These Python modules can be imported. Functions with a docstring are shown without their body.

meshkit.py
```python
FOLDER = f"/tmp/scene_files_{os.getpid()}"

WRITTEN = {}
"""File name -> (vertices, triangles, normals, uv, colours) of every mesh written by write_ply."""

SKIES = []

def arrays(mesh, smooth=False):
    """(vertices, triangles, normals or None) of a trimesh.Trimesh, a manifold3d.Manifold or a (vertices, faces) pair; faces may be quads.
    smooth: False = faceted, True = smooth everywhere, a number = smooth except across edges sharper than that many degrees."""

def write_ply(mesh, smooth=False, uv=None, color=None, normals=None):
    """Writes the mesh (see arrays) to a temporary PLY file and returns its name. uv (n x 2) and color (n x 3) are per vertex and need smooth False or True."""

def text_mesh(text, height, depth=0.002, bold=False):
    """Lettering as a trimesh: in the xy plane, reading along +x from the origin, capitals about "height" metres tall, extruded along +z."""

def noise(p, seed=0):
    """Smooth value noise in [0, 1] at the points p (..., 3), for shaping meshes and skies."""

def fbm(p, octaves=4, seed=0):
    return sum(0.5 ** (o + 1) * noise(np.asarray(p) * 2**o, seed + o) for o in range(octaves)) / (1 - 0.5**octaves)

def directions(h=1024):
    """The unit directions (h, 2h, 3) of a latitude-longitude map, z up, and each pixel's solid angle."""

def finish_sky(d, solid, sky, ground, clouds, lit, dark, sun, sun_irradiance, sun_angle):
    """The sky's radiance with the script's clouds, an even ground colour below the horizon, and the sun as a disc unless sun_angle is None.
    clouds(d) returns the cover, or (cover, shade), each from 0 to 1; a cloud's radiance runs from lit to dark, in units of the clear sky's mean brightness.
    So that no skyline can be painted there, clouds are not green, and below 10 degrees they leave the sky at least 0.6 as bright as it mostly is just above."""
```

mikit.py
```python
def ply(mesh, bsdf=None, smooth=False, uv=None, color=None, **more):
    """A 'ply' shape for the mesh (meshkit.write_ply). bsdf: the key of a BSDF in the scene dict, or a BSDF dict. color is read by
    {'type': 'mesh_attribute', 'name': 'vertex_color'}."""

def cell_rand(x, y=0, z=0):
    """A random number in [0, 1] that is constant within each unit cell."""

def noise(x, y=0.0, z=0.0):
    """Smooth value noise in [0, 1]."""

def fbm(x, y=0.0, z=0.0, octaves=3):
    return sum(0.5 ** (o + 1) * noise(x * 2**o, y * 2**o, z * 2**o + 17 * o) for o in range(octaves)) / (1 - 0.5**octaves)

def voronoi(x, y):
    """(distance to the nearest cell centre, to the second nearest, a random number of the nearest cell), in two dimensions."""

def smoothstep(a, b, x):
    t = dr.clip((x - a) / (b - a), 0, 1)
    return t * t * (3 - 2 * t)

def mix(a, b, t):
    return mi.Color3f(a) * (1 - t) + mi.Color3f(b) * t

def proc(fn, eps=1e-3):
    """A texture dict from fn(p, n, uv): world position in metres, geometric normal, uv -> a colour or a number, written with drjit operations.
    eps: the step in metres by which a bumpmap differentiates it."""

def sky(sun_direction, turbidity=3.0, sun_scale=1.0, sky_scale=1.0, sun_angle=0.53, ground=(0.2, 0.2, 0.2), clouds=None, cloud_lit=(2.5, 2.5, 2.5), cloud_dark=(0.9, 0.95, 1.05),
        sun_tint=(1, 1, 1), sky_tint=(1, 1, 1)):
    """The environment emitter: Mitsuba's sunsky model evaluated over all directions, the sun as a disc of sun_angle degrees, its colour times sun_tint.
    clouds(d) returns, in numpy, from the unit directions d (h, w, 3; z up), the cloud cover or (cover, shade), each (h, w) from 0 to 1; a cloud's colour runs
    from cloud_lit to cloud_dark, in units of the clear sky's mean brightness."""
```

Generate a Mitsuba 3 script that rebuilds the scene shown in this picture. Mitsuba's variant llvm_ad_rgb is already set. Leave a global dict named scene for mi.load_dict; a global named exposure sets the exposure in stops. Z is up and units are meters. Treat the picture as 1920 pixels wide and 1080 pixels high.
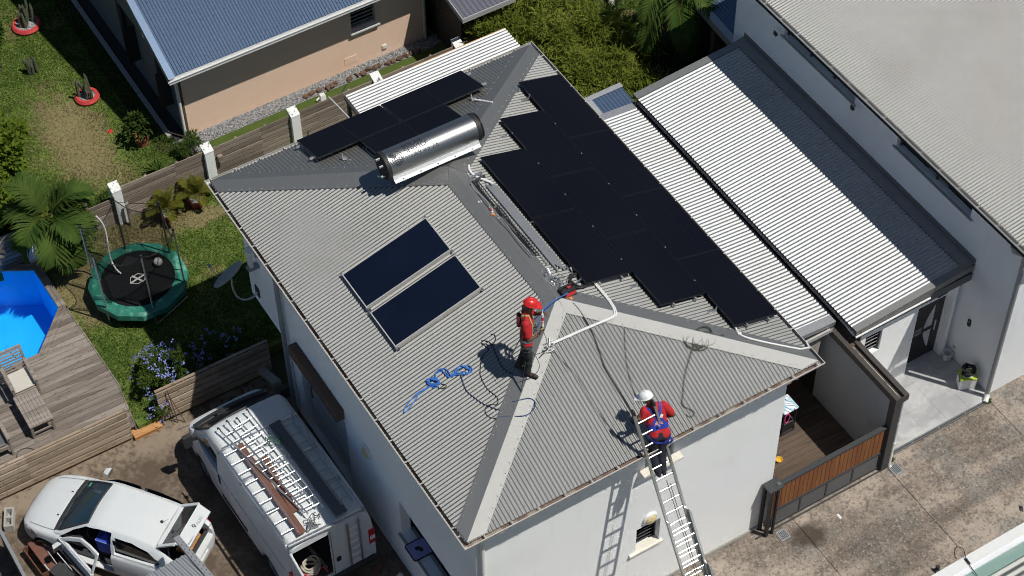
import math, random
import numpy as np, trimesh, shapely
import shapely.geometry as sg
import manifold3d as m3
import mitsuba as mi, drjit as dr
import mikit, meshkit
from mikit import noise, fbm, voronoi, cell_rand, smoothstep, mix

# ---------------------------------------------------------------- camera, sky, exposure
T = mi.ScalarTransform4f
scene, labels = {}, {}
CAM = np.array([-9.215625, -17.280092, 35.686802])
FWD = np.array([0.3304885, 0.5575329, -0.7615343])
UPV = np.array([0.4033892, 0.6460198, 0.6480244])
scene['camera'] = {'type': 'perspective', 'fov': 28.84, 'fov_axis': 'x', 'near_clip': 0.1, 'far_clip': 2000.0,
                   'to_world': T().look_at(origin=CAM.tolist(), target=(CAM + FWD * 10).tolist(), up=UPV.tolist())}
SUN = np.array([0.262, -0.352, 0.898])
scene['sky'] = mikit.sky(SUN.tolist(), turbidity=3.0, ground=(0.12, 0.12, 0.11), sun_tint=(.87, 1.0, 1.18), sky_scale=.5, sky_tint=(1.0, 1.0, .97))
exposure = 1.6

# ---------------------------------------------------------------- helpers
V = lambda *a: np.array(a if len(a) > 1 else a[0], float)
RNG = np.random.default_rng(7)


def numbered(k):
    if k not in USED:
        USED.add(k)
        return k
    i = NEXT.get(k, 1)
    while f'{k}_{i:03d}' in USED:
        i += 1
    NEXT[k] = i + 1
    USED.add(f'{k}_{i:03d}')
    return f'{k}_{i:03d}'


USED, NEXT = set(), {}


def lab(k, label, cat, group=None):
    labels[k] = {'label': label, 'category': cat}
    if group:
        labels[k]['group'] = group
    return k


def thing(name, label, cat, group=None):
    return lab(numbered(name), label, cat, group)


def obj(name, mesh, mat, parent=None, smooth=False, label=None, cat=None, group=None, kind=None, **kw):
    k = numbered(parent + '__' + name if parent else name)
    scene[k] = mikit.ply(mesh, mat, smooth=smooth, **kw)
    d = {}
    if label: d['label'] = label
    if cat: d['category'] = cat
    if group: d['group'] = group
    if kind: d['kind'] = kind
    if d: labels[k] = d
    return k


def put(name, ply, parent, M=None, label=None):
    """another entry that draws an existing ply dict under a transform"""
    k = numbered(parent + '__' + name)
    d = dict(ply)
    if M is not None:
        d['to_world'] = T(np.asarray(M, float).tolist())
    scene[k] = d
    if label: labels[k] = {'label': label}
    return k


def tm(v, f):
    v = np.asarray(v, float)
    f = np.asarray(f, int)
    if f.shape[1] == 4:
        f = np.vstack([f[:, [0, 1, 2]], f[:, [0, 2, 3]]])
    return trimesh.Trimesh(v, f, process=False)


def cat(*ms):
    ms = [m for g in ms for m in (g if isinstance(g, (list, tuple)) else [g])]
    vs, fs, n = [], [], 0
    for m in ms:
        vs.append(np.asarray(m.vertices)); fs.append(np.asarray(m.faces) + n); n += len(m.vertices)
    return trimesh.Trimesh(np.vstack(vs), np.vstack(fs), process=False)


def from_m(mm):
    m = mm.to_mesh()
    return trimesh.Trimesh(np.array(m.vert_properties[:, :3], float), np.array(m.tri_verts, int), process=False)


def to_m(t):
    t = trimesh.Trimesh(t.vertices, t.faces, process=True)
    return m3.Manifold(m3.Mesh(np.asarray(t.vertices, np.float32), np.asarray(t.faces, np.uint32)))


def hull(pts):
    return m3.Manifold.hull_points(np.asarray(pts, float).tolist())


def box(x0, x1, y0, y1, z0, z1, b=0.0):
    if b <= 0:
        v = [[x, y, z] for x in (x0, x1) for y in (y0, y1) for z in (z0, z1)]
        f = [[0, 1, 3], [0, 3, 2], [4, 6, 7], [4, 7, 5], [0, 4, 5], [0, 5, 1], [2, 3, 7], [2, 7, 6], [0, 2, 6], [0, 6, 4], [1, 5, 7], [1, 7, 3]]
        return tm(v, f)
    b = min(b, (x1 - x0) * .45, (y1 - y0) * .45, (z1 - z0) * .45)
    p = []
    for sx in (0, 1):
        for sy in (0, 1):
            for sz in (0, 1):
                X = (x0, x1)[sx]; Y = (y0, y1)[sy]; Z = (z0, z1)[sz]
                dx, dy, dz = (b, -b)[sx], (b, -b)[sy], (b, -b)[sz]
                p += [[X, Y + dy, Z + dz], [X + dx, Y, Z + dz], [X + dx, Y + dy, Z]]
    return from_m(hull(p))


def cbox(c, s, b=0.0):
    return box(c[0] - s[0] / 2, c[0] + s[0] / 2, c[1] - s[1] / 2, c[1] + s[1] / 2, c[2] - s[2] / 2, c[2] + s[2] / 2, b)


def nrm(v):
    v = np.asarray(v, float)
    return v / (np.linalg.norm(v) + 1e-12)


def beam(a, b, w, h, up=(0, 0, 1), bev=0.0):
    """a bar of width w and height h between two points"""
    a, b = V(a), V(b)
    d = nrm(b - a)
    s = np.cross(d, up)
    s = nrm(s) if np.linalg.norm(s) > 1e-6 else V(1, 0, 0)
    u = np.cross(s, d)
    m = box(0, np.linalg.norm(b - a), -w / 2, w / 2, -h / 2, h / 2, bev)
    m.vertices = a + m.vertices @ np.array([d, s, u])
    return m


def tube(pts, r, sides=8, caps=True, closed=False):
    p = np.asarray(pts, float)
    n = len(p)
    t = np.gradient(p, axis=0) if not closed else np.roll(p, -1, 0) - np.roll(p, 1, 0)
    t /= np.linalg.norm(t, axis=1, keepdims=True) + 1e-12
    a = np.zeros_like(p)
    ref = V(0, 0, 1) if abs(t[0][2]) < .9 else V(1, 0, 0)
    a[0] = nrm(np.cross(t[0], ref))
    for i in range(1, n):
        q = a[i - 1] - t[i] * (a[i - 1] @ t[i])
        a[i] = nrm(q)
    b = np.cross(t, a)
    ang = np.arange(sides) * 2 * np.pi / sides
    r = np.broadcast_to(r, (n,))
    v = p[:, None] + r[:, None, None] * (np.cos(ang)[None, :, None] * a[:, None] + np.sin(ang)[None, :, None] * b[:, None])
    v = v.reshape(-1, 3)
    rows = n if closed else n - 1
    i, j = np.meshgrid(np.arange(rows), np.arange(sides), indexing='ij')
    i2 = (i + 1) % n
    j2 = (j + 1) % sides
    q = np.stack([i * sides + j, i * sides + j2, i2 * sides + j2, i2 * sides + j], -1).reshape(-1, 4)
    f = np.vstack([q[:, [0, 1, 2]], q[:, [0, 2, 3]]])
    if caps and not closed:
        c0, c1 = len(v), len(v) + 1
        v = np.vstack([v, p[0], p[-1]])
        k = np.arange(sides)
        f = np.vstack([f, np.stack([k * 0 + c0, (k + 1) % sides, k], 1), np.stack([k * 0 + c1, (n - 1) * sides + k, (n - 1) * sides + (k + 1) % sides], 1)])
    return tm(v, f)


def cyl(a, b, r, r2=None, sides=12):
    return tube([a, b], [r, r if r2 is None else r2], sides)


def spline(pts, n=40, closed=False):
    from scipy.interpolate import CubicSpline
    p = np.asarray(pts, float)
    if closed:
        p = np.vstack([p, p[:1]])
    t = np.concatenate([[0], np.cumsum(np.linalg.norm(np.diff(p, axis=0), axis=1) ** .5)])
    c = CubicSpline(t, p, bc_type='periodic' if closed else 'not-a-knot' if len(p) > 3 else 'natural')
    return c(np.linspace(0, t[-1], n, endpoint=not closed))


def lathe(prof, c=(0, 0, 0), sides=24, caps=True):
    """prof: (r, z) pairs; axis z through c"""
    prof = np.asarray(prof, float)
    a = np.arange(sides) * 2 * np.pi / sides
    v = np.stack([prof[:, None, 0] * np.cos(a), prof[:, None, 0] * np.sin(a), np.broadcast_to(prof[:, None, 1], (len(prof), sides))], -1).reshape(-1, 3)
    i, j = np.meshgrid(np.arange(len(prof) - 1), np.arange(sides), indexing='ij')
    q = np.stack([i * sides + j, i * sides + (j + 1) % sides, (i + 1) * sides + (j + 1) % sides, (i + 1) * sides + j], -1).reshape(-1, 4)
    return tm(v + V(c), q)


def prism(poly, h, frame=None, earcut=True):
    """extrude a shapely polygon by h along its own z; frame = (origin, ex, ey, ez)"""
    m = trimesh.creation.extrude_polygon(poly, h, engine='earcut')
    if frame is not None:
        o, ex, ey, ez = [V(q) for q in frame]
        m.vertices = o + m.vertices @ np.array([ex, ey, ez])
        if np.linalg.det(np.array([ex, ey, ez])) < 0:
            m.faces = m.faces[:, ::-1]
    return m


def quad(a, b, c, d):
    return tm([a, b, c, d], [[0, 1, 2], [0, 2, 3]])


def xform(m, M):
    m = m.copy()
    m.vertices = m.vertices @ np.asarray(M)[:3, :3].T + np.asarray(M)[:3, 3]
    return m


def rotz(a):
    c, s = math.cos(a), math.sin(a)
    return np.array([[c, -s, 0, 0], [s, c, 0, 0], [0, 0, 1, 0], [0, 0, 0, 1.]])


def trans(x, y, z):
    m = np.eye(4); m[:3, 3] = (x, y, z)
    return m


def frame4(o, ex, ey, ez):
    m = np.eye(4)
    m[:3, 0], m[:3, 1], m[:3, 2], m[:3, 3] = ex, ey, ez, o
    return m


# ---------------------------------------------------------------- materials
def mat(name, d, two=True):
    scene['mat_' + name] = {'type': 'twosided', 'b': d} if two else d
    return 'mat_' + name


def rgb(c):
    return {'type': 'rgb', 'value': list(c)} if not isinstance(c, dict) else c


def pr(name, base, rough=.5, metal=0.0, spec=.5, two=True, **kw):
    d = {'type': 'principled', 'base_color': rgb(base), 'roughness': rough, 'metallic': metal, 'specular': spec}
    d.update(kw)
    return mat(name, d, two)


def leaf(name, base, trans=.7, rough=.5):
    return mat(name, {'type': 'principledthin', 'base_color': rgb(base), 'roughness': rough, 'diff_trans': trans, 'spec_trans': 0.0, 'eta': 1.35}, False)


P = mikit.proc
X_ = lambda p: (p.x, p.y, p.z)


def f_roof(base, dirt, amp=.25):
    def fn(p, n, uv):
        a = fbm(p.x * .7, p.y * .7, p.z * .7, 4)
        b = noise(p.x * 9, p.y * 9, p.z * 3)
        t = smoothstep(.42, .85, a) * amp + smoothstep(.55, .95, b) * amp * .35
        return mix(base, dirt, t)
    return P(fn)


def sheetmetal(name, d, dd, r, rd, alpha=.35, amp=.3):
    """painted or galvanised sheet: a dull coat under a broad sheen; d, r: diffuse and sheen colours, dd, rd: the same where it is dirty"""
    h = lambda c: tuple(v / .5 for v in c)
    return mat(name, {'type': 'blendbsdf', 'weight': .5, 'a': {'type': 'diffuse', 'reflectance': f_roof(h(d), h(dd), amp)},
                      'b': {'type': 'roughconductor', 'material': 'none', 'distribution': 'beckmann', 'alpha': alpha, 'specular_reflectance': f_roof(h(r), h(rd), amp)}})


M_ROOF = sheetmetal('roof_grey', (.100, .100, .096), (.085, .078, .068), (.215, .215, .210), (.13, .125, .115))
M_ROOFT = sheetmetal('roof_tall', (.100, .100, .095), (.085, .078, .068), (.205, .205, .198), (.13, .125, .115))
M_ROOFW = sheetmetal('roof_white', (.135, .138, .142), (.12, .118, .11), (.34, .345, .35), (.24, .24, .23))
M_ROOFB = pr('roof_blue', f_roof((.10, .15, .24), (.14, .185, .26), .35), .38, .40)
M_FLASH = sheetmetal('flashing', (.088, .089, .088), (.082, .08, .077), (.19, .19, .187), (.16, .157, .15), .35, .2)
M_FLASHW = sheetmetal('flashing_white', (.15, .155, .165), (.14, .14, .14), (.24, .245, .255), (.2, .2, .2), .35, .2)
M_STEEL = pr('galvanised', (.55, .57, .58), .35, .9)
M_ALU = pr('aluminium', (.72, .73, .74), .3, .9)
M_ALUD = pr('aluminium_dull', (.42, .43, .44), .45, .6)
M_CHROME = pr('polished_steel', (.70, .71, .72), .2, 1.0)


def f_wall(base, grime, k=1.0):
    def fn(p, n, uv):
        a = fbm(p.x * .8 + 3, p.y * .8, p.z * .55, 4)
        s = fbm(p.x * 5 + p.y * 5, p.z * .45, 2.0, 3)
        t = smoothstep(.5, .85, a) * .32 * k + smoothstep(.62, .9, s) * .16 * k
        return mix(base, grime, t)
    return P(fn)


M_WALL = pr('white_render', f_wall((.82, .83, .83), (.62, .63, .62)), .85, 0, .2)
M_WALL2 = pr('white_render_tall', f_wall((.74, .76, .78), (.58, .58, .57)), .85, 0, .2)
M_PEACH = pr('peach_render', f_wall((.82, .60, .47), (.76, .50, .33), 1.2), .9, 0, .2)
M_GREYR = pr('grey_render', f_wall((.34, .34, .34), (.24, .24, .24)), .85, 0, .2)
M_WHITE = pr('white_paint', (.68, .68, .67), .5)
M_CREAM = pr('cream_paint', (.70, .66, .58), .6)
M_OFFW = pr('offwhite_metal', (.42, .41, .39), .45)
M_BLACK = pr('black_matt', (.018, .018, .02), .6)
M_BLACKG = pr('black_gloss', (.012, .012, .014), .25)
M_CHAR = pr('charcoal_metal', (.045, .047, .05), .5)
M_DGREY = pr('dark_grey', (.10, .105, .11), .55)
M_GREY = pr('mid_grey', (.26, .27, .28), .55)
M_BROWNM = pr('brown_metal', (.10, .06, .045), .55)
M_GUTTER = pr('gutter_inside', P(lambda p, n, uv: mix((.16, .105, .085), (.30, .26, .22), smoothstep(.4, .7, fbm(p.x * 6, p.y * 6, 0, 3)))), .7)
M_RED = pr('red_plastic', (.55, .03, .03), .35)
M_REDP = pr('red_paint', (.50, .05, .05), .5)
M_ORANGE = pr('orange', (.75, .22, .03), .5)
M_BLUEP = pr('blue_fabric', (.03, .06, .42), .7)
M_RAIL = pr('rail_aluminium', (.36, .375, .39), .5, .45)
M_GLASS = mat('pane', {'type': 'thindielectric', 'int_ior': 1.5}, False)
M_DGLASS = pr('dark_glass', (.012, .016, .022), .06, 0, .6)


def f_pv(p, n, uv):
    a = noise(p.x * .9, p.y * .9, p.z * .9)
    # hair-thin gaps between the half cells of the module
    u = dr.abs(uv.x * 24 - dr.round(uv.x * 24))
    v = dr.abs(uv.y * 6 - dr.round(uv.y * 6))
    g = dr.maximum(smoothstep(.045, .0, u) * .6, smoothstep(.02, .0, v) * .8)
    return mix(mix((.0045, .0055, .010), (.007, .008, .013), a), (.02, .022, .028), g * .55)


M_PV = pr('solar_cells', P(f_pv), .35, 0, .03)
M_THERM = pr('selective_absorber', P(lambda p, n, uv: mix((.004, .007, .018), (.006, .010, .024), noise(p.x * 2, p.y * 2, p.z))), .16, 0, .35)


def f_wood(c1, c2, c3, axis='x', pitch=.145, knots=.5, a0=0.0, b0=0.0, pb=9.0, var=.45):
    def fn(p, n, uv):
        l, a, b = (p.x, p.y, p.z) if axis == 'x' else (p.y, p.x, p.z) if axis == 'y' else (p.z, p.x, p.y)
        row = cell_rand((a - a0) / pitch, (b - b0) / pb, dr.floor(l / 2.3 + (a - a0) / pitch * .37))
        g = fbm(l * 1.1 + row * 31, a * 42, b * 42, 3)
        broad = fbm(l * .55 + row * 9, a * 3.1, b * 3.1, 3)
        c = mix(c1, c2, smoothstep(.15, .85, g * .55 + row * var))
        c = mix(c, c3, smoothstep(.45, .8, broad) * .55)
        d, _, r = voronoi(l * 2.3 + row * 7, (a + b) * 9)
        k = smoothstep(.2, .03, d) * smoothstep(.35, .6, r) * knots
        return mix(c, (.07, .05, .04), k)
    return P(fn)


M_DECK = pr('deck_wood', f_wood((.145, .118, .10), (.30, .26, .225), (.105, .087, .075), 'x', .146, .55, 9.62, 0, 9, .6), .85, 0, .2)
M_FENCEW = pr('fence_wood', f_wood((.17, .135, .11), (.31, .26, .215), (.11, .086, .07), 'x', 9.0, .5, 0, .27, .141, .6), .85, 0, .2)
M_PLANKW = pr('new_plank_wood', f_wood((.28, .215, .155), (.42, .335, .255), (.17, .125, .09), 'x', 9.0, .75, 0, .12, .19, .5), .8, 0, .2)
M_ORWOOD = pr('orange_wood', f_wood((.42, .20, .08), (.52, .28, .12), (.30, .15, .07)), .75, 0, .2)
M_GATEW = pr('gate_wood', f_wood((.20, .075, .03), (.27, .115, .045), (.11, .045, .022), 'z', .115), .65, 0, .3)
M_DARKDECK = pr('dark_deck_wood', f_wood((.09, .062, .047), (.135, .10, .078), (.06, .042, .034)), .8, 0, .2)
M_FURN = pr('grey_teak', f_wood((.22, .185, .16), (.33, .29, .26), (.15, .125, .11), 'x', .07), .85, 0, .2)
M_BROWNB = pr('brown_board', P(lambda p, n, uv: mix((.17, .075, .05), (.115, .05, .035), fbm(p.x * 3, p.y * 3, p.z * 3, 3))), .7)


def f_lane(p, n, uv):
    x, y = p.x, p.y
    big = fbm(x * .42 + 5, y * .9 + 2, 0, 4)
    st = fbm((x + y * .12) * .35, y * 2.6, 3, 4)
    mid = fbm(x * 3.2, y * 3.2, 7, 4)
    fine = fbm(x * 15, y * 15, 1, 3)
    c = mix((.22, .185, .155), (.37, .31, .26), smoothstep(.3, .65, mid * .55 + fine * .45))
    c = mix(c, (.40, .345, .295), smoothstep(.55, .8, fbm(x * .8 + 40, y * 1.3, 2, 4)) * .6)
    c = mix(c, (.12, .10, .085), smoothstep(.47, .70, big * .6 + st * .45) * .75)
    c = mix(c, (.19, .19, .18), smoothstep(.55, .75, fbm(x * 1.1, y * 1.6 + 9, 6, 4)) * .5)
    sp = fbm(x * 26, y * 26, 8, 2)
    c = c * (1 - .38 * smoothstep(.50, .8, sp))
    c = mix(c, (.45, .40, .35), smoothstep(.70, .85, 1 - sp) * .5)
    d = dr.sqrt(dr.square((x - 8.05) / .55) + dr.square((y + .35) / .42)) + (mid - .5) * .9
    c = mix(c, (.06, .045, .036), smoothstep(1.0, .35, d) * .85)
    return c


M_LANE = pr('stained_concrete', P(f_lane), .92, 0, .15)


def f_park(p, n, uv):
    x, y = p.x, p.y
    big = fbm(x * .5 + 1, y * .5 + 12, 0, 4)
    mid = fbm(x * 2.6, y * 2.6, 7, 4)
    fine = fbm(x * 14, y * 14, 1, 3)
    c = mix((.105, .08, .06), (.19, .15, .115), smoothstep(.35, .7, mid * .6 + fine * .4))
    c = mix(c, (.10, .075, .055), smoothstep(.45, .7, big) * .7)
    # dusty pale band along the planks
    t = smoothstep(8.5, 9.3, y + (mid - .5) * .6)
    return mix(c, (.28, .225, .17), t * .75 * smoothstep(.25, .6, fine * .5 + mid * .5))


M_PARK = pr('brown_concrete', P(f_park), .92, 0, .15)


def f_tile(p, n, uv):
    x, y = p.x, p.y
    w = fbm(x * 1.4, y * 1.4, 0, 4) * 3
    v = fbm(x * 1.2 + w, y * 3.1 + w, 2, 4)
    c = mix((.36, .36, .37), (.50, .50, .50), smoothstep(.3, .7, v))
    a = cell_rand(dr.floor(x / .6 + .2), dr.floor(y / .6 + .3))
    return c * (.92 + .12 * a)


M_TILE = pr('grey_porcelain', P(f_tile), .35, 0, .4)


def f_grass(p, n, uv):
    x, y = p.x, p.y
    a = fbm(x * .55 + 3, y * .55 + 8, 0, 4)
    b = fbm(x * 3.5, y * 3.5, 2, 3)
    c = fbm(x * 22, y * 22, 5, 2)
    g = mix((.07, .115, .022), (.14, .185, .045), smoothstep(.3, .75, b * .6 + c * .4))
    dry = smoothstep(.56, .74, a + (b - .5) * .25)
    # worn patches of the photographed lawns
    e1 = dr.sqrt(dr.square((x + .55) / 1.0) + dr.square((y - 18.6) / 2.3))
    e2 = dr.sqrt(dr.square((x + 2.4) / .8) + dr.square((y - 13.9) / 1.3))
    e3 = dr.sqrt(dr.square((x + .4) / 1.6) + dr.square((y - 14.9) / .7))
    e4 = dr.sqrt(dr.square((x - 1.0) / .75) + dr.square((y - 14.55) / .35))
    e = dr.minimum(dr.minimum(e1, e2), dr.minimum(e3, e4)) + (b - .5) * .8
    dry = dr.maximum(dry * .75, smoothstep(1.15, .5, e) * .95)
    return mix(g, mix((.17, .13, .07), (.26, .20, .115), c), dry * .8)


M_LAWN = pr('lawn_soil', P(f_grass), .95, 0, .1)
M_BLADE = leaf('grass_blade', P(f_grass), .5)
M_TURF = pr('turf_strip', P(lambda p, n, uv: mix((.055, .085, .018), (.085, .115, .03), fbm(p.x * 5, p.y * 5, 0, 4))), .95, 0, .1)
M_SOIL = pr('dry_ground', P(lambda p, n, uv: mix((.10, .085, .05), (.06, .075, .03), fbm(p.x * .3, p.y * .3, 0, 4))), .95, 0, .1)
M_GRAVEL = pr('gravel', P(lambda p, n, uv: mix((.13, .13, .135), (.34, .34, .345), cell_rand(p.x * 28, p.y * 28, p.z * 28))), .8)
M_ROCK = pr('lava_rock', P(lambda p, n, uv: mix((.17, .095, .06), (.085, .055, .045), fbm(p.x * 6, p.y * 6, p.z * 6, 3))), .9)
M_CONC = pr('concrete_block', P(lambda p, n, uv: mix((.30, .29, .27), (.40, .39, .37), fbm(p.x * 30, p.y * 30, p.z * 30, 2))), .95, 0, .1)
M_TERRA = pr('terracotta', (.30, .10, .055), .8)
M_BURG = pr('burgundy_pot', (.16, .02, .03), .4)
M_BARK = pr('bark', P(lambda p, n, uv: mix((.10, .08, .065), (.20, .17, .14), fbm(p.x * 8, p.y * 8, p.z * 20, 3))), .95, 0, .1)


def f_leaf(a, b, k=5.0):
    return P(lambda p, n, uv: mix(a, b, noise(p.x * k, p.y * k, p.z * k)))


M_LBAM = leaf('bamboo_leaf', f_leaf((.11, .15, .022), (.27, .30, .06), 1.6))
M_LDARK = leaf('dark_leaf', f_leaf((.03, .06, .015), (.07, .11, .028), 4))
M_LBRIGHT = leaf('bright_leaf', f_leaf((.10, .16, .02), (.17, .23, .035), 4))
M_LPALM = leaf('palm_leaf', f_leaf((.028, .06, .013), (.085, .13, .03), 3), .4, .35)
M_LYPALM = leaf('yellow_palm_leaf', f_leaf((.10, .11, .018), (.17, .16, .03), 5))
M_LSHRUB = leaf('shrub_leaf', f_leaf((.045, .085, .018), (.10, .15, .035), 7))
M_FLOWER = leaf('blue_flower', (.30, .34, .75), .5)
M_FLOWERO = leaf('orange_flower', (.85, .12, .02), .5)
M_INFLO = leaf('pale_inflorescence', (.55, .47, .30), .4)
M_CACT = pr('cactus', P(lambda p, n, uv: mix((.06, .075, .04), (.12, .125, .085), fbm(p.x * 20, p.y * 20, p.z * 5, 2))), .8)
M_WATER = None
M_LINER = pr('pool_liner', P(lambda p, n, uv: mix((.0, .38, .84), (.01, .44, .90), noise(p.x * 2, p.y * 2, p.z * 2))), .5)
M_CARW = pr('white_car_paint', (.60, .62, .63), .35, 0, .5, clearcoat=1.0, clearcoat_gloss=.95)
M_TYRE = pr('tyre', (.02, .02, .021), .85)
M_RIM = pr('wheel_rim', (.30, .31, .32), .4, .7)
M_PLAST = pr('black_plastic', (.03, .031, .033), .55)
M_SEAT = pr('seat_fabric', (.035, .036, .04), .9)
M_LAMP = pr('headlamp', (.16, .17, .18), .1, .2, .8, clearcoat=1.0)
M_TAIL = pr('tail_lamp', (.50, .01, .012), .15, 0, .6, clearcoat=1.0)
M_SKIN = pr('dark_skin', (.125, .062, .038), .5)
M_SHIRT = pr('red_shirt', P(lambda p, n, uv: mix((.50, .018, .022), (.40, .012, .018), noise(p.x * 14, p.y * 14, p.z * 14))), .8, sheen=.3)
M_NAVY = pr('navy_cloth', P(lambda p, n, uv: mix((.012, .013, .022), (.02, .022, .034), noise(p.x * 12, p.y * 12, p.z * 12))), .85)
M_BLKCL = pr('black_cloth', P(lambda p, n, uv: mix((.02, .021, .023), (.035, .036, .038), noise(p.x * 12, p.y * 12, p.z * 12))), .85)
M_STRAPB = pr('blue_strap', (.025, .045, .36), .65)
M_STRAPY = pr('yellow_strap', (.42, .40, .16), .7)
M_ROPEB = pr('blue_rope', (.04, .16, .50), .7)
M_ROPED = pr('dark_rope', (.02, .024, .035), .7)
M_ROPEG = pr('grey_rope', (.05, .055, .045), .8)
M_CUSH = pr('beige_cushion', (.52, .49, .44), .9)
M_TEAL = pr('green_pad', P(lambda p, n, uv: mix((.025, .17, .12), (.10, .33, .25), smoothstep(.52, .72, fbm(p.x * 4.5, p.y * 4.5, p.z * 3, 3)))), .45)
M_MAT = pr('jumping_mat', (.010, .0105, .012), .9, 0, .15)
M_NET = mat('black_net', {'type': 'mask', 'opacity': .34, 'n': {'type': 'twosided', 'b': {'type': 'diffuse', 'reflectance': rgb((.012, .014, .014))}}}, False)
M_LIME = pr('lime_plastic', (.45, .60, .05), .5)
M_LILAC = pr('lilac_plastic', (.36, .38, .66), .5)
# ---------------------------------------------------------------- the ground
LZ = .25          # level of the gardens
W, L, EZ, RH, K1, K2, IN = 7.8, 10.4516, 5.7, 1.1142, 3.1876, 3.2207, .36


def sheet(poly, z, mat, name, step=None, kind='structure', uneven=0.0, thick=0.0):
    m = trimesh.creation.extrude_polygon(poly, max(thick, .004), engine='earcut')
    m.vertices[:, 2] += z - max(thick, .004)
    return obj(name, m, mat, kind=kind)


gp_ = sg.box(-300, -300, 300, 300).difference(sg.box(-6.7, 12.4, -3.0, 15.9))
obj('ground', tm(*(lambda v, f: (np.c_[v, np.full(len(v), -.05)], f))(*trimesh.creation.triangulate_polygon(gp_, engine='earcut'))), M_SOIL, kind='structure')
# concrete lane, cast in slabs with open joints between them
lane_x = [-9.0, -5.4, -1.95, 1.55, 5.0, 7.985, 10.525, 13.6, 17.2]
for a, b in zip(lane_x[:-1], lane_x[1:]):
    m = box(a + .006, b - .006, -3.9, .33, -.04, 0, .004)
    if a == lane_x[0]:
        lane_key = obj('lane', m, M_LANE, kind='structure')
    else:
        obj('slab', m, M_LANE, lane_key)
obj('slab', box(13.2 + .006, 17.2, .335, .53, -.04, -.001), M_LANE, lane_key)
sheet(sg.box(-9, .335, .36, 9.62), .004, M_PARK, 'parking', thick=.05)
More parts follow.
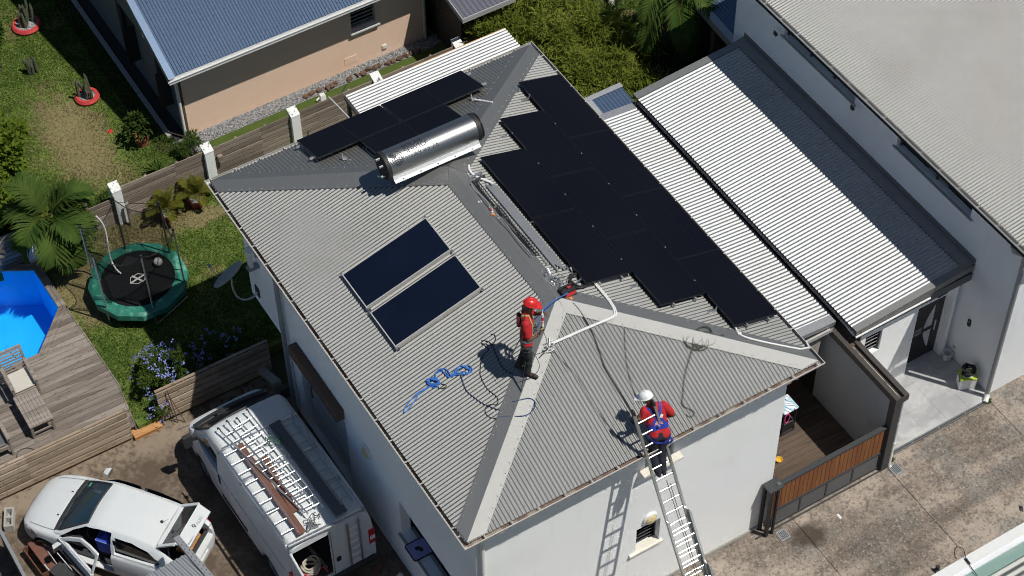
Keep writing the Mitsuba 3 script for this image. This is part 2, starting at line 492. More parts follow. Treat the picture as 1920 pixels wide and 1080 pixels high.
# strip of dust and broken render along the foot of the front wall
lawn = sg.box(-9, 9.62, 17.3, 40).difference(sg.box(-9, 9.3, -2.95, 15.45)).difference(sg.box(.36, 9.0, 7.44, 10.09)).difference(sg.box(1.0, 17.0, 8.9, 40)).difference(sg.box(1.9, 16.35, 8.8, 17.2)).difference(sg.box(10.2, 8, 13.9, 10.3))
obj('lawn', prism(lawn, .27, ((0, 0, LZ - .27), (1, 0, 0), (0, 1, 0), (0, 0, 1))), M_LAWN, kind='structure')
obj('turf_strip', box(1.9, 8.8, 15.62, 16.78, LZ - .2, LZ + .004), M_TURF, kind='structure')
obj('gravel_bed', box(1.75, 9.2, 16.78, 17.22, LZ - .2, LZ - .01), M_GRAVEL, kind='structure')


def blades(poly, n, h=.055, w=.014, seed=1, z=LZ, thin=None):
    r = np.random.default_rng(seed)
    x0, y0, x1, y1 = poly.bounds
    p = np.stack([r.uniform(x0, x1, n * 2), r.uniform(y0, y1, n * 2)], 1)
    p = p[shapely.contains_xy(poly, p[:, 0], p[:, 1])][:n]
    if thin is not None:
        p = p[r.random(len(p)) < thin(p[:, 0], p[:, 1])]
    k = len(p)
    a = r.uniform(0, 2 * np.pi, k)
    d = np.stack([np.cos(a), np.sin(a)], 1) * (w * r.uniform(.5, 1.2, k))[:, None]
    ln = np.stack([r.normal(0, .55, k), r.normal(0, .55, k)], 1)
    hh = h * r.uniform(.4, 1.3, k)
    v = np.zeros((k, 3, 3))
    v[:, 0, :2] = p - d; v[:, 1, :2] = p + d
    v[:, 2, :2] = p + ln * hh[:, None]
    v[:, :, 2] = z - .004
    v[:, 2, 2] += hh
    return tm(v.reshape(-1, 3), np.arange(k * 3).reshape(-1, 3))


def worn(x, y):
    e = np.minimum(np.hypot((x + .55) / 1.0, (y - 18.6) / 2.3), np.hypot((x + 2.4) / .8, (y - 13.9) / 1.3))
    e = np.minimum(e, np.hypot((x - 1.0) / .75, (y - 14.55) / .35))
    return np.clip(e - .25, .12, 1)


near = sg.Polygon([(-2.93, 9.8), (.3, 9.8), (.3, 10.2), (3, 10.2), (3, 15.4), (-2.93, 15.4)])
left = sg.box(-4.6, 15.7, 1.55, 26).union(sg.box(-6.5, 16, -4.5, 24))
right = sg.box(10.3, 10.6, 15.5, 19)
obj('garden_grass', blades(near, 60000, seed=1, thin=worn), M_BLADE, label='short mown grass of the garden around the trampoline', cat='grass', kind='stuff')
obj('neighbour_grass', blades(left, 150000, seed=2, thin=worn), M_BLADE, label='patchy grass of the neighbouring garden at upper left', cat='grass', kind='stuff')
obj('back_grass', blades(right, 50000, .10, .016, seed=3), M_BLADE, label='rough grass under the palm tree beyond the white roofs', cat='grass', kind='stuff')

# ---------------------------------------------------------------- corrugated sheets


def corr(o, eu, ev, poly, pitch=.079, amp=.0112, seg=12, sheet_w=.84, seed=0, tilt=.004, crown=2):
    """corrugated sheets lying in the plane o + u eu + v ev; ribs run along eu; poly is a shapely polygon in (u, v). One mesh per sheet."""
    r = np.random.default_rng(seed)
    o, eu, ev = V(o), nrm(eu), nrm(ev)
    en = np.cross(eu, ev)
    if en[2] < 0:
        en = -en
    u0, v0, u1, v1 = poly.bounds
    out = []
    per = max(1, round(sheet_w / pitch))
    nsh = math.ceil((v1 - v0) / (per * pitch))
    for s in range(nsh):
        va, vb = v0 + s * per * pitch, min(v1, v0 + (s + 1) * per * pitch + pitch * .4)
        if vb - va < 1e-3: continue
        vv = np.unique(np.clip(np.append(np.arange(va, vb, pitch / seg), vb), va, vb))
        rows = []
        ta, tb, tc = r.normal(0, tilt), r.normal(0, tilt * .15), r.uniform(0, .0012)
        for v in vv:
            c = poly.intersection(sg.LineString([(u0 - 1, v), (u1 + 1, v)]))
            if c.is_empty or c.geom_type != 'LineString': continue
            a, b = sorted((c.coords[0][0], c.coords[-1][0]))
            if b - a < 2e-3: b = a + 2e-3
            us = np.linspace(a, b, 2 + crown)
            ph = (v - v0) / pitch * 2 * np.pi
            h = amp * np.cos(ph) * (1 + 0 * us) + tc + ta * (v - (va + vb) / 2) * .25 + tb * np.sin((us - a) * 3.1 + s)
            rows.append(o + us[:, None] * eu + v * ev + h[:, None] * en)
        if len(rows) < 2: continue
        R = np.array(rows)
        n, k = R.shape[:2]
        i, j = np.meshgrid(np.arange(n - 1), np.arange(k - 1), indexing='ij')
        q = np.stack([i * k + j, i * k + j + 1, (i + 1) * k + j + 1, (i + 1) * k + j], -1).reshape(-1, 4)
        m = tm(R.reshape(-1, 3), q)
        if m.face_normals[:, :].mean(0) @ en < 0:
            m.faces = m.faces[:, ::-1]
        out.append(m)
    return out, (o, eu, ev, en)


def roof_sheets(parent, name, matk, o, eu, ev, poly, screws=None, **kw):
    ms, (o, eu, ev, en) = corr(o, eu, ev, poly, **kw)
    for m in ms:
        obj(name, m, matk, parent, smooth=True)
    pitch = kw.get('pitch', .079); amp = kw.get('amp', .0112)
    sc = []
    r = np.random.default_rng(kw.get('seed', 0) + 50)
    u0, v0, u1, v1 = poly.bounds
    for u in screws or []:
        for v in np.arange(v0, v1, pitch * 4):
            uu = u + r.normal(0, .012)
            if poly.buffer(-.03).contains(sg.Point(uu, v)):
                sc.append(screw(o + uu * eu + v * ev + (amp + .001) * en, en))
    return sc


def screw(p, n, r=.013, h=.009):
    a = nrm(np.cross(n, V(.3, .9, .1)))
    b = np.cross(n, a)
    ang = np.arange(6) * np.pi / 3
    ring = p + r * (np.cos(ang)[:, None] * a + np.sin(ang)[:, None] * b)
    v = np.vstack([ring, p + .55 * (ring - p) + n * h * .6, [p + n * h]])
    f = []
    for i in range(6):
        j = (i + 1) % 6
        f += [[i, j, 6 + j], [i, 6 + j, 6 + i], [6 + i, 6 + j, 12]]
    return tm(v, f)


# ---------------------------------------------------------------- the main house
house = thing('main_house', 'white two storey house with grey hipped corrugated roof carrying the solar panels', 'house')


def wall_xz(x0, x1, z0, z1, y, th, holes=(), extra=None):
    p = sg.box(x0, z0, x1, z1)
    if extra is not None: p = extra
    for h in holes:
        p = p.difference(sg.box(h[0], h[2], h[1], h[3]))
    return prism(p, th, ((0, y, 0), (1, 0, 0), (0, 0, 1), (0, 1, 0)))


def wall_yz(poly, x, th):
    return prism(poly, th, ((x, 0, 0), (0, 1, 0), (0, 0, 1), (1, 0, 0)))


FW = (4.02, 4.59, 1.60, 2.44)
UW = (4.12, 4.78, 4.52, 5.30)
obj('wall', wall_xz(IN, W - IN, -.02, 5.66, IN, .22, [FW, UW]), M_WALL, house, label='sunlit white front wall with ladder leaning on it')
lp = sg.Polygon([(IN + .222, -.02), (8.6, -.02), (8.6, 2.3), (L - IN, 2.3), (L - IN, 5.66), (IN + .222, 5.66)])
lp = lp.difference(sg.box(1.3, 1.2, 3.5, 2.4)).difference(sg.box(5.75, .02, 7.85, 2.45))
obj('wall', wall_yz(lp, IN, .22), M_WALL, house, label='shaded white side wall above the parked van')
obj('wall', box(W - IN - .22, W - IN, IN + .222, L - IN, -.02, 5.66), M_WALL, house)
obj('wall', box(IN + .222, W - IN - .222, L - IN - .22, L - IN, 2.3, 5.66), M_WALL, house)
obj('terrace_wall', box(IN + .002, W - IN - .222, 8.38, 8.598, -.02, 2.3), M_WALL, house)
obj('terrace_ceiling', box(IN + .222, W - IN - .222, 8.6, L - IN - .222, 2.3, 2.45), M_WALL, house)
obj('plinth', box(IN + .3, W - IN, IN - .035, IN - .002, -.02, .10, .01), M_CONC, house)
obj('inner_floor', box(.6, 7.2, .6, 8.3, 2.85, 2.95), M_GREY, house)
obj('inner_wall', box(.95, 1.0, .6, 8.3, .0, 2.85), M_WALL, house)
for n, (x0, x1, y0, y1) in dict(a=(-.02, W + .02, -.02, IN), b=(-.02, W + .02, L - IN, L + .02), c=(-.02, IN, IN, L - IN), d=(W - IN, W + .02, IN, L - IN)).items():
    obj('soffit', box(x0, x1, y0, y1, 5.585, 5.6), M_WHITE, house)

# roof planes: origin at an eave corner, u up the slope (along the ribs), v along the eave
sl = math.hypot(W / 2, RH) / (W / 2)
sf = math.hypot(K1, RH) / K1
sb = math.hypot(K2, RH) / K2
sc = []
Zr = EZ + .012
sc += roof_sheets(house, 'roof_sheet', M_ROOF, (0, 0, Zr), (W / 2, 0, RH), (0, 1, 0), sg.Polygon([(-.02, 0), (-.02, L), (W / 2 * sl, L - K2), (W / 2 * sl, K1)]), screws=[.12, .95, 1.8, 2.65, 3.4], seed=1)
sc += roof_sheets(house, 'roof_sheet', M_ROOF, (W, 0, Zr), (-W / 2, 0, RH), (0, 1, 0), sg.Polygon([(-.02, 0), (-.02, L), (W / 2 * sl, L - K2), (W / 2 * sl, K1)]), screws=[.12, .95, 1.8, 2.65, 3.4], seed=2)
sc += roof_sheets(house, 'roof_sheet', M_ROOF, (0, 0, Zr), (0, K1, RH), (1, 0, 0), sg.Polygon([(-.02, 0), (-.02, W), (K1 * sf, W / 2)]), screws=[.12, .9, 1.7, 2.5], seed=3)
sc += roof_sheets(house, 'roof_sheet', M_ROOF, (0, L, Zr), (0, -K2, RH), (1, 0, 0), sg.Polygon([(-.02, 0), (-.02, W), (K2 * sb, W / 2)]), screws=[.12, .9, 1.7, 2.5], seed=4)

# folded flashings over the ridge and the hips
A_, B_, C_, D_ = V(0, 0, EZ), V(W, 0, EZ), V(0, L, EZ), V(W, L, EZ)
P1, P2 = V(W / 2, K1, EZ + RH), V(W / 2, L - K2, EZ + RH)
nL, nR = nrm((-RH, 0, W / 2)), nrm((RH, 0, W / 2))
nF, nB = nrm((0, -RH, K1)), nrm((0, RH, K2))


def flash(a, b, a1, b1, n1, a2, b2, n2, lift=.030):
    """two strips meeting in the line a-b; the outer edges a1-b1 and a2-b2 lie on planes with normals n1, n2; small turned-down hems"""
    up = nrm(n1 + n2)
    k = 12
    out = []
    for (c, d, n) in ((a1, b1, n1), (a2, b2, n2)):
        t = np.linspace(0, 1, k)[:, None]
        r0 = a + (b - a) * t + up * (lift + .006)
        r1 = c + (d - c) * t + n * lift
        wav = RNG.normal(0, .0012, (k, 1))
        r05 = (r0 + r1) / 2 + n * wav
        e = nrm(np.cross(n, b - a))
        if e @ (c - a) < 0: e = -e
        r2 = r1 + e * .004 - n * .016
        R = np.stack([r0, r05, r1, r2], 1)
        i, j = np.meshgrid(np.arange(k - 1), np.arange(3), indexing='ij')
        q = np.stack([i * 4 + j, i * 4 + j + 1, (i + 1) * 4 + j + 1, (i + 1) * 4 + j], -1).reshape(-1, 4)
        m = tm(R.reshape(-1, 3), q)
        if m.face_normals[0] @ n < 0: m.faces = m.faces[:, ::-1]
        out.append(m)
    return cat(out)


def onP(x, y, side):
    z = {'L': EZ + RH * x / (W / 2), 'R': EZ + RH * (W - x) / (W / 2), 'F': EZ + RH * y / K1, 'B': EZ + RH * (L - y) / K2}[side]
    return V(x, y, z)


wr, wh = .236, .36
hipF = (W / 2 - wr) / (W / 2)
yl1, yl2 = K1 + .18, L - K2 - .16
obj('ridge_cap', flash(P1, P2, onP(W / 2 - wr, yl1, 'L'), onP(W / 2 - wr, yl2 - .2, 'L'), nL, onP(W / 2 + wr, yl1, 'R'), onP(W / 2 + wr, yl2 - .1, 'R'), nR), M_FLASH, house, smooth=25)
hip = lambda p, q, s1, p1, q1, n1, s2, p2, q2, n2: obj('hip_cap', flash(p, q, onP(*p1, s1), onP(*q1, s1), n1, onP(*p2, s2), onP(*q2, s2), n2, .033), M_FLASH, house, smooth=25)
hip(A_, P1, 'L', (0, wh), (W / 2 - wr, yl1), nL, 'F', (.40, 0), (W / 2, K1 - .33), nF)
hip(B_, P1, 'R', (W, wh), (W / 2 + wr, yl1), nR, 'F', (W - .40, 0), (W / 2, K1 - .33), nF)
hip(C_, P2, 'L', (0, L - wh), (W / 2 - wr, yl2 - .2), nL, 'B', (.42, L), (W / 2, L - K2 + .33), nB)
hip(D_, P2, 'R', (W, L - wh), (W / 2 + wr, yl2 - .1), nR, 'B', (W - .42, L), (W / 2, L - K2 + .33), nB)
for (a, b, c, d, n) in ((onP(0, wh, 'L'), onP(W / 2 - wr, yl1, 'L'), 0, 0, nL), (onP(.4, 0, 'F'), onP(W / 2, K1 - .33, 'F'), 0, 0, nF), (onP(W - .4, 0, 'F'), onP(W / 2, K1 - .33, 'F'), 0, 0, nF), (onP(W, wh, 'R'), onP(W / 2 + wr, yl1, 'R'), 0, 0, nR),
                        (onP(0, L - wh, 'L'), onP(W / 2 - wr, yl2 - .2, 'L'), 0, 0, nL), (onP(.42, L, 'B'), onP(W / 2, L - K2 + .33, 'B'), 0, 0, nB), (onP(W - .42, L, 'B'), onP(W / 2, L - K2 + .33, 'B'), 0, 0, nB), (onP(W, L - wh, 'R'), onP(W / 2 + wr, yl2, 'R'), 0, 0, nR),
                        (onP(W / 2 - wr, yl1, 'L'), onP(W / 2 - wr, yl2, 'L'), 0, 0, nL), (onP(W / 2 + wr, yl1, 'R'), onP(W / 2 + wr, yl2, 'R'), 0, 0, nR)):
    ln = np.linalg.norm(b - a)
    mid = (a + b) / 2
    for t in np.arange(.25, ln - .1, .235):
        q = a + (b - a) * (t + RNG.normal(0, .02)) / ln
        inward = nrm(np.cross(n, b - a))
        ridge_mid = V(W / 2, L / 2, 0) if a[2] == b[2] else mid
        # the cap lies towards the hip line
        c = V(min(max(q[0], 0), W), q[1], 0)
        s = 1 if abs(((q + inward * .04)[:2] - V(W / 2, np.clip(q[1], K1, L - K2))).sum()) >= 0 else -1
        # choose the side where the two roof planes agree better
        def gap(z):
            zz = [EZ + RH * z[0] / (W / 2), EZ + RH * (W - z[0]) / (W / 2), EZ + RH * z[1] / K1, EZ + RH * (L - z[1]) / K2]
            zz = sorted(zz)
            return zz[1] - zz[0]
        s = 1 if gap(q + inward * .05) < gap(q - inward * .05) else -1
        sc.append(screw(q + inward * s * .045 + n * .034, n, .014, .012))
obj('roof_screw', cat(sc), M_STEEL, house, kind='stuff')

# gutters: open box channels with straps
GO, GH = .105, .10
prof = [(.03, .0), (.03, -GH), (-GO + .055, -GH), (-GO + .012, -.055), (-GO, .0), (-GO + .016, .004), (-GO + .016, -.012), (-GO + .006, -.012), (-GO + .018, -.055), (-GO + .06, -GH + .006), (.024, -GH + .006), (.024, .0)]


def gutter(p, q, out):
    """p -> q along the eave; out: unit vector away from the house. Mitred at both ends."""
    p, q, out = V(p), V(q), V(out)
    d = nrm(q - p)
    rows = []
    for base, s in ((p, -1), (q, 1)):
        rows.append([base - out * a + d * s * (-a) + V(0, 0, b) for a, b in prof])
    R = np.array(rows)
    k = len(prof)
    q4 = [[i, (i + 1) % k, k + (i + 1) % k, k + i] for i in range(k)]
    return tm(R.reshape(-1, 3), q4)


for (p, q, o) in (((0, 0, EZ), (W, 0, EZ), (0, -1, 0)), ((W, 0, EZ), (W, L, EZ), (1, 0, 0)), ((W, L, EZ), (0, L, EZ), (0, 1, 0)), ((0, L, EZ), (0, 0, EZ), (-1, 0, 0))):
    g = obj('gutter', gutter(p, q, o), M_OFFW, house)
    p, q, o = V(p), V(q), V(o)
    d = nrm(q - p)
    ln = np.linalg.norm(q - p)
    lin = beam(p + o * .01 + V(0, 0, -GH + .009), q + o * .01 + V(0, 0, -GH + .009), .07, .003)
    obj('lining', lin, M_GUTTER, g)
    lin = beam(p + o * -.022 + V(0, 0, -GH / 2), q + o * -.022 + V(0, 0, -GH / 2), .003, GH - .01)
    obj('lining', lin, M_GUTTER, g)
    for t in np.append(np.arange(.35, ln, .57), [ln - .2] if o[0] < 0 else []):
        c = p + d * t
        obj('bracket', beam(c + o * (GO - .004) + V(0, 0, -.004), c - o * .05 + V(0, 0, -.006), .028, .006, bev=.001), M_OFFW, g)
# leaves and silt in the front gutter
r = np.random.default_rng(5)
mm = []
for t in r.uniform(.2, W - .2, 260):
    c = V(t, -.04 + r.uniform(-.05, .04), EZ - GH + .014)
    a = r.uniform(0, 6.28); s = r.uniform(.012, .04)
    u = V(math.cos(a), math.sin(a), .1) * s; v = V(-math.sin(a), math.cos(a), .2) * s * .5
    mm.append(quad(c - u, c - v, c + u, c + v))
obj('leaf_litter', cat(mm), M_GUTTER, house, kind='stuff')
# rafters' ends seen under the roof sheets are not visible; fascia behind the gutters
for (x0, x1, y0, y1) in ((0.035, W - .035, .035, .05), (.035, W - .035, L - .05, L - .035), (.035, .05, .05, L - .05), (W - .05, W - .035, .05, L - .05)):
    obj('fascia', box(x0, x1, y0, y1, 5.58, 5.70), M_BROWNM, house)
# downpipes
pp = obj('downpipe', tube([(.47, IN - .06, 5.56), (.47, IN - .06, 0.02)], .05, 12), M_WHITE, house, smooth=40)
pipe = tube([(-.04, 8.32, 5.58), (-.04, 8.32, 5.48), (.26, 8.32, 5.25), (.27, 8.32, 5.1), (.27, 8.32, .02)], .055, 12)
pp = obj('downpipe', pipe, M_GREY, house, smooth=40)
for z in (3.05, 1.6, .7):
    obj('clip', lathe([(.056, -.03), (.062, -.03), (.062, .03), (.056, .03)], (.27, 8.32, z), 16), M_GREY, pp)

# front louvre window
w = obj('window', cat(box(4.02, 4.59, .56, .58, 1.60, 2.44)), M_BLACK, house)
for z in np.arange(1.64, 2.42, .115):
    obj('louvre', beam((4.03, .535, z + .05), (4.58, .535, z + .05), .012, .115, up=(0, -.55, .83)), M_CHAR, w)
obj('frame', cat(box(4.02, 4.045, .50, .56, 1.6, 2.44), box(4.565, 4.59, .50, .56, 1.6, 2.44)), M_CHAR, w)
sill = hull([(3.86, .30, 1.60), (4.66, .30, 1.60), (3.86, .30, 1.655), (4.66, .30, 1.655), (3.86, .358, 1.665), (4.66, .358, 1.665), (3.86, .358, 1.60), (4.66, .358, 1.60)])
obj('sill', cat(from_m(sill), box(4.022, 4.588, .3585, .50, 1.602, 1.655)), M_CREAM, w)
w = obj('window', box(4.12, 4.78, .5, .52, 4.52, 5.30), M_BLACK, house)
for z in np.arange(4.56, 5.28, .115):
    obj('louvre', beam((4.13, .47, z + .05), (4.77, .47, z + .05), .012, .115, up=(0, -.55, .83)), M_CHAR, w)
obj('sill', box(3.98, 4.90, .18, .359, 4.45, 4.515, .006), M_CREAM, w)
# side wall: long serving hatch, brown beam with garage door below
w = obj('window', box(.72, .74, 1.3, 3.5, 1.2, 2.4), M_DGLASS, house)
obj('frame', cat(box(.66, .72, 1.3, 1.35, 1.2, 2.4), box(.66, .72, 3.45, 3.5, 1.2, 2.4), box(.66, .72, 1.352, 3.448, 2.34, 2.4), box(.66, .72, 2.38, 2.42, 1.2, 2.34)), M_CHAR, w)
obj('sill', box(.30, .658, 1.25, 3.56, 1.14, 1.198, .006), M_GREYR, w)
d = obj('garage_door', box(.50, .53, 5.75, 7.85, .02, 2.45), M_GREY, house)
for k in range(6):
    obj('panel', box(.485, .50, 5.77, 7.83, .05 + k * .4, .43 + k * .4, .008), M_WHITE, d)
obj('handle', tube([(.46, 7.55, 1.25), (.42, 7.55, 1.27), (.42, 7.55, 2.0), (.46, 7.55, 2.02)], .012, 6), M_CHAR, d)
obj('lintel_beam', box(.16, .359, 5.75, 7.88, 2.58, 2.90, .01), M_BROWNM, house)

# things on the walls


def bulkhead(c, n, label, r=.165):
    t = thing('wall_lamp', label, 'lamp')
    n = nrm(n); a = nrm(np.cross((0, 0, 1), n)); b = np.cross(n, a)
    M = frame4(c, a, b, n)
    obj('base', xform(lathe([(0, 0), (r, 0), (r, .035), (r * .93, .055), (r * .80, .058)], sides=32), M), M_WHITE, t, smooth=35)
    obj('diffuser', xform(lathe([(r * .80, .05), (r * .76, .07), (r * .55, .095), (r * .28, .108), (0, .112)], sides=32), M), pr_lamp, t, smooth=True)


pr_lamp = pr('lamp_diffuser', (.62, .50, .27), .3)
bulkhead((4.315, IN - .001, 2.66), (0, -1, 0), 'round white bulkhead lamp on the sunlit front wall above the small louvre window')
bulkhead((IN - .001, 4.76, 2.62), (-1, 0, 0), 'round white bulkhead lamp on the shaded side wall beside the van')
t = thing('vent_pipe', 'pale capped vent pipe on the shaded side wall near the back corner', 'vent')
obj('pipe', cyl((.2, 9.42, 3.9), (.2, 9.42, 4.42), .05, sides=14), M_WHITE, t, smooth=40)
obj('cap', lathe([(0, .07), (.05, .065), (.095, .03), (.10, 0), (.04, -.01)], (.2, 9.42, 4.43), 18), M_WHITE, t, smooth=50)
obj('bracket', box(.10, .359, 9.33, 9.5, 3.86, 3.9), M_GREY, t)
t = thing('satellite_dish', 'grey satellite dish on a curved arm at the back corner of the white house', 'satellite dish')
ax = nrm((-.372, .58, .715))
a = nrm(np.cross((0, 0, 1), ax)); b = np.cross(ax, a)
M = frame4((-.14, 9.90, 3.33), a, b, ax)
rr = np.linspace(0, .40, 8)
dish = lathe([(x, x * x * .42 - .001) for x in rr] + [(.405, .07)] + [(x, x * x * .42 - .012) for x in rr[::-1]], sides=36)
obj('reflector', xform(dish, M), M_GREY, t, smooth=30)
obj('arm', tube(spline([(.359, 9.72, 2.72), (.25, 9.70, 2.62), (.02, 9.72, 2.62), (-.12, 9.78, 2.80), (-.13, 9.86, 3.28)], 20), .022, 8), M_STEEL, t, smooth=40)
pf = (M @ np.array([0, -.30, .48, 1]))[:3]
obj('feed_arm', tube([(M @ np.array([0, -.38, .05, 1]))[:3], pf], .012, 6), M_STEEL, t)
obj('feed_horn', cyl(pf, pf - ax * .10, .03, .035), M_GREY, t)
obj('mount', box(.33, .359, 9.62, 9.80, 2.58, 2.86), M_CHAR, t)
# objects on the hatch sill
t = thing('square_tray', 'lilac square tray with dark rim on the ledge of the side wall hatch', 'tray')
p = sg.box(-.17, -.17, .17, .17).buffer(.06)
F = (V(.47, 2.98, 1.2), V(1, 0, 0), V(0, 1, 0), V(0, 0, 1))
obj('plate', prism(p.buffer(-.02), .02, F), M_LILAC, t)
obj('rim', prism(p.difference(p.buffer(-.022)), .03, F), pr('dark_plum', (.07, .03, .07), .4), t)
obj('emblem', prism(sg.box(-.07, -.01, .03, .07).union(sg.box(-.01, -.08, .07, .02)), .024, F), M_BLACK, t)
t = thing('ledge_box', 'small dark box on the ledge of the side wall hatch', 'box')
obj('body', box(.42, .50, 2.02, 2.12, 1.2, 1.27, .004), M_DGREY, t)
obj('lid', box(.425, .495, 2.03, 2.11, 1.27, 1.285, .003), M_GREY, t)
obj('green_cup', lathe([(0, 0), (.05, 0), (.062, .09), (.056, .09), (.045, .01), (0, .01)], (.47, 1.82, 1.2), 16), M_LIME, smooth=40, label='lime green cup on the ledge of the side wall hatch', cat='cup')
# ---------------------------------------------------------------- right hand side: carport, white roofs, tall building
# carport between the house and the boundary wall
cp = thing('carport_wall', 'white boundary wall with brown metal capping between the wooden gate and the tiled porch', 'wall')
CX0, CX1, CZ = 10.36, 10.56, 2.42
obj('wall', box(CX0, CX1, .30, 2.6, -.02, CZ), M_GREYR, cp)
# capping: trough with two lips, sand and moss in it
obj('capping', cat(box(CX0 - .05, CX0 + .06, .10, 2.45, CZ + .0, CZ + .18), box(CX1 - .02, CX1 + .09, .10, 2.45, CZ, CZ + .18), box(CX0 + .06, CX1 - .02, .10, 2.45, CZ, CZ + .10)), pr('capping_brown', (.06, .052, .047), .6), cp)
obj('silt', box(CX0 + .065, CX1 - .09, .16, 2.40, CZ + .10, CZ + .125), pr('silt', P(lambda p, n, uv: mix((.42, .38, .32), (.16, .13, .10), smoothstep(.5, .65, fbm(p.x * 9, p.y * 5, 0, 3)))), .9), cp)
obj('end_cap', box(CX0 - .055, CX1 + .095, .085, .099, CZ - .005, CZ + .185), 'mat_capping_brown', cp)
obj('post', box(CX0 - .02, CX1 - .03, .12, .297, -.02, CZ - .002, .004), M_CHAR, cp, label='dark steel post at the end of the boundary wall')
dp = obj('downpipe', tube([(CX1 + .03, .16, CZ + .02), (CX1 + .03, .16, .06), (CX1 + .03, .10, .01)], .04, 12), M_WHITE, cp, smooth=40)
for z in (1.55, .85):
    obj('clip', lathe([(.041, -.02), (.052, -.02), (.052, .02), (.041, .02)], (CX1 + .03, .16, z), 14), M_WHITE, dp)
cf = thing('carport_floor', 'dark timber boards of the carport floor behind the wooden gate', 'floor')
obj('base', box(7.45, 10.355, .34, 6.0, -.02, .01), M_BLACK, cf)
for i, y in enumerate(np.arange(.36, 3.6, .142)):
    obj('board', box(7.45, 10.35, y, y + .136, .012, .034 + .002 * (i % 3), .003), M_DARKDECK, cf)
# woven blind hanging in the back of the carport
bl = thing('woven_blind', 'sunlit woven blind hanging under the edge of the small white roof', 'blind')
r = np.random.default_rng(3)
yb = 2.42
vx = np.linspace(9.05, 10.18, 16); vz = np.linspace(2.52, 1.55, 12)
G = np.array([[(x + (.10 * ((j / 11) ** 2)) * (-1 if i == 15 else 0), yb - .10 * (j / 11) ** 3 + .015 * math.sin(i * 1.7), z) for i, x in enumerate(vx)] for j, z in enumerate(vz)])
i, j = np.meshgrid(np.arange(11), np.arange(15), indexing='ij')
q = np.stack([i * 16 + j, i * 16 + j + 1, (i + 1) * 16 + j + 1, (i + 1) * 16 + j], -1).reshape(-1, 4)


def f_weave(p, n, uv):
    a = dr.abs(p.x * 7.5 - dr.round(p.x * 7.5)); b = dr.abs(p.z * 9 - dr.round(p.z * 9))
    l = dr.maximum(smoothstep(.06, .0, a), smoothstep(.06, .0, b))
    return mix(mix((.36, .33, .30), (.28, .25, .23), noise(p.x * 40, p.z * 12, 0)), (.12, .10, .09), l)


obj('cloth', tm(G.reshape(-1, 3), q), pr('woven', P(f_weave), .9), bl, smooth=True)
obj('roller', cyl((9.0, yb, 2.55), (10.22, yb, 2.55), .035), M_GREY, bl)
# sliding gate
gt = thing('wooden_gate', 'sliding gate of upright red-brown boards over a charcoal lower panel', 'gate')
GX0, GX1, GY = 7.43, 10.34, .22
obj('frame', cat(box(GX0, GX1, GY - .03, GY + .03, .06, .11), box(GX0, GX1, GY - .034, GY + .034, .60, .66), box(GX0, GX1, GY - .045, GY + .06, 1.50, 1.55), box(GX0, GX0 + .05, GY - .026, GY + .026, .11, 1.50), box(GX1 - .05, GX1, GY - .026, GY + .026, .11, 1.50)), M_CHAR, gt, smooth=False)
for k in range(4):
    a = GX0 + .05 + k * (GX1 - GX0 - .1) / 4
    obj('lower_panel', box(a + .02, a + (GX1 - GX0 - .1) / 4 - .02, GY - .008, GY + .008, .11, .60), M_DGREY, gt)
    if k: obj('stile', box(a - .02, a + .02, GY - .02, GY + .02, .11, .60), M_CHAR, gt)
xs = np.linspace(GX0 + .055, GX1 - .055, 25)
for i, (a, b) in enumerate(zip(xs[:-1], xs[1:])):
    obj('board', box(a + .003, b - .003, GY - .016, GY + .012 + .003 * (i % 2), .664, 1.496, .004), M_GATEW, gt)
gp = thing('gate_post', 'black steel guide posts with rollers holding the wooden gate at the corner of the house', 'gate post')
obj('post', box(7.20, 7.27, .06, .13, 0, 1.62, .004), M_BLACK, gp)
obj('post', box(7.36, 7.41, .05, .10, 0, 1.62, .004), M_BLACK, gp)
obj('post', box(7.19, 7.26, .27, .33, 0, 1.60, .004), M_BLACK, gp)
obj('head', box(7.16, 7.52, .06, .34, 1.622, 1.68, .006), M_CHAR, gp)
obj('roller', cyl((7.45, .16, 1.60), (7.45, .16, 1.70), .05), M_DGREY, gp)
obj('board', box(7.275, 7.355, .10, .12, .62, 1.5, .004), M_GATEW, gp)
obj('rail', box(7.0, 10.34, .12, .15, .002, .03), M_CHAR, gp)
# ironing table with a patterned cover in the carport
tb = thing('ironing_board', 'table with blue and white patterned cover standing just inside the carport', 'table')


def f_pattern(p, n, uv):
    w = noise(p.x * 9, p.y * 9, 0) * 2.2
    s = smoothstep(.3, .38, dr.abs(dr.sin(p.x * 34 + p.y * 22 + w * 3)))
    t = smoothstep(.55, .6, noise(p.x * 13, p.y * 13, 4))
    c = mix((.04, .14, .42), (.78, .79, .80), s)
    return mix(c, (.05, .38, .50), t * (1 - s * .6))


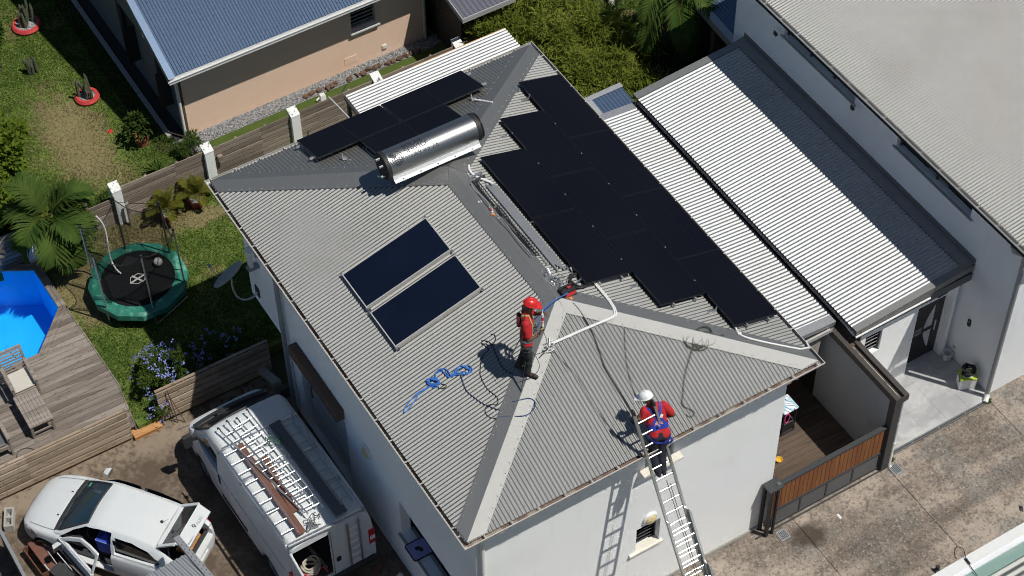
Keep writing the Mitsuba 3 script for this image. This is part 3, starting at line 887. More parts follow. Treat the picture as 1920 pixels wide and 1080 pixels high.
obj('top', box(9.02, 9.42, 1.97, 2.40, .86, .90, .012), pr('patterned_cloth', P(f_pattern), .8), tb)
for x, y in ((9.06, 2.01), (9.38, 2.01), (9.06, 2.36), (9.38, 2.36)):
    obj('leg', cyl((x, y, .04), (x, y, .86), .016, sides=8), M_BLACK, tb)
obj('shelf', box(9.03, 9.41, 1.98, 2.39, .10, .12, .004), M_BLACK, tb)
obj('pink_hoop', tube(np.array([(9.10 + .16 * math.cos(a) * .4, 1.955, .72 + .16 * math.sin(a)) for a in np.linspace(0, 2 * np.pi, 24, endpoint=False)]), .012, 6, closed=True), pr('pink', (.75, .06, .30), .4), smooth=True, label='pink ring hanging from the patterned table in the carport', cat='ring')
t = thing('black_crate', 'black open crate on the floor under the patterned table', 'crate')
obj('shell', cat(box(9.06, 9.36, 2.02, 2.04, .125, .40), box(9.06, 9.36, 2.22, 2.24, .125, .40), box(9.06, 9.08, 2.04, 2.22, .125, .40), box(9.34, 9.36, 2.04, 2.22, .125, .40), box(9.08, 9.34, 2.04, 2.22, .125, .14)), M_BLACK, t)
obj('rim', prism(sg.box(9.045, 2.005, 9.375, 2.255).difference(sg.box(9.08, 2.04, 9.34, 2.22)), .015, ((0, 0, .4005), (1, 0, 0), (0, 1, 0), (0, 0, 1))), M_CHAR, t)
t = thing('yellow_bowl', 'small yellow bowl on the carport boards behind the gate', 'bowl')
obj('bowl', lathe([(0, .0), (.05, 0), (.085, .06), (.08, .06), (.045, .012), (0, .012)], (8.62, 1.50, .036), 18), pr('yellow_plastic', (.65, .38, .05), .4), t, smooth=40)

# white roof 1 (next to the house), white roof 2 (porch), gutter gap between
wr1 = thing('lean_to_roof', 'narrow bright white corrugated roof directly beside the house with the black panels', 'roof')
Y0, Y1 = 2.36, 10.22
za, zb = 3.02, 2.74
def zr1(x): return za + (zb - za) * (x - 7.46) / (10.46 - 7.46)
sc1 = roof_sheets(wr1, 'roof_sheet', M_ROOFW, (10.50, 0, zr1(10.50)), (-3.04, 0, za - zb), (0, 1, 0), sg.box(0, Y0 + .16, 3.05, Y1 - .12), screws=[.3, 1.2, 2.1], seed=11, pitch=.095, amp=.010)
fl = lambda x0, x1, y0, y1, zf, lift: tm([(x0, y0, zf(x0) + lift), (x1, y0, zf(x1) + lift), (x1, y1, zf(x1) + lift), (x0, y1, zf(x0) + lift)], [[0, 1, 2, 3]])
obj('verge_flashing', cat(fl(7.47, 10.46, Y0, Y0 + .22, zr1, .016), quad((7.47, Y0, zr1(7.47) + .016), (10.46, Y0, zr1(10.46) + .016), (10.46, Y0, zr1(10.46) - .10), (7.47, Y0, zr1(7.47) - .10))), M_FLASHW, wr1, label='white flashing along the front edge of the narrow roof')
obj('verge_flashing', cat(fl(7.47, 10.46, Y1 - .2, Y1, zr1, .016), quad((7.47, Y1, zr1(7.47) + .016), (10.46, Y1, zr1(10.46) + .016), (10.46, Y1, zr1(10.46) - .12), (7.47, Y1, zr1(7.47) - .12))), M_FLASHW, wr1)
obj('edge_gutter', cat(box(8.7, 10.30, Y0 - .10, Y0 - .085, zb - .12, zb - .02), box(8.7, 10.30, Y0 - .085, Y0 - .005, zb - .12, zb - .105)), M_OFFW, wr1)
obj('fascia', box(7.47, 10.36, Y0 + .02, Y0 + .06, 2.45, 2.66), M_CHAR, wr1)
obj('back_wall', box(7.46, 10.5, Y1 - .25, Y1 - .1, -.02, 2.66), M_WALL, wr1)
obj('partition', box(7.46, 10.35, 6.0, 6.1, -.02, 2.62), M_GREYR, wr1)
obj('roof_screw', cat(sc1), M_CHAR, wr1, kind='stuff')
br = thing('blue_roof', 'small blue-grey corrugated roof behind the far end of the narrow white roof', 'roof')
roof_sheets(br, 'roof_sheet', M_ROOFB, (10.72, 10.45, 2.42), (0, .62, .06), (-1, 0, .0), sg.box(0, 0, .70, .95), seed=12, pitch=.095, amp=.012)
obj('edge_flashing', cat(quad((9.72, 10.44, 2.44), (9.86, 10.44, 2.44), (9.86, 11.16, 2.51), (9.72, 11.16, 2.51)), quad((9.72, 11.02, 2.50), (10.75, 11.02, 2.50), (10.75, 11.16, 2.51), (9.72, 11.16, 2.51))), M_FLASHW, br)
obj('wall', box(9.85, 10.65, 10.5, 10.95, .2, 2.37), M_WALL, br)
vg = thing('box_gutter', 'dark box gutter between the two white corrugated roofs', 'gutter')
obj('trough', cat(box(10.44, 10.62, 1.75, 10.30, 2.52, 2.56), box(10.64, 10.67, 1.75, 10.30, 2.52, 2.90), box(10.40, 10.43, 2.40, 10.30, 2.52, 2.66)), M_BROWNM, vg)
wr2 = thing('porch_roof', 'wide bright white corrugated roof half shaded by the tall building', 'roof')
Y0, Y1 = 1.77, 10.28
za, zb = 3.20, 2.96
XL, XR = 10.52, 13.698
def zr2(x): return zb + (za - zb) * (x - XL) / (XR - XL)
sc2 = roof_sheets(wr2, 'roof_sheet', M_ROOFW, (XL, 0, zr2(XL)), (XR - XL, 0, za - zb), (0, 1, 0), sg.box(0, Y0 + .12, XR - XL - .10, Y1 - .14), screws=[.25, 1.0, 1.8, 2.6], seed=13, pitch=.095, amp=.010)
obj('roof_screw', cat(sc2), M_CHAR, wr2, kind='stuff')
obj('verge_flashing', cat(fl(XL, XR, Y0, Y0 + .17, zr2, .016), quad((XL, Y0, zr2(XL) + .016), (XR, Y0, zr2(XR) + .016), (XR, Y0, zr2(XR) - .16), (XL, Y0, zr2(XL) - .16))), M_FLASH, wr2, label='grey flashing on the front edge of the wide roof')
obj('verge_flashing', cat(fl(XL, XR, Y1 - .2, Y1, zr2, .016), quad((XL, Y1, zr2(XL) + .016), (XR, Y1, zr2(XR) + .016), (XR, Y1, zr2(XR) - .16), (XL, Y1, zr2(XL) - .16))), M_FLASH, wr2)
obj('apron_flashing', cat(tm([(XR - .29, Y0 + .02, zr2(XR - .29) + .022), (XR - .002, Y0 + .02, za + .05), (XR - .002, Y1, za + .05), (XR - .29, Y1, zr2(XR - .29) + .022)], [[0, 1, 2, 3]]), tm([(XR - .004, Y0, za + .05), (XR - .004, Y0, za + .18), (XR - .004, Y1, za + .18), (XR - .004, Y1, za + .05)], [[0, 1, 2, 3]])), M_FLASH, wr2, label='grey flashing along the wall of the tall building')
obj('fascia', box(XL + .02, XR - .002, Y0 + .005, Y0 + .03, 2.70, 2.93), M_DGREY, wr2)
obj('edge_pipe', cyl((XL - .03, Y0 - .03, 2.84), (12.5, Y0 - .03, 2.88), .022), M_WHITE, wr2)
obj('soffit', box(10.6, 13.69, Y0 + .03, 10.2, 2.66, 2.70), M_WHITE, wr2)
# porch building below roof 2
pb = thing('porch_house', 'white rendered wall with black entrance door and louvre window under the wide roof', 'house')
obj('wall', cat(wall_xz(10.62, 12.46, -.02, 2.66, 1.95, .2, [(11.02, 11.48, 1.56, 2.26)])), M_WALL, pb)
obj('wall', box(12.24, 12.455, 2.152, 2.45, -.02, 2.66), M_WALL, pb)
obj('wall', wall_xz(12.46, 13.698, -.02, 2.66, 2.12, .2, [(12.62, 13.46, -.1, 2.02)]), M_WALL, pb, label='recessed white wall round the entrance door')
obj('jamb', box(13.47, 13.57, 1.94, 2.119, -.02, 2.66), M_WALL, pb)
dk = pr('door_black', (.016, .016, .018), .4)
d = obj('door', box(12.60, 13.47, 2.16, 2.20, .0, 2.03), dk, pb, label='black entrance door with curved frosted panes and small slots')
arc = [(13.18 - .20 * math.sin(t * math.pi) * 1.0, .35 + 1.45 * t) for t in np.linspace(0, 1, 24)]
lens = sg.Polygon(arc + [(13.20, 1.80), (13.20, .35)])
for z0, z1 in ((.30, .96), (1.10, 1.85)):
    obj('pane', prism(lens.intersection(sg.box(12, z0, 14, z1)), .012, ((0, 2.159, 0), (1, 0, 0), (0, 0, 1), (0, -1, 0))), pr('frosted', (.42, .43, .44), .3), d)
for k in range(4):
    obj('slot', box(12.70, 12.92, 2.15, 2.1595, .98 + k * .055, 1.005 + k * .055), M_GREY, d)
obj('handle', box(12.72, 12.84, 2.12, 2.145, 1.02, 1.05, .004), M_STEEL, d)
obj('handle', box(13.26, 13.29, 2.11, 2.145, .9, 1.25, .004), M_STEEL, d)
w = obj('window', box(11.02, 11.48, 2.08, 2.1, 1.56, 2.26), M_BLACK, pb)
for z in np.arange(1.6, 2.25, .125):
    obj('louvre', beam((11.04, 2.05, z + .05), (11.46, 2.05, z + .05), .012, .12, up=(0, -.55, .83)), M_GREY, w)
obj('frame', cat(box(11.02, 11.06, 2.0, 2.07, 1.56, 2.26), box(11.44, 11.48, 2.0, 2.07, 1.56, 2.26)), M_CHAR, w)
t = thing('porch_light', 'black flat spotlight fixed above the entrance door', 'lamp')
obj('body', beam((12.83, 1.90, 2.58), (13.12, 1.90, 2.60), .16, .05, bev=.015), M_BLACK, t)
obj('arm', cyl((12.97, 1.95, 2.60), (12.97, 2.119, 2.62), .025), M_BLACK, t)
pt = thing('porch_floor', 'pale grey marbled tile floor of the porch in front of the black door', 'floor')
for i, x in enumerate(np.arange(10.60, 13.69, .62)):
    for j, y in enumerate(np.arange(.42, 2.29, .62)):
        x1, y1 = min(x + .617, 13.69), min(y + .617, 2.29)
        if x1 - x > .05 and y1 - y > .05:
            obj('tile', box(x, x1, y, y1, .0, .021, .002), M_TILE, pt)
dr_ = thing('channel_drain', 'long slotted channel drain along the front edge of the tiled porch', 'drain')
obj('channel', box(10.66, 13.64, .335, .41, -.03, .006), M_CHAR, dr_)
obj('rail', box(10.66, 13.64, .336, .352, .006, .022), M_STEEL, dr_)
obj('rail', box(10.66, 13.64, .394, .409, .006, .022), M_STEEL, dr_)
for x in np.arange(11.4, 13.5, .75):
    obj('bridge', box(x, x + .03, .353, .393, .006, .02), M_STEEL, dr_)
# cooler with cable on it, bucket
t = thing('coolbox', 'grey and white coolbox with lime green lid in the shaded corner of the porch', 'coolbox')
Mx = trans(13.42, .98, .022) @ rotz(-.45)
obj('body', xform(from_m(hull([(x * s, y * s2, z) for (z, s, s2) in ((0, .95, .93), (.34, 1, 1)) for x in (-.19, .19) for y in (-.14, .14)])), Mx), M_WHITE, t)
obj('lid', xform(box(-.2, .2, -.15, .15, .34, .40, .015), Mx), M_LIME, t)
obj('inset', xform(box(-.14, .14, -.10, .10, .40, .412, .006), Mx), M_CREAM, t)
obj('handle', xform(tube([(-.205, -.10, .28), (-.22, -.10, .42), (-.22, .10, .42), (-.205, .10, .28)], .012, 6), Mx), M_DGREY, t)
r = np.random.default_rng(9)
pts = []
for k in range(90):
    a = k * .62
    rad = .15 + .035 * math.sin(k * .9)
    pts.append((13.46 + rad * math.cos(a) * .9, 1.02 + rad * math.sin(a) * .8, .46 + .05 * math.sin(a * .5) + .10 * (k / 90) + r.normal(0, .012)))
obj('cable_coil', tube(spline(pts, 420), .013, 6), M_BLACK, smooth=True, label='tangled black cable coil lying on the lime lidded coolbox', cat='cable')
t = thing('bucket', 'small white bucket at the foot of the porch wall by the door', 'bucket')
obj('pail', lathe([(0, 0), (.085, 0), (.115, .20), (.122, .20), (.122, .21), (.108, .21), (.08, .01), (0, .01)], (13.55, 1.80, .022), 22), M_WHITE, t, smooth=40)
obj('handle', tube([(13.43, 1.80, .22), (13.45, 1.72, .17), (13.55, 1.68, .15), (13.65, 1.72, .17), (13.67, 1.80, .22)], .005, 5), M_STEEL, t)
# tall building
tb = thing('tall_building', 'tall white building with wide grey corrugated roof at upper right', 'building')
TX, TY = 13.70, .53
wy = sg.box(TY, -.02, 10.68, 5.22).difference(sg.box(6.22, 4.36, 8.86, 4.86)).difference(sg.box(2.22, 4.30, 4.72, 4.80))
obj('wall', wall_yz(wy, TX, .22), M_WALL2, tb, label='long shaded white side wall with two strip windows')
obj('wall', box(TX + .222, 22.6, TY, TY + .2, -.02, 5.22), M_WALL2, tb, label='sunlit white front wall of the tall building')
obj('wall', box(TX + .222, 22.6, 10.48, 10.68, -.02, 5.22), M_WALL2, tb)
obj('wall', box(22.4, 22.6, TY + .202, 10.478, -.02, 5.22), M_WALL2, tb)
zt = lambda x: 5.30 + (x - 13.34) * .17
o = V(13.36, 0, 5.30 + .0)
scT = roof_sheets(tb, 'roof_sheet', M_ROOFT, o, (1, 0, .17), (0, 1, 0), sg.box(0, .08, 4.98, 10.9), screws=[.15, 1.0, 1.9, 2.8, 3.7, 4.5], seed=21, tilt=.006)
scT += roof_sheets(tb, 'roof_sheet', M_ROOFT, (22.92, 0, 5.30), (-1, 0, .17), (0, 1, 0), sg.box(0, .08, 4.6, 10.9), seed=22, tilt=.006, crown=0, seg=6)
obj('roof_screw', cat(scT), M_STEEL, tb, kind='stuff')
xr = 18.14
obj('ridge_cap', cat(quad((xr - .28, .06, zt(xr - .28) + .03), (xr, .06, zt(xr) + .035), (xr, 10.9, zt(xr) + .035), (xr - .28, 10.9, zt(xr - .28) + .03)), quad((xr, .06, zt(xr) + .035), (xr + .28, .06, zt(xr - .28) + .03), (xr + .28, 10.9, zt(xr - .28) + .03), (xr, 10.9, zt(xr) + .035))), M_FLASH, tb)
obj('barge_board', box(13.40, 22.8, .04, .07, 4.95, 5.30), M_CHAR, tb)
pp_ = sg.Polygon([(13.9, 5.22), (22.4, 5.22), (18.1, 5.95)])
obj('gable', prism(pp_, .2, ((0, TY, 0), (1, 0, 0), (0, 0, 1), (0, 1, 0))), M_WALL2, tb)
obj('gutter', gutter((13.36, 10.9, 5.30), (13.36, .12, 5.30), (-1, 0, 0)), M_OFFW, tb)
obj('lining', box(13.262, 13.34, .2, 10.9, 5.177, 5.187), M_BLACK, tb)
for y in np.arange(.5, 10.8, .62):
    obj('bracket', beam((13.26, y, 5.297), (13.42, y, 5.295), .028, .006), M_OFFW, tb)
obj('fascia', box(13.392, 13.41, .13, 10.9, 5.08, 5.29), M_BLACK, tb)
obj('soffit', box(13.41, 13.70, .55, 10.9, 5.06, 5.075), M_WHITE, tb)
for (y0, y1, z0, z1, sashes) in ((6.22, 8.86, 4.36, 4.86, 3), (2.22, 4.72, 4.30, 4.80, 2)):
    w = obj('window', box(13.86, 13.88, y0, y1, z0, z1), pr('dull_glass' + str(sashes), (.008, .009, .011), .15, 0, .15), tb)
    n = sashes
    for k in range(n + 1):
        y = y0 + (y1 - y0 - .05) * k / n
        obj('frame', box(13.80, 13.86, y, y + .05, z0, z1), M_CHAR, w)
    obj('sill', box(13.65, 13.80, y0 - .08, y1 + .08, z0 - .045, z0 - .002, .006), M_OFFW if sashes == 3 else M_GREYR, w)
    obj('pane', box(13.835, 13.845, y0 + (y1 - y0) * .36, y0 + (y1 - y0) * .62, z0 + .03, z1 - .03), pr('curtain_grey' + str(sashes), (.14, .15, .15), .4), w)
    if sashes == 3:
        for y in (y0 - .12, y1 + .12):
            obj('shutter_catch', cat(box(13.54, 13.60, y - .02, y + .02, z0 - .03, z0 + .02), box(13.52, 13.54, y - .05, y + .05, z0 - .0, z0 + .12)), M_BLACK, w)
dp = obj('downpipe', tube([(13.30, .60, 5.16), (13.34, .58, 5.0), (13.60, .49, 4.8), (13.61, .48, 4.6), (13.61, .48, .10), (13.52, .40, .03)], .055, 12), M_GREY, tb, smooth=40)
obj('shoe', tube([(13.61, .48, .14), (13.58, .44, .06), (13.48, .36, .03)], .062, 12), M_WHITE, dp, smooth=40)
t = thing('wall_socket', 'small white socket low on the shaded wall beside the bucket', 'socket')
obj('plate', box(13.685, 13.699, 1.73, 1.83, .33, .43, .003), M_WHITE, t)
obj('cover', box(13.678, 13.685, 1.745, 1.815, .35, .41, .003), M_GREY, t)
t = thing('wall_doorbell', 'black oval plate on the shaded wall of the tall building', 'plate')
obj('plate', prism(sg.LineString([(1.53, 1.42), (1.53, 1.55)]).buffer(.05), .02, ((13.699, 0, 0), (0, 1, 0), (0, 0, 1), (-1, 0, 0))), M_BLACK, t)
obj('ring', prism(sg.Point(1.53, 1.53).buffer(.02), .026, ((13.699, 0, 0), (0, 1, 0), (0, 0, 1), (-1, 0, 0))), M_GREY, t)
# lower roof of the tall building at the top edge of the picture
ar = thing('annexe', 'dark framed annexe with small blue-grey corrugated roof beside the palm tree', 'annexe')
roof_sheets(ar, 'roof_sheet', M_ROOFB, (13.72, 10.62, 2.62), (0, 3.4, .3), (1, 0, .0), sg.box(0.12, .16, 3.4, 3.0), seed=31, pitch=.095, amp=.012)
obj('verge_flashing', cat(quad((13.72, 10.62, 2.64), (13.92, 10.62, 2.645), (13.92, 14.0, 2.93), (13.72, 14.0, 2.93)), quad((13.72, 10.62, 2.64), (13.72, 14.0, 2.93), (13.72, 14.0, 2.74), (13.72, 10.62, 2.42))), M_FLASHW, ar)
obj('post', box(13.86, 14.02, 11.6, 11.76, .2, 2.6), M_BROWNM, ar)
obj('post', box(13.86, 13.92, 10.75, 10.81, .2, 2.6), M_GREYR, ar)
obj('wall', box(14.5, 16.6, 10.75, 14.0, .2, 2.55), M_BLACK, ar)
obj('ridge_flashing', quad((13.72, 12.18, 2.79), (16.7, 12.18, 2.79), (16.7, 12.36, 2.80), (13.72, 12.36, 2.80)), M_FLASHW, ar)
# drain grates in the lane
for i, (x0, x1, y0, y1, lb) in enumerate(((10.54, 10.78, -.14, .14, 'iron drain grate at the foot of the white downpipe'), (7.45, 7.68, -.21, .04, 'iron drain grate beside the dark stain at the corner of the house'))):
    t = thing('drain_grate', lb, 'drain grate')
    obj('frame', prism(sg.box(x0, y0, x1, y1).difference(sg.box(x0 + .025, y0 + .025, x1 - .025, y1 - .025)), .012, ((0, 0, .0005), (1, 0, 0), (0, 1, 0), (0, 0, 1))), M_GREY, t)
    obj('pit', box(x0 + .02, x1 - .02, y0 + .02, y1 - .02, .0005, .003), M_BLACK, t)
    n = 5
    for k in range(n):
        a = x0 + .035 + k * (x1 - x0 - .07) / (n - .4)
        obj('bar', box(a, a + .018, y0 + .025, y1 - .025, .003, .012, .001), M_GREY, t)
obj('shoe_print_rag', from_m(hull([(12.22, -2.26, .0), (12.30, -2.14, 0), (12.36, -2.20, 0), (12.28, -2.32, 0), (12.29, -2.23, .03)])), M_BLACK, label='small black scrap of rubber lying on the lane near the lower roof', cat='scrap')
t = thing('valve_cover', 'small black valve standing at the edge of the lane against the lower wall', 'valve')
obj('base', lathe([(0, 0), (.07, 0), (.06, .05), (.03, .06), (.03, .14), (0, .14)], (9.76, -2.50, 0), 12), M_BLACK, t, smooth=40)
obj('cap', lathe([(0, .14), (.045, .14), (.04, .18), (0, .18)], (9.76, -2.50, 0), 12), M_BLACK, t)
obj('paper_scrap', box(8.84, 8.89, -.40, -.27, .001, .006), M_WHITE, label='tiny white paper scrap on the lane in front of the gate', cat='litter')
# weeds at the drain corners
def weed(c, n, h, seed, label, m=None):
    r = np.random.default_rng(seed)
    vs = []
    for k in range(n):
        a = r.uniform(0, 6.28); d = V(math.cos(a), math.sin(a), r.uniform(.5, 1.8)); d = nrm(d) * h * r.uniform(.5, 1.1)
        s = nrm(np.cross(d, (0, 0, 1))) * h * .13
        b = V(c) + V(r.normal(0, h * .25), r.normal(0, h * .25), 0)
        vs.append(quad(b, b + d * .5 - s, b + d, b + d * .5 + s))
    return obj('weed', cat(vs), m or M_LSHRUB, label=label, cat='weed')
weed((10.72, .22, 0), 60, .09, 1, 'small green weed growing by the grate at the white downpipe')
weed((13.55, .36, 0), 70, .10, 2, 'small green weed at the foot of the grey downpipe of the tall building')
# building whose roof edge enters at lower right
lb = thing('lower_building', 'white parapet with green band and grey corrugated roof at the lower right corner', 'building')
LY = -3.52
obj('parapet', box(4, 18, LY - .21, LY, -.02, 2.40, .004), M_WHITE, lb)
obj('coping', box(4, 18, LY - .32, LY - .212, -.02, 2.37), M_WALL2, lb)
obj('green_band', box(4, 18, LY - .56, LY - .322, 2.0, 2.33), pr('green_coating', P(lambda p, n, uv: mix((.16, .28, .25), (.24, .33, .30), fbm(p.x * 1.5, p.y * 9, 0, 4))), .7), lb)
roof_sheets(lb, 'roof_sheet', M_ROOF, (4, LY - .58, 2.30), (1, 0, .0), (0, -1, .05), sg.box(0, 0, 14, 2.5), seed=41, pitch=.16, amp=.014, sheet_w=.96, crown=0)
c = obj('cable', tube(spline([(8.98, LY + .02, 2.42), (8.96, LY + .10, 2.55), (9.03, LY + .14, 2.66), (9.12, LY + .05, 2.62), (9.14, LY - .05, 2.43), (9.12, LY - .15, 2.41), (9.10, LY - .5, 2.36), (9.06, LY - 1.2, 2.36)], 40), .008, 6), M_BLACK, smooth=True, label='thin black cable loop over the white parapet at lower right', cat='cable')
obj('cable_plug', cyl((9.13, LY - .06, 2.43), (9.12, LY - .20, 2.43), .022), M_BLACK, label='black plug on the cable on the white parapet', cat='plug')
# ---------------------------------------------------------------- on the main roof: solar panels, collectors, tank
def module(label, o, eu, ev, n, lu, lv, group, halves=False, lift=.115):
    """photovoltaic module: centre line origin o (corner), extents lu along eu, lv along ev"""
    t = thing('solar_panel', label, 'solar panel', group)
    eu, ev, n = nrm(eu), nrm(ev), nrm(n)
    F = (V(o) + n * lift, eu, ev, n)
    fr = sg.box(0, 0, lu, lv).difference(sg.box(.011, .011, lu - .011, lv - .011))
    obj('frame', prism(fr, .032, F), M_BLACKG, t)
    parts = [(.0112, lu - .0112)] if not halves else [(.0112, lu / 2 - .006), (lu / 2 + .006, lu - .0112)]
    for a, b in parts:
        q = [F[0] + eu * x + ev * y + n * .029 for x, y in ((a, .0112), (b, .0112), (b, lv - .0112), (a, lv - .0112))]
        obj('cells', quad(*q), M_PV, t, uv=np.array([[0, 0], [1, 0], [1, 1], [0, 1.]]))
    if halves:
        obj('mid_bar', prism(sg.box(lu / 2 - .005, .0112, lu / 2 + .005, lv - .0112), .024, F), M_BLACK, t)
    obj('backsheet', prism(sg.box(.0112, .0112, lu - .0112, lv - .0112), .004, (F[0] + n * .002, eu, ev, n)), M_BLACK, t)
    return t


uR = nrm((-W / 2, 0, RH))      # up the right slope
sR = sl
words = {0: 'row along the eave', 1: 'middle row', 2: 'row nearest the ridge'}
rails = []
for row, (x0, ys) in enumerate(((7.735, [1.27, 3.25, 5.235, 7.22]), (6.675, [2.24, 4.235, 6.225]), (5.61, [3.235, 5.225]))):
    nth = ['frontmost', 'second', 'third', 'rearmost'] if len(ys) == 4 else ['frontmost', 'middle', 'rearmost'] if len(ys) == 3 else ['front', 'rear']
    for k, y in enumerate(ys):
        o = onP(x0, y, 'R')
        module(f'black solar panel on the right roof slope, {nth[k]} in the {words[row]}', o, (0, 1, 0), uR, nR, 1.968, 1.085, 'solar panels on the right slope')
    # mounting rails under the modules, with clamps
    for f in (.24, .78):
        a = onP(x0, ys[0] - .06, 'R') + uR * f + nR * .085
        b = onP(x0, ys[-1] + 2.03, 'R') + uR * f + nR * .085
        rails.append(('R', row, beam(a, b, .04, .045, up=nR)))
RC = []
for side, row, m in rails:
    k = obj('mounting_rail', m, M_ALUD, label=f"{'lower' if len([1 for q in RC if q == row]) == 0 else 'upper'} aluminium rail under the {['eave', 'middle', 'ridge'][row]} row of solar panels", cat='rail', group='rails under the panel rows')
    RC.append(row)
# brackets that peep out at the stepped ends
def clamp(p, n, d, label, s=1.0):
    where = 'near the front of the eave row' if p[1] < 2 else 'at the front of the middle row' if p[1] < 4 else 'at the rear of the middle row' if p[1] < 8 else 'at the rear of the eave row' if p[1] < 8.9 else 'at the rear edge of the eave row'
    t = thing('panel_clamp', f'aluminium rail end clamp beside the black panels {where}', 'clamp', 'aluminium clamps at the ends of the panel rows')
    d = nrm(d)
    obj('foot', beam(V(p) + V(n) * .03, V(p) + V(n) * .03 + d * .16 * s, .045, .05, up=n, bev=.004), M_ALU, t)
    obj('bolt', cyl(V(p) + V(n) * .05 + d * .02, V(p) + V(n) * .12 + d * .02, .014, sides=8), M_STEEL, t)
cl = 'aluminium rail end clamp sticking out beside the stepped edge of the black panels'
for (x, y, d) in ((6.72, 8.75, (-1, 0, .28)), (5.55, 7.75, (-1, 0, .28)), (5.57, 2.95, (-1, 0, .28)), (6.70, 1.85, (-1, 0, .28)), (6.62, 9.0, (0, 1, 0))):
    clamp(onP(x, y, 'R'), nR, d, cl, 1.3 if y < 2 or y > 8.7 else .8)
# mid clamps showing as pale dots along the seams
dots = []
for x0, ys in ((6.683, np.arange(2.6, 9, 1.02)), (5.62, np.arange(3.6, 8, 1.02))):
    for y in ys:
        dots.append(beam(onP(x0, y, 'R') + nR * .146, onP(x0, y + .03, 'R') + nR * .146, .02, .008, up=nR))
obj('seam_clamp', cat(dots), M_ALUD, label='small steel clamps in the seams between the panel rows', cat='clamps', kind='stuff')
uB = nrm((0, -K2, RH))
for k, (x, lbk) in enumerate(((2.0, 'left'), (4.02, 'right'))):
    module(f'black solar panel on the rear slope, {lbk} one of the two along the eave', onP(x, 10.36, 'B'), (1, 0, 0), uB, nB, 1.985, 1.07, 'solar panels on the rear slope', True, .13)
module('black solar panel on the rear slope half hidden by the silver tank', onP(2.98, 9.33, 'B'), (1, 0, 0), uB, nB, 2.03, 1.07, 'solar panels on the rear slope', True, .13)
for y in (10.2, 9.55):
    obj('mounting_rail', beam(onP(1.9, y, 'B') + nB * .10, onP(6.15, y, 'B') + nB * .10, .04, .045, up=nB), M_ALUD, label=('lower' if y > 10 else 'upper') + ' aluminium rail under the panels of the rear slope', cat='rail', group='rails under the rear panels')
for (x, y) in ((5.62, 9.25), (2.45, 9.12)):
    t = thing('panel_clamp', 'aluminium hook bolt at the upper edge of the rear panels' + (' near the hip' if x > 5 else ' at their left end'), 'clamp')
    obj('foot', beam(onP(x, y, 'B') + nB * .06, onP(x + .06, y - .06, 'B') + nB * .06, .05, .06, up=nB), M_ALU, t)
    obj('bolt', cyl(onP(x, y, 'B') + nB * .05, onP(x, y, 'B') + nB * .17, .014, sides=8), M_STEEL, t)
t = obj('conduit_stub', tube([onP(5.66, 9.18, 'B') + nB * .05, onP(5.86, 8.80, 'B') + nB * .05], .018, 8), M_WHITE, label='short white conduit between the rear panels and the hip', cat='conduit')
# thermal collectors on the left slope
uL = nrm((W / 2, 0, RH))
for (y0, lb) in ((5.45, 'upper'), (4.30, 'lower')):
    t = thing('thermal_collector', f'dark blue solar collector in pale frame on the left slope, {lb} of the two', 'solar collector')
    lu, lv = (2.93 - 1.0) * sl, 1.0
    F = (onP(1.0, y0, 'L') + nL * .035, uL, V(0, 1, 0), nL)
    fr = sg.box(0, 0, lu, lv).difference(sg.box(.022, .022, lu - .022, lv - .022))
    obj('frame', prism(fr, .085, F), M_OFFW, t)
    q = [F[0] + uL * x + V(0, 1, 0) * y + nL * .078 for x, y in ((.022, .022), (lu - .022, .022), (lu - .022, lv - .022), (.022, lv - .022))]
    obj('absorber', quad(*q), M_THERM, t)
    obj('tray', prism(sg.box(.022, .022, lu - .022, lv - .022), .01, F), M_BLACK, t)
    for u, v in ((.0, -.02), (lu, -.02), (0, lv + .02), (lu, lv + .02)):
        obj('connector', cyl(F[0] + uL * u + V(0, v - .03, 0) + nL * .05, F[0] + uL * u + V(0, v + .03, 0) + nL * .05, .022, sides=8), M_STEEL, t)
    obj('bracket', prism(sg.box(.0, -.06, .06, -.002), .02, F), M_CHAR, t)
    obj('bracket', prism(sg.box(lu - .06, lv + .002, lu, lv + .06), .02, F), M_CHAR, t)
# hot water tank
TA, TBp = V(2.69, 7.70, 7.13), V(4.74, 7.68, 7.13)
td = nrm(TBp - TA)
RT = .292
tank = thing('water_tank', 'polished steel solar water tank with printed lettering lying across the ridge', 'water tank')
side = nrm(np.cross((0, 0, 1), td)); upt = np.cross(td, side)
MT = frame4(TA, side, upt, td)
ln = np.linalg.norm(TBp - TA)
obj('drum', xform(lathe([(RT, 0), (RT, ln * .25), (RT, ln * .5), (RT, ln * .75), (RT, ln)], sides=64), MT), pr('brushed_steel', (.30, .305, .31), .38, .95), tank, smooth=40)
for z0, s in ((0, -1), (ln, 1)):
    e = [(RT * 1.02, 0), (RT * 1.03, .05), (RT * 1.02, .085), (RT * .90, .11), (RT * .55, .125), (0, .13)]
    m = lathe([(a, z0 + s * (b - .035)) for a, b in e], sides=48)
    if s < 0: m.faces = m.faces[:, ::-1]
    ec = obj('end_cap', xform(m, MT), M_BLACK, tank, smooth=40)
    if s < 0:
        for (dx, dy) in ((-.16, -.10), (-.12, .14), (.02, .22), (.0, -.22)):
            obj('fitting', xform(cyl((dx, dy, -.08), (dx, dy, -.17), .028, sides=10), MT), M_STEEL, ec)
    else:
        obj('ring', xform(lathe([(RT * .94, ln + .06), (RT * .97, ln + .10), (RT * .90, ln + .10)], sides=40), MT), M_BLACKG, ec)
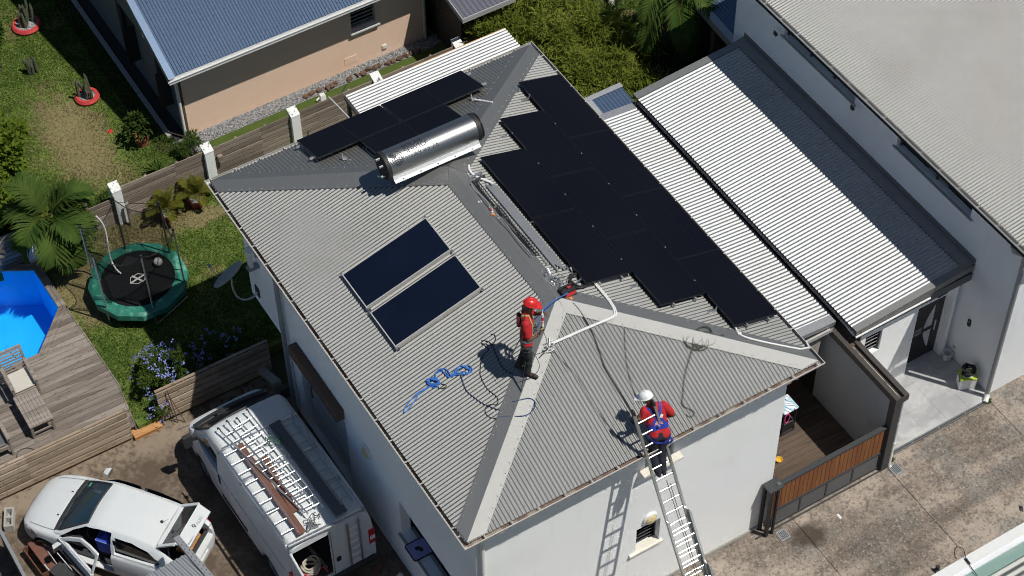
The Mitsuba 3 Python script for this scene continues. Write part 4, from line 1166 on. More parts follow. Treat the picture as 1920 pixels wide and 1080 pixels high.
# mounting sheet on the front side of the tank
c0, c1 = TA + V(-.02, 0, 0), TBp + V(.02, 0, 0)
dn = V(0, -.17, -.06)
s1 = [c + V(0, -.272, -.10) for c in (c0 + td * .06, c1 - td * .06)]
s2 = [q + V(0, -.035, -.085) for q in s1]
s3 = [q + V(0, -.075, -.02) for q in s2]
obj('cradle', tm(s1 + s2 + s3, [[0, 1, 3, 2], [2, 3, 5, 4]]), pr('white_cradle', (.80, .80, .79), .35, .3), tank)
for k in range(5):
    q = s2[0] + (s2[1] - s2[0]) * (.1 + .2 * k)
    obj('bolt', screw(q + V(0, -.038, -.005), nrm((0, -.3, 1)), .02, .015), M_STEEL, tank)
for f in (.18, .82):
    q = TA + td * ln * f
    obj('foot', beam(q + V(0, .1, -RT), q + V(0, .1, -.56), .05, .05), M_STEEL, tank)
    obj('foot', beam(q + V(0, -.16, -RT + .04), q + V(0, -.16, -.50), .05, .05), M_STEEL, tank)


def wrap(mesh, s0, ang0):
    """flat lettering (x along the tank, y round it) bent onto the drum"""
    m = mesh.copy()
    m = m.subdivide_to_size(.03) if len(m.faces) < 4000 else m
    s, y, z = m.vertices.T
    a = ang0 + y / RT
    rad = RT + .0015 + z
    m.vertices = TA + td * (s0 + s)[:, None] + rad[:, None] * (np.cos(a)[:, None] * (-side) * 0 + 0)
    return m, s, a, rad


def letters(text, h, s0, ang, sx=1.0, bold=True):
    m = meshkit.text_mesh(text, h, .0015, bold)
    m.vertices[:, 0] *= sx
    m = m.subdivide_to_size(.04)
    s, y, z = m.vertices.T
    a = ang + y / RT            # angle from the horizontal front direction, upwards
    rad = RT + .0012 + z
    front = -side if side[1] > 0 else side
    m.vertices = TA + td * (s0 + s)[:, None] + rad[:, None] * (np.cos(a)[:, None] * front + np.sin(a)[:, None] * upt)
    return m


front = -side if side[1] > 0 else side
INK = pr('dark_print', (.02, .022, .03), .5)
obj('lettering', letters('SOLAR', .10, .40, 1.44, 1.0), INK, tank)
obj('lettering', letters('SERVICE', .10, .40, 1.03, .92), INK, tank)
obj('lettering', letters('0262', .072, .37, .64, .95, False), INK, tank)
obj('lettering', letters('49 45 26', .10, .58, .64, .92, False), INK, tank, kind='stuff')
# printed emblem: globe with grid and a leaf
g = sg.Point(0, 0).buffer(.155, 48).difference(sg.Point(0, 0).buffer(.142, 48))
cut = []
globe = sg.Point(.012, -.018).buffer(.108, 48)
for k in range(-2, 3):
    cut.append(sg.LineString([(-.2, k * .045 - .09), (0, k * .045 - .03), (.2, k * .045 - .09)]).buffer(.007))
    cut.append(sg.LineString([(k * .05 + .03, -.2), (k * .05 - .0, 0), (k * .05 + .03, .2)]).buffer(.007))
globe = globe.intersection(shapely.unary_union(cut)).union(globe.boundary.buffer(.006))
leafp = sg.Point(-.085, .045).buffer(.085).intersection(sg.Point(-.03, .11).buffer(.10))
em = shapely.unary_union([g, globe, leafp])
m = cat([trimesh.creation.extrude_polygon(q, .0015, engine='earcut') for q in getattr(em, 'geoms', [em])]).subdivide_to_size(.05)
s, y, z = m.vertices.T
a = .98 + y / RT; rad = RT + .0012 + z
m.vertices = TA + td * (.20 + s)[:, None] + rad[:, None] * (np.cos(a)[:, None] * front + np.sin(a)[:, None] * upt)
obj('emblem', m, INK, tank, label='round printed globe emblem')

# aluminium rails and cables lying along the ridge
for k in range(6):
    dx = k * .036
    a = onP(4.30 + dx, 6.50 - .05 * (k % 3), 'R') + nR * .055
    b = onP(4.30 + dx, 3.80 + .06 * ((k * 7) % 4), 'R') + nR * .055
    key = thing('spare_rail', f"long aluminium rail in the bundle beside the ridge, {['nearest the ridge', 'second from the ridge', 'third from the ridge', 'fourth from the ridge', 'fifth from the ridge', 'nearest the panels'][k]}", 'rail', 'bundle of aluminium rails along the ridge')
    obj('profile', beam(a, b, .034, .030, up=nR, bev=.005), M_RAIL, key)
    obj('groove', beam(a + nR * .0152, b + nR * .0152, .006, .002, up=nR), M_DGREY, key)
obj('white_hose', tube(spline([onP(4.30, 7.15, 'R') + nR * .03, onP(4.22, 6.98, 'R') + nR * .04, onP(4.24, 6.80, 'R') + nR * .04, onP(4.36, 6.62, 'R') + nR * .05, onP(4.44, 6.46, 'R') + nR * .06], 24), .028, 8), M_WHITE, smooth=True, label='short white hose beside the ridge behind the rail bundle', cat='hose')
for dy in (0, .11):
    obj('spare_bracket', beam(onP(4.08, 6.75 - dy, 'R') + nR * .05, onP(4.42, 6.86 - dy, 'R') + nR * .05, .05, .045, up=nR), M_ALU if dy == 0 else M_CHAR, label='loose aluminium bracket behind the rail bundle' if dy == 0 else 'loose black bracket behind the rail bundle', cat='bracket')
r = np.random.default_rng(17)
for k in range(5):
    x0 = 4.00 + .045 * k
    pts = [onP(x0 + r.normal(0, .012), 6.62 - t * 2.3, 'R') + nR * (.03 + .01 * k % 3) for t in np.linspace(0, 1, 9)]
    obj('black_conduit', tube(spline(pts, 40), .017 if k % 2 else .012, 8), M_BLACK if k != 1 else M_ALUD, smooth=True, label=f"black conduit along the ridge beside the aluminium rails, {['nearest the ridge line', '', 'third', 'fourth', 'nearest the rails'][k]}" if k != 1 else 'grey metal strip lying along the ridge among the black conduits', cat='conduit', group='black conduits along the ridge' if k != 1 else None)
# perforated cable tray
tr = thing('cable_tray', 'perforated grey strip lying among black conduits on the ridge', 'strip')
for k in range(22):
    y = 5.9 - k * .085
    obj('tooth', beam(onP(4.22, y, 'R') + nR * .045, onP(4.22, y - .05, 'R') + nR * .045, .05, .02, up=nR), M_ALUD, tr)
# small heap of clamps and red tools
def heap(c, n, nn, spread, mats, seed, parent, size=(.02, .05)):
    r = np.random.default_rng(seed)
    e1 = nrm(np.cross(nn, (0, 1, 0))); e2 = np.cross(nn, e1)
    for k in range(n):
        p = V(c) + e1 * r.normal(0, spread[0]) + e2 * r.normal(0, spread[1]) + V(nn) * r.uniform(.02, .07)
        d = nrm(r.normal(size=3)) * r.uniform(*size)
        m = beam(p - d, p + d, r.uniform(.015, .035), r.uniform(.012, .03), bev=.003) if k % 3 else tube(np.array([p + .03 * (math.cos(a) * e1 + math.sin(a) * nrm(d)) for a in np.linspace(0, 6.28, 12, endpoint=False)]), .006, 5, closed=True)
        obj('piece', m, mats[k % len(mats)], parent)


t = thing('hardware_heap', 'heap of steel clamps with red and orange tools lying on the ridge flashing', 'hardware')
heap(onP(4.02, 5.75, 'R'), 16, nR, (.06, .12), [M_ALU, M_RED, M_STEEL, M_ALUD], 3, t)
obj('orange_handle', beam(onP(3.98, 5.62, 'R') + nR * .06, onP(3.92, 5.66, 'R') + nR * .06, .03, .025), M_ORANGE, t)
t = thing('clamp_pile', 'pile of bright aluminium clamps at the front end of the rail bundle', 'hardware')
heap(onP(4.12, 3.62, 'R'), 30, nR, (.10, .13), [M_ALU, M_STEEL, M_ALUD, M_CHAR], 4, t, (.04, .10))
heap(onP(4.53, 3.78, 'R'), 8, nR, (.05, .05), [M_ALU, M_STEEL], 5, t)
t = thing('cable_reel', 'black coil of solar cable by the front end of the panels at the ridge', 'cable coil')
cc = onP(4.52, 3.42, 'R') + nR * .05
e1, e2 = V(0, 1, 0), nrm(np.cross(nR, (0, 1, 0)))
for k in range(5):
    rad = .15 + .012 * k
    ring = np.array([cc + rad * (math.cos(a) * e1 + math.sin(a) * e2 * .95) + nR * (.02 * (k % 3) + .01 * math.sin(3 * a + k)) for a in np.linspace(0, 6.28, 30, endpoint=False)])
    obj('turn', tube(ring, .016, 6, closed=True), M_BLACK, t, smooth=True)
obj('tie', beam(cc + e1 * .13, cc + e1 * .25, .04, .06), M_DGREY, t)
obj('wrench', beam(cc + e2 * -.06 + nR * .06, cc + e2 * .12 + e1 * -.08 + nR * .06, .03, .012, up=nR), M_STEEL, label='steel spanner lying on the black cable coil', cat='spanner')
t = thing('tool_bag', 'black and red tool bag with orange tag standing on the ridge end', 'tool bag')
bc = onP(4.15, 3.22, 'R')
obj('bag', from_m(hull([bc + V(x, y, z) for (z, s) in ((.0, 1), (.17, .9)) for x in (-.15 * s, .16 * s) for y in (-.10 * s, .11 * s)])), M_BLACK, t)
obj('red_side', beam(bc + V(-.10, -.105, .10), bc + V(.13, -.105, .10), .02, .07), M_RED, t)
obj('red_side', beam(bc + V(.0, .0, .19), bc + V(.12, .04, .19), .05, .03), M_REDP, t)
obj('orange_tag', beam(bc + V(-.06, -.14, .03), bc + V(.02, -.16, .03), .07, .03), M_ORANGE, t)
obj('strap', tube(spline([bc + V(-.12, 0, .15), bc + V(-.06, 0, .26), bc + V(.08, 0, .26), bc + V(.13, 0, .15)], 16), .012, 6), M_BLACK, t, smooth=True)

# white conduits and small fittings
def onroof(pts, side, lift):
    n = {'L': nL, 'R': nR, 'F': nF, 'B': nB}[side]
    return [onP(x, y, side) + n * lift for x, y in pts]


cd = thing('white_conduit', 'white conduit running from the panels across the hip and down the front slope', 'conduit')
pts = onroof([(4.83, 3.38), (4.82, 2.95), (4.80, 2.62)], 'R', .05) + onroof([(4.74, 2.43), (4.62, 2.40)], 'F', .06) + onroof([(4.3, 2.42), (3.7, 2.445), (3.33, 2.46)], 'F', .05)
obj('tube', tube(spline(pts, 60), .020, 8), M_WHITE, cd, smooth=True)
obj('tube', tube(spline([p + V(-.028, .02, .004) for p in pts], 60), .016, 8), M_WHITE, cd, smooth=True)
for i in (1, 6, 7):
    obj('clip', beam(pts[i] + V(-.04, .03, -.01), pts[i] + V(.03, -.03, -.01), .03, .03), M_WHITE, cd)
cd = thing('white_conduit', 'white conduit from the front end of the eave panels along the right hip flashing', 'conduit')
pts = onroof([(6.78, 1.40), (6.72, 1.13)], 'R', .05) + onroof([(6.78, 1.0), (7.25, .62), (7.62, .36)], 'R', .055)
obj('tube', tube(spline(pts, 30), .020, 8), M_WHITE, cd, smooth=True)
obj('clip', beam(pts[1] + V(-.03, 0, 0), pts[1] + V(.04, 0, 0), .05, .04), M_WHITE, cd)
pts2 = onroof([(7.62, .36)], 'R', .055) + [V(7.84, .34, 5.74), V(7.90, .5, 5.70)]
obj('tube', tube(pts2, .018, 8), M_WHITE, cd)
t = thing('valve_cluster', 'cluster of small steel fittings on the white hip flashing below the standing worker', 'fittings')
vc = onP(3.26, 2.42, 'F')
heap(vc, 14, nF, (.06, .06), [M_STEEL, M_ALUD, M_DGREY], 8, t, (.03, .07))
obj('rod', beam(vc + V(-.05, -.02, .05), vc + V(-.30, -.10, .0), .02, .02), M_CHAR, t)
obj('rod', beam(vc + V(0, 0, .05), vc + V(.08, .14, .12), .02, .02), M_STEEL, t)
obj('ring', tube(np.array([vc + V(.09 * math.cos(a) - .04, .06 * math.sin(a) - .05, .03 - .02 * math.sin(a)) for a in np.linspace(0, 6.28, 20, endpoint=False)]), .01, 6, closed=True), M_WHITE, t, smooth=True)


def rope(name, label, pts, side, rad, m, n=120, lift=.02, cat_='rope', closed=False):
    p = spline(onroof(pts, side, lift), n, closed)
    return obj(name, tube(p, rad, 6), m, smooth=True, label=label, cat=cat_)


# dark hoses and cables over the front slope
rope('black_hose', 'black hose from the tool bag over the hip and down the front slope', [(4.12, 2.98), (4.16, 2.6), (4.12, 2.2), (4.05, 1.9), (3.98, 1.5), (4.0, 1.0), (3.9, .5)], 'F', .013, M_BLACK, 60, .028, 'hose')
rope('thin_cable', 'thin dark cable from the fittings down the front slope to the left', [(3.30, 2.36), (3.36, 2.0), (3.42, 1.7), (3.40, 1.2), (3.46, .7), (3.5, .25)], 'F', .007, M_ROPED, 60, .02, 'cable')
rope('thin_cable', 'thin dark cable running to the worker on the ladder from the conduit', [(4.86, 2.30), (4.60, 1.9), (4.35, 1.4), (4.22, .9), (4.20, .4)], 'F', .007, M_ROPED, 60, .02, 'cable')
# coiled grey rope on the right part of the front slope
pts = []
for k in range(34):
    a = k * .95
    rad = .19 + .05 * math.sin(k * 1.7)
    pts.append((5.92 + .30 * math.cos(a * .37) * .4 + rad * math.cos(a), 1.34 + rad * .8 * math.sin(a) + .06 * math.sin(a * .31)))
pts += [(6.18, 1.30), (6.42, 1.22)]
rope('grey_rope', 'loosely coiled grey rope lying near the right hip on the front slope', pts, 'F', .015, M_ROPEG, 320, .022)
rope('grey_rope_tail', 'grey rope running from the coil down to the worker on the ladder', [(5.70, 1.24), (5.42, 1.0), (5.20, .78), (5.02, .55), (4.93, .42), (5.0, .30), (5.05, .2), (4.96, .16), (4.9, .24)], 'F', .013, M_ROPEG, 60, .02)
# ---------------------------------------------------------------- left hand side: neighbour's house, fences, deck, pool
nh = thing('neighbour_house', 'peach rendered bungalow with blue corrugated roof at upper left', 'house')
NX0, NX1, NY = 1.84, 8.74, 17.22
obj('wall', wall_xz(NX0, NX1, .2, 2.66, NY, .2, [(6.64, 7.36, 1.46, 2.30)]), M_PEACH, nh, label='sunlit peach front wall with louvre window')
wl = sg.Polygon([(NY + .202, .2), (40, .2), (40, 6), (NY + 8, 6.2), (NY + .202, 2.9)]).difference(sg.box(19.72, .95, 20.9, 2.1)).difference(sg.box(17.75, 1.0, 18.6, 2.15))
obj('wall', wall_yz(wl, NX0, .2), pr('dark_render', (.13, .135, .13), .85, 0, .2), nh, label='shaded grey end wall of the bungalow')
obj('wall', box(NX1 - .2, NX1, NY + .202, 30, .2, 2.8), M_PEACH, nh)
NS = .47
sn = roof_sheets(nh, 'roof_sheet', M_ROOFB, (0, 16.80, 2.735), (0, 1, NS), (1, 0, 0), sg.box(0, 1.62, 7.9, 13.0), screws=[.2, 1.1, 2.0, 3.0, 4.0], seed=51, pitch=.082, amp=.014, tilt=.006)
obj('roof_screw', cat(sn), M_CHAR, nh, kind='stuff')
e = nrm((0, 1, NS)); nn = nrm((0, -NS, 1))
a = V(1.52, 16.76, 2.73)
obj('verge_flashing', cat(quad(a + nn * .02, a + V(.17, 0, 0) + nn * .02, a + V(.17, 0, 0) + e * 8 + nn * .02, a + e * 8 + nn * .02), quad(a + nn * .02, a + e * 8 + nn * .02, a + e * 8 - nn * .16, a - nn * .16)), M_ROOFB, nh)
obj('gutter', cat(box(1.50, 13.1, 16.69, 16.705, 2.62, 2.735), box(1.50, 13.1, 16.705, 16.80, 2.62, 2.635), box(1.50, 13.1, 16.67, 16.69, 2.715, 2.735)), M_WHITE, nh, label='white gutter along the eave of the blue roof')
obj('soffit', box(1.56, 13.0, 16.81, 17.21, 2.66, 2.68), M_WHITE, nh)
obj('fascia', box(1.56, 13.0, 16.80, 16.815, 2.60, 2.72), M_WHITE, nh)
w = obj('window', box(6.64, 7.36, 17.40, 17.42, 1.46, 2.30), M_BLACK, nh)
for z in np.arange(1.5, 2.3, .12):
    obj('louvre', beam((6.68, 17.36, z + .05), (7.32, 17.36, z + .05), .012, .115, up=(0, -.55, .83)), M_GREY, w)
obj('frame', prism(sg.box(6.64, 1.46, 7.36, 2.30).difference(sg.box(6.68, 1.5, 7.32, 2.26)), .05, ((0, 17.30, 0), (1, 0, 0), (0, 0, 1), (0, 1, 0))), M_GREY, w)
obj('sill', box(6.58, 7.42, 17.13, 17.30, 1.40, 1.458, .006), M_WHITE, w)
for (y0, y1, z0, z1) in ((19.72, 20.9, .95, 2.1), (17.75, 18.6, 1.0, 2.15)):
    w = obj('window', box(1.98, 2.0, y0, y1, z0, z1), M_BLACK, nh)
    obj('shutter', box(1.50, 1.838, y0 - .04, y0 - .005, z0, z1, .004), M_BLACK, w)
    obj('frame', prism(sg.box(y0, z0, y1, z1).difference(sg.box(y0 + .05, z0 + .05, y1 - .05, z1 - .05)), .04, ((1.90, 0, 0), (0, 1, 0), (0, 0, 1), (1, 0, 0))), M_CHAR, w)
obj('downpipe', tube([(1.80, 17.15, 2.62), (1.80, 17.15, .3)], .04, 10), M_WHITE, nh, smooth=40, label='white downpipe at the near corner')
obj('downpipe', tube([(8.70, 17.15, 2.62), (8.70, 17.15, .3)], .045, 10), M_OFFW, nh, smooth=40)
obj('corner_strip', box(1.86, 1.93, 17.20, 17.218, .25, 2.6), M_BROWNM, nh)
obj('vent', tube([(1.62, 18.3, 2.9), (1.62, 18.3, 3.15), (1.62, 18.45, 3.4)], .05, 10), M_WHITE, nh, smooth=40)
t = thing('wall_box', 'small white box low on the peach wall near the right end', 'box')
obj('body', box(7.45, 7.58, 17.19, 17.219, .46, .60, .004), M_CREAM, t)
obj('cover', box(7.47, 7.56, 17.18, 17.19, .48, .58, .003), M_WHITE, t)
obj('access_plate', box(6.35, 6.72, 17.208, 17.219, .42, .66, .002), M_PEACH, label='square peach access plate at the foot of the bungalow wall', cat='plate')
obj('kerb_strip', box(1.42, 1.54, 17.45, 30, .2, .31, .008), M_CONC, kind='structure')
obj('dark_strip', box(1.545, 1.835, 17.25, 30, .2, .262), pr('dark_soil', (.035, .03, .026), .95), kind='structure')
# gravel along the wall and lava rocks edging it
r = np.random.default_rng(61)
ico = trimesh.creation.icosphere(subdivisions=0)
def pebbles(n, x0, x1, y0, y1, s0, s1, z):
    k = len(ico.vertices)
    v = np.empty((n, k, 3))
    c = np.stack([r.uniform(x0, x1, n), r.uniform(y0, y1, n), z + r.uniform(0, .02, n)], 1)
    sc_ = r.uniform(s0, s1, (n, 1, 3)) * np.array([1, 1, .65])
    a = r.uniform(0, 6.28, n)
    R = np.stack([np.stack([np.cos(a), -np.sin(a), a * 0], 1), np.stack([np.sin(a), np.cos(a), a * 0], 1), np.stack([a * 0, a * 0, a * 0 + 1], 1)], 1)
    v = np.einsum('nij,nkj->nki', R, ico.vertices[None] * sc_) + c[:, None]
    f = (ico.faces[None] + (np.arange(n) * k)[:, None, None]).reshape(-1, 3)
    return tm(v.reshape(-1, 3), f)
obj('gravel', pebbles(5200, 1.8, 9.2, 16.82, 17.2, .012, .03, LZ), M_GRAVEL, label='grey and white gravel along the foot of the peach wall', cat='gravel', kind='stuff')
obj('corner_gravel', pebbles(1500, 1.45, 2.0, 16.6, 17.2, .012, .028, LZ), M_GRAVEL, label='grey gravel patch at the near corner of the bungalow', cat='gravel', kind='stuff')
def rockmesh(s, seed):
    q = np.random.default_rng(seed)
    pts = nrm_rows(q.normal(size=(16, 3))) * np.array(s) * q.uniform(.75, 1.1, (16, 1))
    return from_m(hull(pts))
nrm_rows = lambda a: a / np.linalg.norm(a, axis=1, keepdims=True)
xs = [5.02, 5.22, 5.42, 5.63, 5.76, 5.92, 6.28, 6.50, 6.68, 6.86, 7.04, 7.18, 7.40, 7.56, 7.76, 7.93, 8.12, 8.28]
for i, x in enumerate(xs):
    m = rockmesh((r.uniform(.09, .13), r.uniform(.075, .10), r.uniform(.07, .10)), 100 + i)
    m.vertices += V(x, 16.86 + r.normal(0, .025), LZ + .05)
    obj('lava_rock', m, M_ROCK, label='reddish brown lava rock in the row edging the gravel below the peach wall', cat='rock', group='lava rocks edging the gravel')
t = thing('white_jug', 'white plastic jug lying on the turf strip behind the fence', 'jug')
obj('body', from_m(hull([(5.27, 16.52, LZ), (5.45, 16.55, LZ), (5.50, 16.70, LZ), (5.28, 16.72, LZ), (5.30, 16.55, LZ + .16), (5.42, 16.58, LZ + .15), (5.44, 16.67, LZ + .14), (5.31, 16.67, LZ + .16)])), M_WHITE, t)
obj('spout', cyl((5.27, 16.6, LZ + .1), (5.18, 16.58, LZ + .06), .025), M_WHITE, t)
obj('iron_bar', beam((5.86, 16.52, LZ + .02), (6.12, 16.72, LZ + .05), .03, .03), M_CHAR, label='short dark iron bar lying on the turf strip', cat='bar')

# back fence: rendered pillars and horizontal boards
fb = thing('board_fence', 'weathered horizontal board fence between white pillars behind the house', 'fence')
FY = 15.47
px = [-5.35, -3.0, -.70, 1.72, 4.06, 6.38, 8.72, 11.05, 13.35]
place = ['left of the pool', 'nearest the pool', 'behind the trampoline', 'touching the far left corner of the main roof', 'left of the white lean-to roof', 'half hidden by the white lean-to roof', 'in the dark gap behind the white lean-to roof', 'behind the bamboo', 'by the orange flowers']
for i, (a, b) in enumerate(zip(px[:-1], px[1:])):
    for k in range(8):
        z = .27 + k * .141
        if a == -3.0 and k > 5: continue
        y = FY - .02 + RNG.normal(0, .004)
        obj('board', box(a + .115, b - .115, y, y + .024, z, z + .119, .004), M_FENCEW, fb)
    obj('backing', box(a + .12, b - .12, FY + .0065, FY + .0078, .28, 1.34 if a != -3.0 else 1.05), M_BLACK, fb)  # added black sheet, stands in for the shade in the gaps between boards
    for f in (.33, .67):
        x = a + (b - a) * f
        obj('upright', box(x - .03, x + .03, FY + .01, FY + .06, .25, 1.36), M_FENCEW, fb)
for i, x in enumerate(px):
    t = thing('fence_pillar', f'white rendered fence pillar {place[i]}', 'pillar')
    h = 1.47 if i < 8 else 1.7
    obj('shaft', from_m(hull([(x + sx * .115, FY + sy * .12, z) for sx in (-1, 1) for sy, z in ((-1, .2), (1, .2), (-1, h - .10), (1, h))])), M_WALL, t)
    obj('cap', from_m(hull([(x + sx * .122, FY + sy * .127, z + d) for sx in (-1, 1) for sy, z in ((-1, h - .10), (1, h)) for d in (.002, .022)])), pr('stained_cap', P(lambda p, n, uv: mix((.74, .74, .73), (.12, .11, .10), smoothstep(.58, .72, fbm(p.x * 11, p.y * 11, p.z, 3)))), .9) if i == 0 else 'mat_stained_cap', t)
t = thing('timber_offcut', 'short timber block hanging on the fence beside the pillar at the roof corner', 'timber')
obj('block', beam((1.98, FY - .10, .95), (1.98, FY - .10, 1.12), .12, .1), M_FENCEW, t)
obj('nail', cyl((1.98, FY - .05, 1.03), (1.98, FY + .0, 1.03), .008, sides=6), M_STEEL, t)
t = thing('post_stake', 'thin weathered stake standing in front of the pillar behind the trampoline', 'stake')
obj('stake', box(-.60, -.54, FY - .30, FY - .24, LZ, 1.02, .004), M_FENCEW, t)
obj('stake_cap', box(-.61, -.53, FY - .31, FY - .23, 1.021, 1.04), M_GREY, t)
# lean-to with white corrugated roof between the house and the fence
lt = thing('back_lean_to', 'bright white corrugated lean-to roof behind the rear slope of the house', 'roof')
roof_sheets(lt, 'roof_sheet', M_ROOFW, (5.09, 12.6, 2.16), (1, 0, 0), (0, 1, .02), sg.box(0, 0, 4.5, 1.95), seed=71, pitch=.098, amp=.011)
obj('frame', cat(beam((5.06, 12.6, 2.10), (5.06, 14.56, 2.14), .05, .08), beam((9.5, 12.6, 2.10), (9.5, 14.56, 2.14), .05, .08)), M_CHAR, lt)
obj('strut', beam((4.80, 14.9, 2.02), (4.96, 12.6, 2.08), .03, .03), M_OFFW, lt)
for x in (5.1, 9.45):
    obj('post', box(x - .04, x + .04, 14.4, 14.48, .2, 2.08), M_CHAR, lt)
obj('edge_board', box(7.0, 9.6, 14.62, 14.66, 1.95, 2.12), M_ORWOOD, lt)
# dark shed roof at the top edge
sh = thing('shed', 'shed with dark grey-purple corrugated roof at the top edge beside the bungalow', 'shed')
roof_sheets(sh, 'roof_sheet', pr('roof_purple', (.20, .20, .24), .45, .5), (8.78, 15.24, 2.40), (0, 1, .18), (1, 0, 0), sg.box(0, .0, 4, 1.5), seed=72, pitch=.13, amp=.014)
obj('eave_board', box(8.75, 10.3, 15.20, 15.235, 2.26, 2.40), M_GREYR, sh)
obj('side_board', beam((8.76, 15.25, 2.34), (8.76, 19.2, 3.04), .03, .14), M_GREYR, sh)
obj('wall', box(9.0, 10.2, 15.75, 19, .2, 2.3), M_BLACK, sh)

# pool deck
dk = thing('pool_deck', 'weathered grey-brown timber deck round the blue pool', 'deck')
DZ = .30
octo = lambda c, rr, rot: sg.Polygon([(c[0] + rr * math.cos(rot + k * math.pi / 4), c[1] + rr * math.sin(rot + k * math.pi / 4)) for k in range(8)])
# inner pool corners measured on the deck plane
pin = [(-3.77, 15.64), (-3.15, 15.07), (-3.11, 13.68), (-4.02, 12.66), (-5.45, 12.62), (-6.42, 13.62), (-6.46, 15.0), (-5.5, 16.0), (-4.25, 16.05)]
pool = sg.Polygon([(-3.15, 15.07), (-3.11, 13.68), (-4.02, 12.66), (-5.40, 12.62), (-6.40, 13.57), (-6.44, 14.95), (-5.50, 15.62), (-4.10, 15.62)])
outer = pool.buffer(.19, join_style=2)
area = sg.Polygon([(-9, 9.62), (-3.02, 9.62), (-2.86, 10.9), (-2.96, 13.55), (-3.0, 15.3), (-9, 15.36)])
i = 0
for y in np.arange(9.62, 15.35, .146):
    strip = sg.box(-9, y + .006, -2.6, min(y + .140, 15.36)).intersection(area).difference(outer)
    for g in getattr(strip, 'geoms', [strip]):
        if g.is_empty: continue
        x0, y0, x1, y1 = g.bounds
        cuts = [x0, x1]
        cx = -9 + ((i * 1.37) % 2.9)
        segs = []
        for c in (cx, cx + 2.9):
            if x0 + .3 < c < x1 - .3: cuts.append(c)
        cuts = sorted(cuts)
        for a, b in zip(cuts[:-1], cuts[1:]):
            p = g.intersection(sg.box(a + .002, y0, b - .002, y1))
            for q in getattr(p, 'geoms', [p]):
                if q.is_empty or q.area < .002: continue
                obj('board', prism(q, .024, ((0, 0, DZ - .024 + RNG.normal(0, .0012)), (1, 0, 0), (0, 1, 0), (0, 0, 1))), M_DECK, dk)
    i += 1
obj('joists', box(-9, -3.05, 9.7, 15.3, .02, DZ - .03) if False else cat(*[box(x, x + .05, 9.66, 12.4, .02, DZ - .026) for x in np.arange(-8.9, -3.05, .5)]), M_BLACK, dk, kind='stuff')
obj('edge_board', prism(sg.LineString([(-2.99, 15.3), (-2.945, 13.55), (-2.845, 10.9), (-3.0, 9.63)]).buffer(.014, cap_style=2), .20, ((0, 0, .12), (1, 0, 0), (0, 1, 0), (0, 0, 1))), M_DECK, dk)
pl = thing('swimming_pool', 'bright blue octagonal swimming pool with wooden coping at the left edge', 'pool')
pc = list(pool.exterior.coords)[:-1]
oc = list(outer.exterior.coords)[:-1]
oc = sorted(oc, key=lambda q: math.atan2(q[1] - 14.2, q[0] + 4.8)); pc = sorted(pc, key=lambda q: math.atan2(q[1] - 14.2, q[0] + 4.8))
for k in range(8):
    j = (k + 1) % 8
    A2, B2, C2, D2 = [V(*q) for q in (pc[k], pc[j], oc[j], oc[k])]
    for f0, f1 in ((0, .49), (.51, 1)):
        p = sg.Polygon([A2 + (D2 - A2) * f0, B2 + (C2 - B2) * f0, B2 + (C2 - B2) * f1, A2 + (D2 - A2) * f1]).buffer(-.002)
        obj('coping', prism(p, .035, ((0, 0, DZ - .01), (1, 0, 0), (0, 1, 0), (0, 0, 1))), M_DECK, pl)
shell = pool.buffer(.03, join_style=2).difference(pool.buffer(-.0))
obj('liner', prism(shell, 1.28, ((0, 0, DZ - 1.29), (1, 0, 0), (0, 1, 0), (0, 0, 1))), M_LINER, pl)
obj('floor', prism(pool.buffer(.03, join_style=2), .02, ((0, 0, DZ - 1.312), (1, 0, 0), (0, 1, 0), (0, 0, 1))), M_LINER, pl)
wat = trimesh.creation.extrude_polygon(pool, .01, engine='earcut')
wv, wf = trimesh.creation.triangulate_polygon(pool, engine='earcut')
obj('water', tm(np.c_[wv, np.full(len(wv), DZ - .13)], wf), mat('water_surface', {'type': 'thindielectric', 'int_ior': 1.33}, False), pl, label='clear pool water')
# lounge chair, matching table, second chair
def strips(parent, name, x0, x1, y0, y1, z, n, along, th, m, gap=.008, dz=0):
    for k in range(n):
        if along == 'x':
            a = y0 + (y1 - y0) * k / n
            obj(name, box(x0, x1, a + gap / 2, a + (y1 - y0) / n - gap / 2, z - th, z + dz * k, .003), m, parent)
        else:
            a = x0 + (x1 - x0) * k / n
            obj(name, box(a + gap / 2, a + (x1 - x0) / n - gap / 2, y0, y1, z - th, z + dz * k, .003), m, parent)


